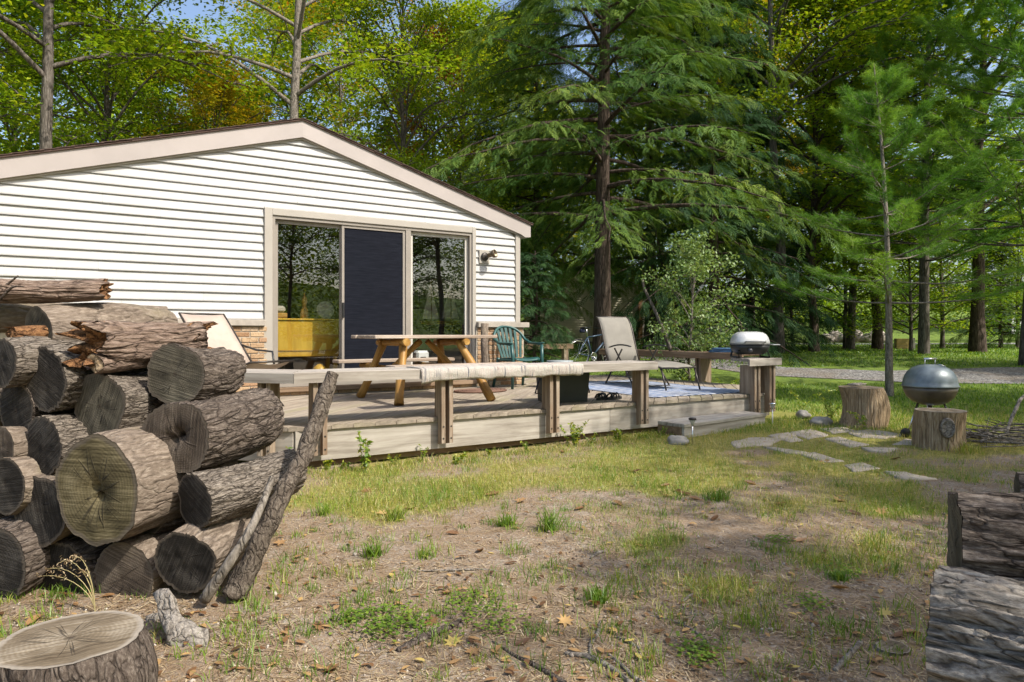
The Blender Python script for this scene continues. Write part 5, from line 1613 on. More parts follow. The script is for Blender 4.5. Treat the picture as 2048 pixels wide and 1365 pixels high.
# ================================================================== GARAGE AND OTHER FAR THINGS
gx_, gy_ = wz(1190, 34)
ga = thing('garage', 'tan sided garage with brown door posts far behind the hemlock', 'garage', (gx_, gy_, ghf(gx_, gy_)), -AZ - math.radians(4))
GS = plain('tan_siding', (0.58, 0.53, 0.38), 0.7, 0, 0.08, 3)
GB = plain('brown_post_stain', (0.26, 0.13, 0.06), 0.8, 0, 0.2, 5)
GW = plain('garage_door_white', (0.60, 0.56, 0.52), 0.7, 0, 0.08, 2)
MB().box(-3.6, 4.1, .1, 6, -.3, 2.85).build('core', plain('garage_core', (0.20, 0.17, 0.12), 0.9), ga)
zz = .12; sbm = None
while zz < 2.8:
    V = [(-3.6, .02, zz), (2.15, .02, zz), (2.15, .085, zz + .118), (-3.6, .085, zz + .118), (-3.6, .099, zz), (2.15, .099, zz)]
    MB().add(V, [(0, 1, 2, 3), (0, 4, 5, 1), (1, 5, 2), (0, 3, 4), (4, 3, 2, 5)]).build('siding_board', GS, ga)
    zz += .121
for a in (2.27, 2.95, 3.15, 4.0):
    MB().box(a - .10, a + .10, -.12, .09, -.3, 2.7, .01).build('door_post', GB, ga)
for a, b in ((2.40, 2.82), (3.28, 3.87)):
    d_ = MB().box(a, b, .03, .09, 0, 2.3, .005).build('door_panel', GW, ga)
    for j in range(4): MB().box(a + .05, b - .05, .018, .0295, .12 + j * .55, .52 + j * .55, .004).build('inset', GW, d_)
for s_ in (-1, 1):
    V = [(.25, -.5, 4.35), (.25 + s_ * 4.3, -.5, 2.75), (.25 + s_ * 4.3, 6.4, 2.75), (.25, 6.4, 4.35)]
    MB().add(V + [(x, y, z + .12) for x, y, z in V], [(0, 1, 2, 3), (7, 6, 5, 4), (0, 4, 5, 1), (1, 5, 6, 2), (2, 6, 7, 3), (3, 7, 4, 0)]).build('roof', M['shingle'], ga)
MB().add([(-3.6, .1, 2.851), (4.1, .1, 2.851), (.25, .1, 4.28), (-3.6, .2, 2.851), (4.1, .2, 2.851), (.25, .2, 4.28)], [(0, 1, 2), (5, 4, 3), (0, 3, 4, 1), (1, 4, 5, 2), (2, 5, 3, 0)]).build('gable', GS, ga)

x, y = wz(1806, 25.5)
cr = thing('wooden_planter', 'yellowish wooden planter box standing on the sunlit lawn', 'planter', (x, y, ghf(x, y)), -AZ - .3)
PW = plain('yellow_pine', (0.42, 0.30, 0.11), 0.8, 0, 0.15, 6)
for j in range(3):
    for (a, b, c_, d_) in ((-.26, .26, -.21, -.18), (-.26, .26, .18, .21), (-.26, -.23, -.179, .179), (.23, .26, -.179, .179)):
        MB().box(a, b, c_, d_, .01 + j * .13, .13 + j * .13, .004).build('board', PW, cr)
MB().box(-.225, .225, -.175, .175, .02, .37).build('soil', M['mortar'], cr)
MB().box(.28, .36, -.2, -.12, -.05, .42, .005).build('corner_post', M['trim'], cr)

x, y = wz(2052, 44)
cp = thing('camper_trailer', 'white camper trailer parked beyond the far lawn trees', 'trailer', (x, y, ghf(x, y)), -AZ + .25)
CW = plain('camper_white', (0.62, 0.63, 0.64), 0.4, 0, 0.04)
P2 = [(-2.6, .45), (-2.6, 1.3), (-2.2, 2.2), (-1.7, 2.45), (2.6, 2.45), (2.8, 2.2), (2.8, .45)]
V = [(a, -1.1, b) for a, b in P2] + [(a, 1.1, b) for a, b in P2]
MB().add(V, [tuple(range(7))[::-1], tuple(range(7, 14))] + [(i, (i + 1) % 7, 7 + (i + 1) % 7, 7 + i) for i in range(7)]).build('body', CW, cp)
MB().box(-2.55, 2.75, -1.115, -1.101, .75, .98).build('stripe', plain('camper_stripe', (0.30, 0.33, 0.38), 0.4), cp)
for a in (-1.6, -.2, 1.6):
    MB().box(a - .35, a + .35, -1.125, -1.101, 1.35, 1.95, .01).build('window', plain('camper_glass', (0.03, 0.035, 0.04), 0.08), cp)
MB().box(.55, 1.05, -1.13, -1.101, .5, 2.15, .01).build('door', CW, cp)
for a in (-.5, .3):
    MB().lathe([(0, -.1), (.30, -.1), (.33, -.06), (.33, .06), (.30, .1), (0, .1)], 20, Matrix.Translation((a, -1.0, .33)) @ Matrix.Rotation(math.pi / 2, 4, 'X')).build('wheel', M['black'], cp, True)
MB().bar((-2.6, 0, .5), (-3.8, 0, .45), .1, .1).build('hitch', M['black'], cp)
x, y = wz(1478, 33)
tag(MB().lathe([(0, -.1), (.05, -.1), (.05, 1.25), (.02, 1.3), (0, 1.3)], 10).build('marker_post', M['white'], None, True, loc=(x, y, ghf(x, y))), 'thin white marker post beside the far road', 'post')
# ================================================================== TREES
def leaf_quads(C, size, rng, up=0.6, droop=0.15, aspect=0.62, fold=0.18):
    """one folded rhombus per centre; returns verts, quads and a per-vertex random"""
    n = len(C)
    size = np.broadcast_to(size, (n,))
    N = rng.normal(size=(n, 3)); N /= np.linalg.norm(N, axis=1)[:, None]
    N[:, 2] = np.abs(N[:, 2])
    N = N * (1 - up) + np.array([0, 0, 1.0]) * up
    N /= np.linalg.norm(N, axis=1)[:, None]
    T = rng.normal(size=(n, 3)); T[:, 2] -= droop
    T -= N * (T * N).sum(1)[:, None]; T /= np.linalg.norm(T, axis=1)[:, None]
    B = np.cross(N, T)
    s = size[:, None]
    p0 = C - T * s * .5; p2 = C + T * s * .5 - N * s * .08
    m = C + N * s * fold * .5 - T * s * .05
    p1 = m + B * s * aspect * .5; p3 = m - B * s * aspect * .5
    V = np.stack([p0, p1, p2, p3], 1).reshape(-1, 3)
    Fq = np.arange(4 * n).reshape(n, 4)
    return V, Fq

def tubes_mesh(name, paths, n=7):
    V, Fc = [], []
    for P, R, k in paths:
        v, f = tube(P, R, k, False)
        b = len(V); V += [tuple(q) for q in v]; Fc += [tuple(i + b for i in t) for t in f]
    return mesh(name, V, np.array(Fc), True)

def broadleaf(seed, H, r0, base, spread, nl, nsub, per, leaf, fork=0, sparse=1.0, sig=.34, up=.55, ncl=3):
    rng = np.random.default_rng(seed)
    paths = []; cent = []
    nseg = 12
    tz = np.linspace(0, 1, nseg)
    wob = np.stack([np.cumsum(rng.normal(0, .012 * H / nseg * 4, nseg)), np.cumsum(rng.normal(0, .012 * H / nseg * 4, nseg)), tz * H * .96], 1)
    wob[:2, :2] = 0; wob[0, 2] = -.35
    rad = r0 * (1 - tz * .92) ** .85 + .012
    rad[0] = r0 * 1.55; rad[1] = r0 * 1.02
    paths.append((wob, rad, 10))
    def at_h(t):
        i = min(int(t * (nseg - 1)), nseg - 2); f = t * (nseg - 1) - i
        return wob[i] * (1 - f) + wob[i + 1] * f, rad[i] * (1 - f) + rad[i + 1] * f
    for k in range(nl):
        t = base + (0.97 - base) * (k + rng.random()) / nl
        p, rt = at_h(t)
        a = k * 2.39996 + rng.normal(0, .35)
        u = (t - base) / (1 - base)
        L = spread * (0.45 + 1.0 * math.sin(math.pi * min(1, .22 + .70 * u)) ** 1.1) * rng.uniform(.72, 1.12) * (1.0 if u < .75 else .8)
        el = math.radians(8 + 55 * u + rng.normal(0, 8))
        d = np.array([math.cos(a) * math.cos(el), math.sin(a) * math.cos(el), math.sin(el)])
        m = 7; f = np.linspace(0, 1, m)
        P = p + d * (L * f)[:, None] + np.array([0, 0, 1]) * (L * .12 * np.sin(f * 3) - L * .10 * f ** 2)[:, None] + np.cumsum(rng.normal(0, .03 * L / m * 2, (m, 3)), 0) * f[:, None]
        rl = max(.012, min(rt * .55, .018 * L + .008))
        paths.append((P, rl * (1 - f * .85), 6))
        for j in range(nsub):
            fb = .25 + .75 * (j + rng.random()) / nsub
            i = min(int(fb * (m - 1)), m - 2); g = fb * (m - 1) - i
            q_ = P[i] * (1 - g) + P[i + 1] * g
            a2 = rng.uniform(0, 2 * math.pi)
            d2 = d * .6 + np.array([math.cos(a2), math.sin(a2), rng.uniform(-.25, .5)]) * .8
            d2 /= np.linalg.norm(d2)
            l2 = L * rng.uniform(.22, .42) * (1.15 - .5 * fb)
            Q = q_ + d2 * (l2 * np.linspace(0, 1, 4))[:, None] - np.array([0, 0, 1]) * (l2 * .18 * np.linspace(0, 1, 4) ** 2)[:, None]
            paths.append((Q, rl * .4 * (1 - np.linspace(0, .85, 4)), 4))
            for c in range(ncl):
                if rng.random() > sparse: continue
                fc = .35 + .65 * (c + rng.random()) / ncl
                i2 = min(int(fc * 3), 2); g2 = fc * 3 - i2
                cc = Q[i2] * (1 - g2) + Q[i2 + 1] * g2
                cent.append(cc + rng.normal(0, .06, 3))
    cent = np.array(cent)
    npl = rng.poisson(per, len(cent)) + 3
    ci = np.repeat(np.arange(len(cent)), npl)
    off = rng.normal(size=(len(ci), 3)) * np.array([sig, sig, sig * .42])
    C = cent[ci] + off
    V, Fq = leaf_quads(C, leaf * rng.uniform(.65, 1.25, len(C)), rng, up)
    crnd = np.clip(rng.random(len(cent)), 0, 1)
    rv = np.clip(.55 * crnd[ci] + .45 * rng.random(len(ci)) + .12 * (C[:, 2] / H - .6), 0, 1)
    return tubes_mesh('trunk', paths), mesh('crown', V, Fq, False, {'rnd': np.repeat(rv, 4)})

def frond_template():
    """a flat conifer spray along +X, 1 long"""
    V, T = [], []
    nodes = 6
    for i in range(nodes):
        x = (i + .3) / nodes
        w = .30 * math.sin(math.pi * min(1, .18 + .80 * x)) ** .8
        for s in (-1, 1):
            b = len(V)
            V += [(x, s * .004, 0), (x + .13, s * w * .50, -.010), (x + .26, s * w, -.05 * w), (x + .06, s * w * .60, .006)]
            T.append((b, b + 1, b + 2, b + 3))
    b = len(V)
    V += [(.86, -.02, 0), (1.05, 0, -.02), (.86, .02, 0), (.80, 0, .004)]
    T.append((b, b + 1, b + 2, b + 3))
    return np.array(V), np.array(T)
FV, FT = frond_template()

def place_fronds(C, D, L, rng, roll=.35, tilt_up=None):
    n = len(C)
    D = D / np.linalg.norm(D, axis=1)[:, None]
    U = np.tile([0, 0, 1.0], (n, 1)) + rng.normal(0, roll, (n, 3))
    Y = np.cross(U, D); Y /= np.linalg.norm(Y, axis=1)[:, None] + 1e-9
    Z = np.cross(D, Y)
    V = C[:, None, :] + L[:, None, None] * (FV[None, :, 0:1] * D[:, None, :] + FV[None, :, 1:2] * Y[:, None, :] + FV[None, :, 2:3] * Z[:, None, :])
    # tips hang
    V[:, :, 2] -= (L[:, None] * .28 * FV[None, :, 0] ** 2)
    Fq = FT[None] + (np.arange(n) * len(FV))[:, None, None]
    return V.reshape(-1, 3), Fq.reshape(-1, 4)

def hemlock(seed, H, r0, base, reach, nb, nbr, nf, fl=.30, droop=.35):
    rng = np.random.default_rng(seed)
    tz = np.linspace(0, 1, 14)
    T = np.stack([.05 * np.sin(tz * 5 + seed), .05 * np.cos(tz * 4) - .05, tz * H], 1); T[0, 2] = -.4
    rad = r0 * (1 - tz * .95) + .01; rad[0] = r0 * 1.5
    paths = [(T, rad, 14)]
    C, D, LL, RV = [], [], [], []
    for k in range(nb):
        u = ((k + rng.random()) / nb) ** .9
        h = base + (H * .98 - base) * u
        L = reach * (1 - u) ** .75 * rng.uniform(.65, 1.1) + .35
        a = k * 2.39996 + rng.normal(0, .3)
        el = math.radians(-4 + 34 * u + rng.normal(0, 7))
        d = np.array([math.cos(a) * math.cos(el), math.sin(a) * math.cos(el), math.sin(el)])
        m = 8; f = np.linspace(0, 1, m)
        P = np.array([0, 0, h]) + d * (L * f)[:, None]
        P[:, 2] -= droop * L * f ** 2.0
        P[:, :2] += np.cumsum(rng.normal(0, .02 * L, (m, 2)), 0) * f[:, None]
        paths.append((P, np.maximum(.004, (.010 + .011 * L) * (1 - f * .92)), 5))
        side = np.cross(d, [0, 0, 1.0]); side /= np.linalg.norm(side)
        tint = rng.random()
        for j in range(nbr):
            fb = .12 + .88 * (j + rng.random()) / nbr
            i = min(int(fb * (m - 1)), m - 2); g = fb * (m - 1) - i
            q_ = P[i] * (1 - g) + P[i + 1] * g
            tang = P[i + 1] - P[i]; tang /= np.linalg.norm(tang)
            sg = 1 if j % 2 else -1
            l2 = (.20 + .30 * L * (1 - abs(fb - .45) * 1.1)) * rng.uniform(.6, 1.1)
            d2 = side * sg * .8 + tang * .75 + np.array([0, 0, rng.normal(-.05, .15)])
            d2 /= np.linalg.norm(d2)
            for c in range(nf):
                fc = (c + rng.random()) / nf
                pos = q_ + d2 * l2 * fc; pos[2] -= .30 * l2 * fc ** 2
                dd = d2 + rng.normal(0, .42, 3) + (side * sg * .5 if c % 2 else tang * .5); dd[2] -= .15 + .25 * fc
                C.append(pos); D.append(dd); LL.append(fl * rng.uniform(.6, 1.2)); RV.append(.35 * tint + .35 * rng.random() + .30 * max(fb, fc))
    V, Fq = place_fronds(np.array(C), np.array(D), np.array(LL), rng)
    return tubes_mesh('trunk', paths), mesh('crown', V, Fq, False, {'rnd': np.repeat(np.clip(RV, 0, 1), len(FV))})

def needle_tufts(C, D, L, rng, nn=26, spread=.55, w=.010):
    """bundles of thin needles fanning forward"""
    n = len(C)
    D = D / np.linalg.norm(D, axis=1)[:, None]
    dirs = D[:, None, :] + rng.normal(0, spread, (n, nn, 3))
    dirs /= np.linalg.norm(dirs, axis=2)[:, :, None]
    base = C[:, None, :] - D[:, None, :] * (L[:, None, None] * rng.uniform(0, .9, (n, nn, 1)))
    side = np.cross(dirs, rng.normal(size=(n, nn, 3))); side /= np.linalg.norm(side, axis=2)[:, :, None]
    ln = L[:, None, None] * rng.uniform(.75, 1.2, (n, nn, 1))
    tip = base + dirs * ln; tip[:, :, 2] -= .10 * ln[:, :, 0]
    ww = ln * w * 3
    V = np.stack([base - side * ww * .6, base + side * ww * .6, tip], 2).reshape(-1, 3)
    return V, np.arange(len(V)).reshape(-1, 3)

def pine(seed, H, r0, base, reach, whorls, per, ntw, nt, nl=.12, nn=26, droop=.05, keep=None, wid=.012, up=12):
    rng = np.random.default_rng(seed)
    tz = np.linspace(0, 1, 14)
    T = np.stack([-.018 * H * np.sin(tz * 2.6), .01 * H * np.sin(tz * 3), tz * H], 1); T[0, 2] = -.3
    rad = r0 * (1 - tz * .93) + .006
    rad[0] *= 1.15
    paths = [(T, rad, 12)]
    C, D, RV = [], [], []
    for k in range(whorls):
        u = (k + .5) / whorls
        h = base + (H * .97 - base) * u
        i = min(int(h / H * 13), 12); g = h / H * 13 - i
        p = T[i] * (1 - g) + T[i + 1] * g
        for b in range(per):
            a = b * 2 * math.pi / per + k * 1.1 + rng.normal(0, .25)
            if keep is not None and rng.random() > keep(a, u): continue
            L = reach * (1 - u) ** .8 * rng.uniform(.7, 1.1) + .22
            el = math.radians(up + 28 * u + rng.normal(0, 8))
            d = np.array([math.cos(a) * math.cos(el), math.sin(a) * math.cos(el), math.sin(el)])
            m = 7; f = np.linspace(0, 1, m)
            P = p + d * (L * f)[:, None]; P[:, 2] += L * (.10 * f ** 2 - droop * np.sin(f * 3))
            P += np.cumsum(rng.normal(0, .014 * L, (m, 3)), 0) * f[:, None]
            paths.append((P, np.maximum(.004, (.005 + .007 * L) * (1 - f * .85)), 5))
            side = np.cross(d, [0, 0, 1.0]); side /= np.linalg.norm(side)
            tint = rng.random()
            for j in range(ntw):
                fb = .30 + .70 * (j + rng.random()) / ntw
                ii = min(int(fb * (m - 1)), m - 2); gg_ = fb * (m - 1) - ii
                q_ = P[ii] * (1 - gg_) + P[ii + 1] * gg_
                sg = 1 if j % 2 else -1
                d2 = d * .75 + side * sg * rng.uniform(.3, .9) + np.array([0, 0, .22 + rng.normal(0, .12)])
                d2 /= np.linalg.norm(d2)
                l2 = (.14 + .24 * L * (1.1 - fb)) * rng.uniform(.6, 1.2)
                paths.append((np.array([q_, q_ + d2 * l2]), np.array([.004, .002]), 3))
                for c in range(nt):
                    fc = .25 + .75 * (c + .7) / nt
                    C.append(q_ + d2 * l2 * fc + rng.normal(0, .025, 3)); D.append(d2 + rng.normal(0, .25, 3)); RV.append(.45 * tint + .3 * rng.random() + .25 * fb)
    for f_ in np.linspace(.86, 1.0, 14):
        i = min(int(f_ * 13), 12); g = f_ * 13 - i
        for _ in range(3): C.append(T[i] * (1 - g) + T[i + 1] * g + rng.normal(0, .03, 3)); D.append(np.array([rng.normal(0, .6), rng.normal(0, .6), 1.0])); RV.append(rng.uniform(.4, 1))
    C = np.array(C); D = np.array(D)
    V, Ft = needle_tufts(C, D, np.full(len(C), nl), rng, nn, .55, wid)
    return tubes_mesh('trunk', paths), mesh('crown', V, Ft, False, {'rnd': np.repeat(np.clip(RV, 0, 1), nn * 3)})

def tree(name, label, trunk, crown, px, Z, tm, cm, s=1.0, rz=0.0, group=None, lean=(0, 0), xy=None, cat='tree', sz=None):
    x, y = xy if xy else wz(px, Z)
    o = thing(name, label, cat, (x, y, ghf(x, y)), rz, group)
    o.rotation_euler = (lean[0], lean[1], rz)
    o.scale = (s, s, sz or s)
    a = obj('trunk', trunk, None, o)
    if len(trunk.materials) == 0: trunk.materials.append(tm)
    a.material_slots[0].link = 'OBJECT'; a.material_slots[0].material = tm
    b = obj('crown', crown, None, o)
    if len(crown.materials) == 0: crown.materials.append(cm)
    b.material_slots[0].link = 'OBJECT'; b.material_slots[0].material = cm
    return o

BL = [broadleaf(11, 14, .17, .22, 3.6, 46, 6, 36, .15), broadleaf(12, 14, .16, .14, 3.4, 48, 6, 36, .15), broadleaf(13, 14, .18, .30, 3.9, 44, 6, 38, .155)]
ASH = broadleaf(21, 15, .15, .44, 4.2, 30, 6, 26, .15, sparse=.95)
LOWB = broadleaf(31, 6, .07, .10, 2.3, 30, 5, 22, .12, sig=.28)
HEM = hemlock(41, 15.5, .215, 3.3, 5.0, 120, 24, 8, .25, .26)
HEM2 = hemlock(42, 12.0, .17, .8, 3.1, 90, 15, 7, .29)
SPR = hemlock(43, 4.2, .06, .25, 1.5, 70, 11, 6, .19, .25)
def sap_keep(a, u):
    # boughs mainly on the side away from the hemlock shade
    return .80
PSAP = pine(51, 5.7, .060, 1.4, 1.95, 11, 4, 15, 4, .13, 26, keep=sap_keep, wid=.010, up=2)
PINE = pine(52, 15.0, .15, 2.6, 3.6, 24, 6, 14, 5, .20, 20, wid=.015)

# --- left, behind the cabin roof
tree('maple_tree', 'tall maple whose bare grey trunk rises behind the left roof slope', *ASH, 112, 14.9, M['bark_tree'], M['leaf_maple'], 1.0, 3.4, lean=(0, .02))
tree('maple_tree', 'dense green maple beside the bare trunked maple', *BL[0], -130, 15.5, M['bark_tree'], M['leaf_maple'], .85, 2.0)
tree('maple_tree', 'bright green maple filling the gap over the left roof slope', *BL[1], 215, 18.5, M['bark_tree'], M['leaf_maple'], .66, 4.1, sz=.95)
tree('yellow_tree', 'low tree turned autumn yellow just behind the roof ridge', *BL[1], 430, 19, M['bark_tree'], M['leaf_yellow'], .52, 1.0, sz=.60)
tree('yellow_tree', 'small turning tree beside the forked pale ash', *BL[0], 530, 22, M['bark_tree'], M['leaf_mix'], .48, 3.0, sz=.5)
tree('ash_tree', 'sparse pale barked ash forking above the roof peak with sky between', *ASH, 597, 17.0, M['bark_pale'], M['leaf_maple'], 1.0, 2.6)
tree('maple_tree', 'sunlit yellow green maple right of the roof peak', *BL[1], 800, 19, M['bark_tree'], M['leaf_maple'], .56, 5.2, sz=.9)
tree('red_maple', 'small rust red tree showing between the maple and the hemlock', *LOWB, 850, 22.5, M['bark_tree'], M['leaf_red'], .62, .6, sz=1.70)
tree('maple_tree', 'dark green maple behind the right roof slope', *BL[0], 930, 23, M['bark_tree'], M['leaf_maple'], .8, 2.2)
tree('maple_tree', 'dark leafy maple deep behind the left roof slope', *BL[2], 310, 27, M['bark_tree'], M['leaf_maple'], .85, 1.2)
tree('maple_tree', 'dark leafy maple at the far left edge of the woods', *BL[0], 20, 25, M['bark_tree'], M['leaf_green'], 1.0, 5.5)
tree('ash_tree', 'thin leafed ash further back right of the forked ash', *ASH, 690, 27, M['bark_pale'], M['leaf_mix'], .95, .4)
tree('maple_tree', 'bright maple behind the turning trees left of the forked ash', *BL[0], 480, 30, M['bark_tree'], M['leaf_maple'], .8, .4)
tree('maple_tree', 'tall pale green maple far behind the forked ash', *BL[0], 600, 31, M['bark_tree'], M['leaf_maple'], .9, 3.4, sz=1.15)
# --- centre
tree('hemlock_tree', 'big drooping hemlock with a thick brown trunk beside the deck', *HEM, 1206, 16.3, M['bark_hem'], M['leaf_hem'], 1.0, .3)
tree('hemlock_tree', 'smaller dark hemlock behind the house corner', *HEM, 1070, 23, M['bark_hem'], M['leaf_hem'], .8, 1.3)
tree('spruce_tree', 'tall dark spruce between the hemlock and the slender trunk', *HEM2, 1425, 18.2, M['bark_hem'], M['leaf_spruce'], .95, 2.4)
tree('spruce_tree', 'dark spruce behind the gas grill', *HEM2, 1500, 22.5, M['bark_hem'], M['leaf_spruce'], .82, 4.2)
tree('young_spruce', 'low dark young conifer close to the house corner', *SPR, 1068, 13.4, M['bark_hem'], M['leaf_spruce'], .62, .2)
tree('maple_tree', 'green maple seen through the hemlock boughs', *BL[1], 1320, 27, M['bark_tree'], M['leaf_maple'], 1.0, .9)
tree('maple_tree', 'mid green maple rising behind the garage', *BL[2], 1130, 44, M['bark_tree'], M['leaf_maple'], 1.0, 2.9)
tree('slender_tree', 'slender straight grey trunk with high thin foliage behind the grill', *ASH, 1556, 20.5, M['bark_tree'], M['leaf_maple'], 1.0, .5)
tree('yellow_tree', 'golden yellow tree showing high behind the slender trunk', *BL[2], 1500, 30, M['bark_tree'], M['leaf_yellow'], 1.15, 1.9)
tree('hemlock_tree', 'hemlock crowding behind the big hemlock on its spruce side', *HEM, 1300, 20.5, M['bark_hem'], M['leaf_hem'], .85, 2.9)
tree('hemlock_tree', 'hemlock crowding behind the big hemlock on its cabin side', *HEM, 1010, 29, M['bark_hem'], M['leaf_hem'], .95, 4.6)
tree('young_maple', 'low leafy young maple hanging over the lawn by the boulder row', *LOWB, 1690, 25.5, M['bark_tree'], M['leaf_green'], 1.0, 1.2)
tree('young_maple', 'low leafy young maple between the planter and the stout maple', *LOWB, 1885, 26, M['bark_tree'], M['leaf_green'], 1.05, 3.1)
tree('young_maple', 'low leafy young maple half hiding the camper trailer', *LOWB, 2035, 27, M['bark_tree'], M['leaf_maple'], .85, 4.7)
# --- right
tree('pine_sapling', 'slim young white pine with feathery boughs before the gravel drive', *PSAP, 1778, 11.4, M['bark_pale'], M['leaf_pine'], 1.0, 2.2, lean=(0, .05))
tree('white_pine', 'large white pine with a leaning trunk behind the sapling', *PINE, 1848, 19.5, M['bark_tree'], M['leaf_pine'], .95, .6, lean=(.02, -.03))
tree('white_pine', 'tall white pine at the right edge with bare lower trunk', *PINE, 2052, 16.0, M['bark_tree'], M['leaf_pine'], 1.0, 2.1)
tree('white_pine', 'white pine standing between the yellow tree and the sapling', *PINE, 1700, 25, M['bark_tree'], M['leaf_pine'], .95, 3.3)
tree('thick_tree', 'thick dark trunked maple on the lawn behind the grill', *BL[1], 1628, 21.5, M['bark_hem'], M['leaf_maple'], .8, 3.7, sz=.9)
tree('lawn_maple', 'dark trunked maple next to the boulder row', *BL[0], 1755, 25, M['bark_hem'], M['leaf_maple'], .9, 1.6)
tree('lawn_maple', 'stout maple on the sunlit lawn near the trailer', *BL[2], 1955, 21.5, M['bark_hem'], M['leaf_maple'], 1.05, 4.4)
tree('young_tree', 'thin young tree on the lawn beside the wooden planter', *LOWB, 1822, 23, M['bark_tree'], M['leaf_maple'], .8, 2.8)
tree('young_spruce', 'light green young conifer on the lawn before the trailer', *SPR, 2000, 27, M['bark_hem'], M['leaf_hem'], 1.1, 1.2)
tree('young_spruce', 'dark young conifer beside the thick trunked maple', *SPR, 1585, 24, M['bark_hem'], M['leaf_spruce'], .9, 3.2)
# --- pale shrub
SHR = broadleaf(61, 2.9, .03, .10, .95, 24, 5, 13, .075, sig=.14, up=.3)
tree('silver_shrub', 'pale silvery leaved shrub arching behind the lounge chair', *SHR, 1378, 11.6, M['bark_pale'], M['leaf_sage'], .68, .8, sz=.85, lean=(.05, -.10), cat='shrub')
def shrub_arm(pts, rad): pass
ax = [pt(1342, 702, 11.3), pt(1318, 640, 11.4), pt(1290, 580, 11.5), pt(1285, 560, 11.5)]
branch('bare_stem', 'bare leaning stem at the foot of the silvery shrub', 'stem', ax, [.035, .028, .022, .02], M['bark_tree'], 8, 16, .1, 3)

# --- woods further off: one mass each
def woods(name, label, spots, seed, n, leaf, mats):
    rng = np.random.default_rng(seed)
    C = []; R = []
    for (x, y, H, w) in spots:
        m = n
        a = rng.uniform(0, 2 * np.pi, m); r = w * np.sqrt(rng.random(m)); u = rng.random(m)
        prof = np.sin(np.pi * np.clip(.12 + .80 * u, 0, 1)) ** .7
        P = np.stack([x + r * prof * np.cos(a), y + r * prof * np.sin(a), H * (.06 + .94 * u)], 1)
        dens = fbm(P * .55, seed + 3, 2)
        P = P[dens > -.12]
        P[:, 2] += ghf(x, y)
        C.append(P); R.append(np.clip(.5 * rng.random() + .5 * rng.random(len(P)), 0, 1))
    C = np.concatenate(C); R = np.concatenate(R)
    V, Fq = leaf_quads(C, leaf * rng.uniform(.7, 1.3, len(C)), rng, .5)
    o = obj(name, mesh(name, V, Fq, False, {'rnd': np.repeat(R, 4)}), mats)
    return kind(o, 'stuff', label)
sp = []
for k in range(30):
    px = -420 + k * 98
    Z = 36 + 9 * math.sin(k * 2.1) + (6 if 1000 < px < 2100 else 0)
    if 1060 < px < 1360: Z = 52
    if 1960 < px < 2130: Z = 58
    x, y = wz(px, Z); sp.append((x, y, (15 + 3 * math.sin(k * 1.3)) * (.72 if 480 < px < 760 else 1), 4.6))
woods('distant_woods', 'far green woods behind the cabin and the lawn', sp, 5, 5200, .30, M['leaf_maple'])
sp = []
for k in range(26):
    px = -400 + k * 110
    x, y = wz(px, 60 + 6 * math.sin(k)); sp.append((x, y, (17 + 3 * math.cos(k * 1.7)) * (.8 if 480 < px < 760 else 1), 6))
woods('distant_woods', 'farthest dark woods closing the view', sp, 6, 2600, .5, M['leaf_maple'])
# trees on the near side of the yard, behind the photographer: seen in the door glass, and shading the yard
sp = []
for k in range(15):
    sp.append((-10 + k * 4.2, -22 + 4 * math.sin(k * 1.9), 15 + 3 * math.sin(k * 2.3), 3.6)); sp.append((-8 + k * 4.2, -31 + 3 * math.sin(k * 1.1), 17, 4.2))
woods('woods_across_yard', 'woods on the other side of the yard mirrored in the door glass', sp, 7, 5200, .26, M['leaf_maple'])
# ================================================================== GROUND COVER
rngG = np.random.default_rng(99)
def in_deck(x, y):
    return (y > FY - .02) & (x > 0.2) & (x < 8.5) & (y < 10)
def view_pts(n, dmin, dmax, rng, kmax=.86, power=1.0):
    """ground points spread over what the photo sees, denser nearby"""
    u = rng.random(n)
    d = 1 / (1 / dmax + (1 / dmin - 1 / dmax) * u ** power)
    k = rng.uniform(-kmax, kmax, n)
    xr = k * d
    return d * Fx + xr * Rx, d * Fy + xr * Ry
def blades(x, y, h, w, rng, lean=.5, rnd=None):
    n = len(x)
    z = gh(x, y)
    a = rng.uniform(0, 2 * np.pi, n)
    b = rng.uniform(0, 2 * np.pi, n)
    le = h * rng.uniform(.1, lean, n)
    base = np.stack([x, y, z - .004], 1)
    sd = np.stack([np.cos(a), np.sin(a), np.zeros(n)], 1) * w[:, None]
    mid = base + np.stack([np.cos(b) * le * .35, np.sin(b) * le * .35, h * .6], 1)
    tip = base + np.stack([np.cos(b) * le, np.sin(b) * le, h * (1 - .25 * le / h)], 1)
    V = np.stack([base - sd, base + sd, mid + sd * .7, tip, mid - sd * .7], 1).reshape(-1, 3)
    i = np.arange(n) * 5
    F1 = np.stack([i, i + 1, i + 2, i + 4], 1); F2 = np.stack([i + 4, i + 2, i + 3, i + 3], 1)
    Ft = np.concatenate([np.stack([i, i + 1, i + 2], 1), np.stack([i, i + 2, i + 4], 1), np.stack([i + 4, i + 2, i + 3], 1)])
    return V, Ft, np.repeat(rnd if rnd is not None else rng.random(n), 5)
def stuff(name, V, Ft, r, mat, label):
    return kind(obj(name, mesh(name, V, Ft, False, {'rnd': r}), mat), 'stuff', label)

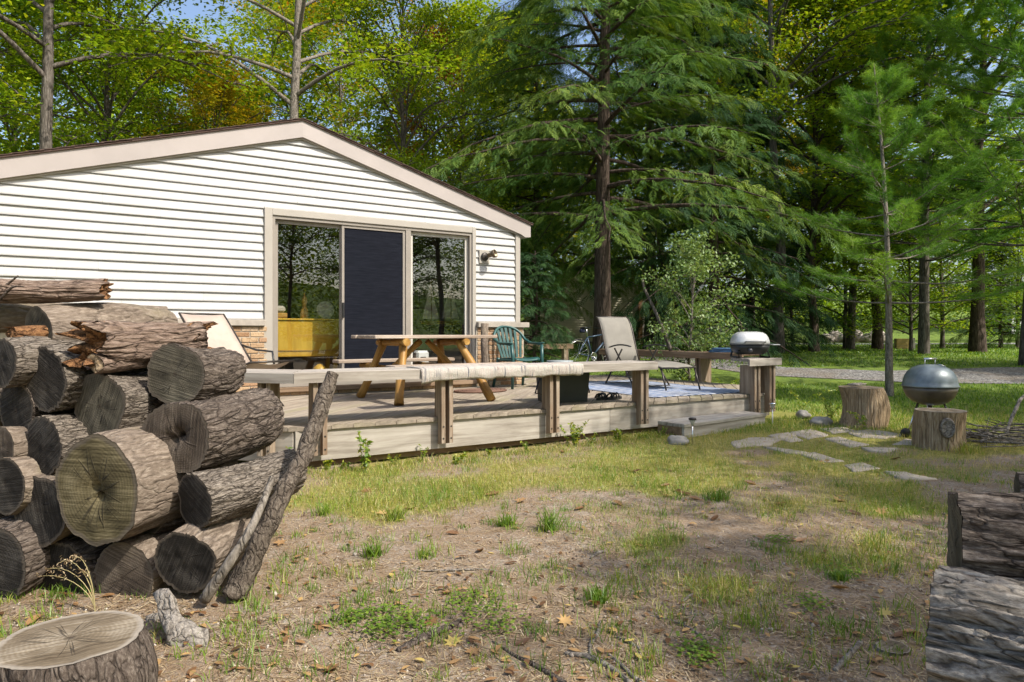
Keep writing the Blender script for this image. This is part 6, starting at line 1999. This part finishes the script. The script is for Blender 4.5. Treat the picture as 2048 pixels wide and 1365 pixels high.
# thin yard grass
x, y = view_pts(260000, 2.0, 9.6, rngG)
g = gmask(x, y)
keep = (rngG.random(len(x)) < np.clip(g * 1.0 - .02, 0, 1)) & ~in_deck(x, y)
x, y, g = x[keep], y[keep], g[keep]
q = np.stack([x, y, x * 0], -1)
dry = np.clip(.58 + .55 * fbm(q * 1.4, 77, 3) + rngG.normal(0, .22, len(x)), 0, 1)
h = rngG.uniform(.015, .05, len(x)) * (1 + .8 * g)
V, Ft, r = blades(x, y, h, np.full(len(x), .0016), rngG, 1.2, dry)
stuff('yard_grass', V, Ft, r, M['grass'], 'thin green and straw coloured grass over the yard')
# tufts
cx_, cy_ = view_pts(330, 2.2, 7.0, rngG)
ok = ~in_deck(cx_, cy_); cx_, cy_ = cx_[ok], cy_[ok]
nb = 34
s = rngG.uniform(.02, .055, len(cx_))
x = np.repeat(cx_, nb) + rngG.normal(0, 1, len(cx_) * nb) * np.repeat(s, nb)
y = np.repeat(cy_, nb) + rngG.normal(0, 1, len(cx_) * nb) * np.repeat(s, nb)
rv = np.clip(np.repeat(rngG.uniform(.0, .55, len(cx_)), nb) + rngG.normal(0, .12, len(x)), 0, 1)
h = rngG.uniform(.025, .085, len(x)) * np.repeat(s / .04, nb)
V, Ft, r = blades(x, y, h, np.full(len(x), .0018), rngG, 1.0, rv)
stuff('grass_tufts', V, Ft, r, M['grass'], 'small green grass tufts dotted over the sandy yard')
# straw and taller grass along the foot of the deck
n = 9000
x = rngG.uniform(1.5, 7.6, n); y = 5.62 - np.abs(rngG.normal(0, .28, n)) - .03
V, Ft, r = blades(x, y, rngG.uniform(.02, .10, n) * np.exp(-(5.6 - y) * 1.2), np.full(n, .0018), rngG, 1.2, np.clip(rngG.normal(.55, .3, n), 0, 1))
stuff('fascia_grass', V, Ft, r, M['grass'], 'straw and thin grass along the foot of the deck')
# lawn beyond
x, y = view_pts(120000, 7.6, 34, rngG, .9, 1.0)
d = depth_of(x, y)
right = x * Rx + y * Ry
drive = np.abs(d - 14.3) < 1.35
keep = ~in_deck(x, y) & ~(drive & (right > 3)) & ~((y > WALL_Y - .3) & (x < XR + .3)) & ((d > 9) | (rngG.random(len(x)) < gmask(x, y)))
x, y, d = x[keep], y[keep], d[keep]
h = rngG.uniform(.03, .075, len(x)); w = .0022 + .0009 * np.clip(d - 8, 0, 30)
V, Ft, r = blades(x, y, h, w, rngG, .9)
stuff('lawn_grass', V, Ft, r, M['lawn'], 'green lawn grass under the trees behind the deck')
# dry needles and straw on the soil
x, y = view_pts(28000, 1.9, 6.5, rngG)
ok = ~in_deck(x, y); x, y = x[ok], y[ok]; n = len(x)
z = gh(x, y) + .004
a = rngG.uniform(0, 2 * np.pi, n); L = rngG.uniform(.008, .035, n)
dv = np.stack([np.cos(a) * L, np.sin(a) * L, rngG.normal(0, .003, n)], 1); sd = np.stack([-np.sin(a), np.cos(a), np.zeros(n)], 1) * rngG.uniform(.0006, .0022, n)[:, None]
b = np.stack([x, y, z], 1)
V = np.stack([b - dv - sd, b - dv + sd, b + dv + sd, b + dv - sd], 1).reshape(-1, 3)
stuff('dry_litter', V, np.arange(4 * n).reshape(n, 4), np.repeat(rngG.random(n), 4), M['straw'], 'dry needles, straw and crumbs strewn on the soil')
# crumbs and pebbles
x, y = view_pts(9000, 1.9, 5.5, rngG); ok = ~in_deck(x, y); x, y = x[ok], y[ok]; n = len(x)
s = rngG.uniform(.002, .006, n) * (1 + 1.5 * (rngG.random(n) > .97))
oc = np.array([(1, 0, 0), (-1, 0, 0), (0, 1, 0), (0, -1, 0), (0, 0, .8), (0, 0, -.8)]); of = np.array([(0, 2, 4), (2, 1, 4), (1, 3, 4), (3, 0, 4), (2, 0, 5), (1, 2, 5), (3, 1, 5), (0, 3, 5)])
V = (np.stack([x, y, gh(x, y) + s * .3], 1)[:, None, :] + oc[None] * (s[:, None] * rngG.uniform(.7, 1.4, (n, 6)))[:, :, None]).reshape(-1, 3)
Ft = (of[None] + (np.arange(n) * 6)[:, None, None]).reshape(-1, 3)
def crumb_mat():
    t = NT('crumbs'); a = t.n('ShaderNodeAttribute', attribute_name='rnd').outputs['Fac']
    t.bsdf(t.ramp(a, [(0, (0.09, 0.055, 0.035)), (.6, (0.25, 0.19, 0.14)), (1, (0.5, 0.45, 0.38))]), .95); return t.m
stuff('soil_crumbs', V, Ft, np.repeat(rngG.random(n), 6), crumb_mat(), 'soil crumbs and small pebbles on the yard')
# clover patches
def clover(pxs, n, lab, rr=.16):
    C = []
    for px, py, sx in pxs:
        P = gpt(px, py)
        m = int(n * sx); C.append(np.stack([P.x + rngG.normal(0, rr * sx, m), P.y + rngG.normal(0, rr * .8 * sx, m)], 1))
    C = np.concatenate(C); z = gh(C[:, 0], C[:, 1]) + rngG.uniform(.004, .035, len(C))
    V, Fq = leaf_quads(np.stack([C[:, 0], C[:, 1], z], 1), rngG.uniform(.010, .022, len(C)), rngG, .75, aspect=.85)
    return stuff('clover_patch', V, Fq, np.repeat(rngG.random(len(C)), 4), M['clover'], lab)
clover([(780, 1245, .55), (735, 1232, .3), (700, 1240, .22), (825, 1255, .35), (765, 1268, .3)], 380, 'bright green clover patch on the sandy ground by the log pile')
clover([(960, 1230, .5), (1000, 1262, .35), (930, 1205, .3)], 330, 'green clover patch beside the dark root')
clover([(1620, 1212, .35), (1395, 1300, .3), (1405, 1320, .22), (1690, 1150, .3), (1560, 1085, .3)], 420, 'small green weeds scattered over the shaded soil')
# leaf litter: many small ones as one mass
def leaf_shape(kind_):
    if kind_ == 0:                                   # curled oval
        P = [(-.5, 0), (-.3, .16), (0, .22), (.3, .15), (.55, 0), (.3, -.15), (0, -.22), (-.3, -.16)]
    else:                                            # lobed maple
        P = [(-.5, .02), (-.12, .10), (-.28, .40), (.02, .26), (.12, .52), (.24, .22), (.55, .30), (.42, .08), (.68, 0), (.42, -.08), (.55, -.30), (.24, -.22), (.12, -.52), (.02, -.26), (-.28, -.40), (-.12, -.10), (-.5, -.02)]
    return np.array(P)
def leaf_me(k, curl, seed, rv):
    P = leaf_shape(k); n = len(P)
    V = [(0.05, 0, -.04 * curl)]
    for x_, y_ in P: V.append((x_, y_, curl * (abs(y_) * .9 + .22 * x_ * x_) + .05 * float(vnoise((x_ * 3, y_ * 3, 0), seed))))
    Fc = [(0, i + 1, (i + 1) % n + 1) for i in range(n)]
    return mesh('leaf', V, np.array(Fc), False, {'rnd': np.full(n + 1, rv)})
LM = [leaf_me(k % 2, c, k, rv) for k, (c, rv) in enumerate(((.5, .2), (.25, .45), (.8, .6), (.3, .72), (.6, .35), (.35, .9), (.9, .5), (.2, .98)))]
for m in LM: m.materials.append(M['deadleaf'])
x, y = view_pts(1300, 2.0, 9, rngG); ok = ~in_deck(x, y); x, y = x[ok], y[ok]; n = len(x)
base = leaf_shape(0)
a = rngG.uniform(0, 2 * np.pi, n); L = rngG.uniform(.02, .05, n); cu = rngG.uniform(.1, .9, n)
lx_ = base[None, :, 0] * L[:, None]; ly_ = base[None, :, 1] * L[:, None]
V = np.stack([x[:, None] + lx_ * np.cos(a)[:, None] - ly_ * np.sin(a)[:, None], y[:, None] + lx_ * np.sin(a)[:, None] + ly_ * np.cos(a)[:, None], (gh(x, y) + .006)[:, None] + np.abs(ly_) * cu[:, None] + .3 * cu[:, None] * lx_ ** 2 / L[:, None] + rngG.uniform(0, .006, (n, 1))], -1).reshape(-1, 3)
stuff('leaf_litter', V, np.arange(8 * n).reshape(n, 8), np.repeat(rngG.random(n), 8), M['deadleaf'], 'small brown fallen leaves strewn over the yard')
# larger fallen leaves, one by one
spots = [(908, 1285, 7, .10), (1130, 1250, 5, .09), (1225, 1225, 2, .085), (860, 1250, 1, .09), (640, 1255, 1, .08), (700, 1246, 4, .07), (945, 1310, 3, .08), (1045, 1290, 0, .08), (1190, 1210, 2, .08), (1410, 1318, 4, .09), (1315, 1268, 1, .06), (1195, 1212, 0, .07), (960, 1105, 0, .10), (905, 1070, 4, .10), (985, 990, 1, .12), (1040, 1005, 3, .11), (1370, 990, 0, .12), (1390, 1000, 2, .10), (1355, 985, 4, .11), (1330, 975, 6, .10), (1680, 1180, 2, .10), (1800, 1275, 0, .09), (1825, 1270, 2, .09), (1770, 1232, 7, .08), (1600, 1085, 2, .10), (1680, 1003, 3, .12), (1560, 1010, 1, .11), (1760, 1025, 5, .12), (1650, 925, 3, .14), (1790, 920, 0, .14), (70, 1245, 2, .11), (655, 1345, 1, .09), (735, 985, 1, .12), (1480, 1330, 3, .06), (1680, 1320, 4, .06), (560, 1090, 3, .10), (890, 1190, 3, .08), (1270, 945, 0, .13), (1125, 905, 4, .12), (1500, 970, 6, .12), (1710, 1030, 0, .11), (1235, 1010, 2, .12), (1160, 1020, 4, .11), (1430, 1040, 0, .11), (820, 1020, 1, .11), (760, 1030, 5, .10)]
for i, (px, py, k, s) in enumerate(spots):
    P = gpt(px, py)
    o = obj('fallen_leaf', LM[k], None, None, (P.x, P.y, P.z + .008), (random.uniform(-.3, .3), random.uniform(-.3, .3), random.uniform(0, 6.28)), s * .8)
    tag(o, 'dry brown or yellow leaf fallen on the sandy yard', 'leaf', 'leaves fallen on the yard')
# sticks and roots
STK = [([(795, 1305), (850, 1280), (905, 1255), (925, 1240)], [.010, .017, .013, .004], 'bark_dark', 'dark bark covered stick between the two clover patches', 'stick'),
       ([(1130, 1310), (1180, 1318), (1230, 1345), (1260, 1372)], [.008, .010, .010, .010], 'bark_pale', 'longest bare grey root winding over the sand', 'root'),
       ([(985, 1285), (1030, 1315), (1080, 1340), (1130, 1372)], [.004, .008, .010, .010], 'bark_dark', 'dark root snaking below the smaller clover patch', 'root'),
       ([(1200, 1245), (1195, 1270), (1182, 1290), (1180, 1312)], [.004, .008, .008, .005], 'bark_pale', 'short forked pale root by the curled yellow leaf', 'root'),
       ([(1215, 1310), (1240, 1330), (1270, 1360), (1290, 1372)], [.004, .007, .009, .009], 'bark_pale', 'pale root running beside the longest root', 'root'),
       ([(1230, 1275), (1250, 1283), (1280, 1300)], [.004, .007, .006], 'bark_pale', 'small curved grey root chip on the sand', 'root'),
       ([(1300, 1232), (1350, 1245), (1390, 1265), (1418, 1288)], [.003, .005, .005, .004], 'bark_pale', 'thin arching root under the clump of weeds', 'root'),
       ([(832, 1143), (900, 1142), (960, 1140), (996, 1143)], [.003, .005, .004, .003], 'bark_pale', 'straight thin twig lying parallel to the deck', 'twig'),
       ([(1180, 1118), (1196, 1108), (1212, 1103)], [.004, .009, .003], 'bark_pale', 'silvery bark sliver on the shaded soil', 'twig'),
       ([(1135, 1050), (1155, 1047), (1172, 1044)], [.003, .006, .003], 'bark_pale', 'silvery twig piece near the grass clump', 'twig'),
       ([(1670, 1345), (1698, 1315), (1722, 1288)], [.010, .011, .009], 'bark_pale', 'broken pale stick by the sandy root disc', 'stick'),
       ([(1622, 1235), (1624, 1265), (1623, 1290)], [.002, .005, .003], 'bark_pale', 'short upright lying pale root on sand', 'root'),
       ([(1365, 1205), (1378, 1195), (1388, 1188)], [.004, .007, .003], 'bark_pale', 'bleached wood chip on the sand', 'twig'),
       ([(1512, 1195), (1528, 1220), (1534, 1245)], [.003, .005, .003], 'bark_pale', 'thin grey twig near the shaded weeds', 'twig')]
for i, (pp, rr_, mt_, lab, cat) in enumerate(STK):
    P = [gpt(*p) + Vector((0, 0, r_ * .55)) for p, r_ in zip(pp, rr_)]
    branch('stick' if cat == 'stick' else ('root' if cat == 'root' else 'twig'), lab, cat, P, rr_, M[mt_], 8, 22, .25, 60 + i)
# buried root disc
P = gpt(1785, 1300)
b_, (f0, f1) = log_meshes(.055, .03, 333, rough=.5)
o = obj('sawn_root', b_, M['bark_pale'], None, (P.x, P.y, P.z - .018)); tag(o, 'flat sandy sawn root end level with the soil', 'root'); obj('cut_face', f1, M['cut_pale'], o)
# brush pile at the right
bp = thing('brush_pile', 'heap of bare grey twigs and branches beside the knotted stump', 'brush pile', gpt(2010, 885))
rb = np.random.default_rng(8)
for k in range(60):
    a = rb.uniform(0, 6.28); L = rb.uniform(.4, 1.1)
    c = np.array([rb.normal(0, .32), rb.normal(0, .22), rb.uniform(.01, .16)])
    d_ = np.array([math.cos(a), math.sin(a), rb.normal(.02, .12)]) * L / 2
    pp = np.array([c - d_, c + rb.normal(0, .03, 3), c + d_]); pp[:, 2] = np.maximum(pp[:, 2], .005)
    t_ = rb.uniform(.004, .013)
    MB().tube(pp, [t_, t_ * .8, t_ * .4], 6).build('twig', M['bark_pale'] if k % 3 else M['bark_tree'], bp, True)
MB().tube([(-.55, 0, .06), (-.1, -.05, .10), (.15, 0, .24), (.35, 0, .42), (.8, .1, .46)], [.012, .016, .018, .018, .016], 8).build('branch', M['bark_pale'], bp, True)

# weeds along the deck and goldenrod
def weed(P, H, stems, leaf, seed, label, name='weed', droop=.2, mat='weed', cat='plant', group=None, spread=.12, aspect=.32, per=26):
    rg = np.random.default_rng(seed)
    o = thing(name, label, cat, P, 0, group)
    paths = []; C = []; T = []
    for k in range(stems):
        a = rg.uniform(0, 6.28); hh = H * rg.uniform(.65, 1.05); sp_ = rg.uniform(.2, 1) * spread * H / .4
        f = np.linspace(0, 1, 7)
        Q = np.stack([np.cos(a) * sp_ * f ** 1.6, np.sin(a) * sp_ * f ** 1.6, hh * f - droop * hh * f ** 3], 1)
        Q[:, :2] += rg.normal(0, .02, 2)
        paths.append((Q, .0035 * (1 - f * .7), 4))
        for j in range(per):
            u = .12 + .88 * (j + rg.random()) / per
            i = min(int(u * 6), 5); g_ = u * 6 - i
            C.append(Q[i] * (1 - g_) + Q[i + 1] * g_ + rg.normal(0, .012, 3) * (H / .4))
    C = np.array(C)
    V, Fq = leaf_quads(C, leaf * rg.uniform(.6, 1.2, len(C)), rg, .35, .3, aspect)
    obj('stem', tubes_mesh('stem', paths), M['grass'] if False else M[mat + '_stem'], o)
    obj('foliage', mesh('foliage', V, Fq, False, {'rnd': np.repeat(rg.random(len(C)), 4)}), M[mat], o)
    return o
M['weed_stem'] = plain('green_stem', (0.14, 0.19, 0.05), .8); M['grass_stem'] = plain('straw_stem', (0.36, 0.30, 0.14), .8)
weed(gpt(732, 945), .42, 4, .06, 1, 'tall thin leafy weed before the left part of the deck fascia')
weed(gpt(1148, 893), .30, 8, .055, 2, 'bushy leafy weed growing against the fascia board joint', spread=.2)
weed(gpt(1238, 885), .20, 3, .06, 3, 'small yellowing weed right of the fascia board joint')
weed(gpt(905, 930), .12, 3, .05, 4, 'low broad leaved weed under the middle of the fascia', spread=.3)
weed(gpt(655, 940), .10, 3, .07, 5, 'low weed at the fascia corner behind the leaning pole', spread=.3)
for k, (px, py) in enumerate(((690, 938), (790, 930), (845, 922), (975, 913), (1050, 906), (1185, 892), (1290, 879), (1325, 872))):
    weed(gpt(px, py), .08 + .05 * (k % 3), 4, .045, 300 + k, 'small weed sprouting along the foot of the deck fascia', 'small_weed', .15, 'weed', 'plant', 'small weeds along the fascia', .3, .3, 9)
def clump(px, py, n, H, s_, rv0, label):
    P = gpt(px, py)
    x = P.x + rngG.normal(0, s_ * .6, n); y = P.y + rngG.normal(0, s_ * .6, n)
    h = H * rngG.uniform(.4, 1.1, n)
    V, Ft, r = blades(x, y, h, np.full(n, .0026), rngG, 1.3, np.clip(rv0 + rngG.normal(0, .15, n), 0, 1))
    V = V - np.array(P)
    o = obj('grass_clump', mesh('grass_clump', V, Ft, False, {'rnd': r}), M['grass'], None, P)
    tag(o, label, 'grass')
clump(1010, 1052, 130, .10, .05, .25, 'low spread green grass clump on the open yard')
clump(1100, 1062, 110, .17, .035, .15, 'tall green grass clump in the middle of the yard')
clump(748, 1112, 120, .10, .045, .2, 'green grass clump on the sand near the leaning pole')
clump(790, 1042, 90, .12, .04, .4, 'yellowing grass clump with fallen leaves caught in it')
clump(1195, 1200, 110, .09, .05, .2, 'fine green grass clump beside the thin arching root')
clump(1435, 1000, 160, .10, .07, .15, 'bright green grass clump beside a heap of brown leaves')
clump(850, 1115, 70, .07, .04, .35, 'small half dry grass clump on the sand')
clump(650, 1030, 90, .10, .05, .3, 'green grass clump close to the foot of the log pile')
clump(1680, 1160, 110, .06, .028, .15, 'short green clump in the sunny spot of the shaded soil')
clump(1930, 905, 220, .13, .10, .6, 'long pale grass grown round the knotted stump')
for k, (px, py, H, st, lab) in enumerate(((1602, 822, .50, 2, 'arching goldenrod beside the grill pier'), (1655, 845, .56, 3, 'arching goldenrod left of the brown stump'), (1730, 862, .42, 2, 'arching goldenrod in front of the brown stump'))):
    weed(gpt(px, py), H, st, .055, 20 + k, lab, 'goldenrod', .30, 'weed', 'plant', 'goldenrod plants', .45, .25, 60)
weed(gpt(590, 960), .42, 2, .05, 31, 'thin weed climbing at the corner post of the deck')
# seeding grass stalk in front of the pile
sg = thing('seed_grass', 'drooping seed head grass stalks in front of the firewood pile', 'grass', gpt(190, 1225))
rg = np.random.default_rng(3); paths = []; C = []
for k, (dx, H) in enumerate(((-.08, .28), (-.11, .24), (-.05, .30), (-.13, .20), (-.03, .22))):
    f = np.linspace(0, 1, 9)
    dd = np.array([Rx, Ry])
    Q = np.stack([dd[0] * dx * (f ** 2) * 1.7, dd[1] * dx * (f ** 2) * 1.7, H * (f - .28 * f ** 5)], 1)
    paths.append((Q, .0022 * (1 - .6 * f), 5))
    for j in range(26):
        u = .72 + .28 * rg.random(); i = min(int(u * 8), 7); g_ = u * 8 - i
        C.append(Q[i] * (1 - g_) + Q[i + 1] * g_ + rg.normal(0, .008, 3) + np.array([dd[0], dd[1], -.25]) * -.02 * rg.random())
C = np.array(C)
obj('stem', tubes_mesh('stem', paths), M['grass_stem'], sg)
V, Fq = leaf_quads(C, np.full(len(C), .016), rg, .2, .8, .3)
obj('seed_head', mesh('seed_head', V, Fq, False, {'rnd': np.repeat(rg.random(len(C)), 4)}), M['straw'], sg)
# low plants along the far deck side
for k, (px, Z, lab) in enumerate(((1415, 10.6, 'leafy ground plants behind the far side bench'), (1445, 10.0, 'leafy weeds growing beside the grill pier'), (1385, 11.6, 'leafy weeds at the foot of the silvery shrub'))):
    x_, y_ = wz(px, Z); weed(Vector((max(x_, 8.75), y_, ghf(x_, y_))), .45, 14, .06, 50 + k, lab, 'leafy_plant', .15, 'weed', 'plant', None, .35, .5, 30)

# trees on the near side of the yard that shade the ground in front
tree('yard_tree', 'leafy tree beyond the yard corner that shades the sandy ground', *BL[0], 0, 0, M['bark_tree'], M['leaf_green'], .62, 1.0, xy=(9.2, -5.0))
tree('yard_tree', 'second leafy tree further along the shady yard side', *ASH, 0, 0, M['bark_tree'], M['leaf_green'], .60, 2.0, xy=(9.8, -2.6))
tree('yard_tree', 'thin crowned ash across the yard that dapples the open sand', *ASH, 0, 0, M['bark_tree'], M['leaf_green'], .44, 4.0, xy=(5.2, -3.6))
tree('yard_tree', 'tall leafy tree shading the lawn by the gravel drive', *BL[1], 0, 0, M['bark_tree'], M['leaf_green'], .60, 2.7, xy=(14.4, 0.2))
tree('yard_tree', 'tall leafy tree shading the drive past the kettle grill', *BL[2], 0, 0, M['bark_tree'], M['leaf_green'], .55, .7, xy=(20.5, 1.5))
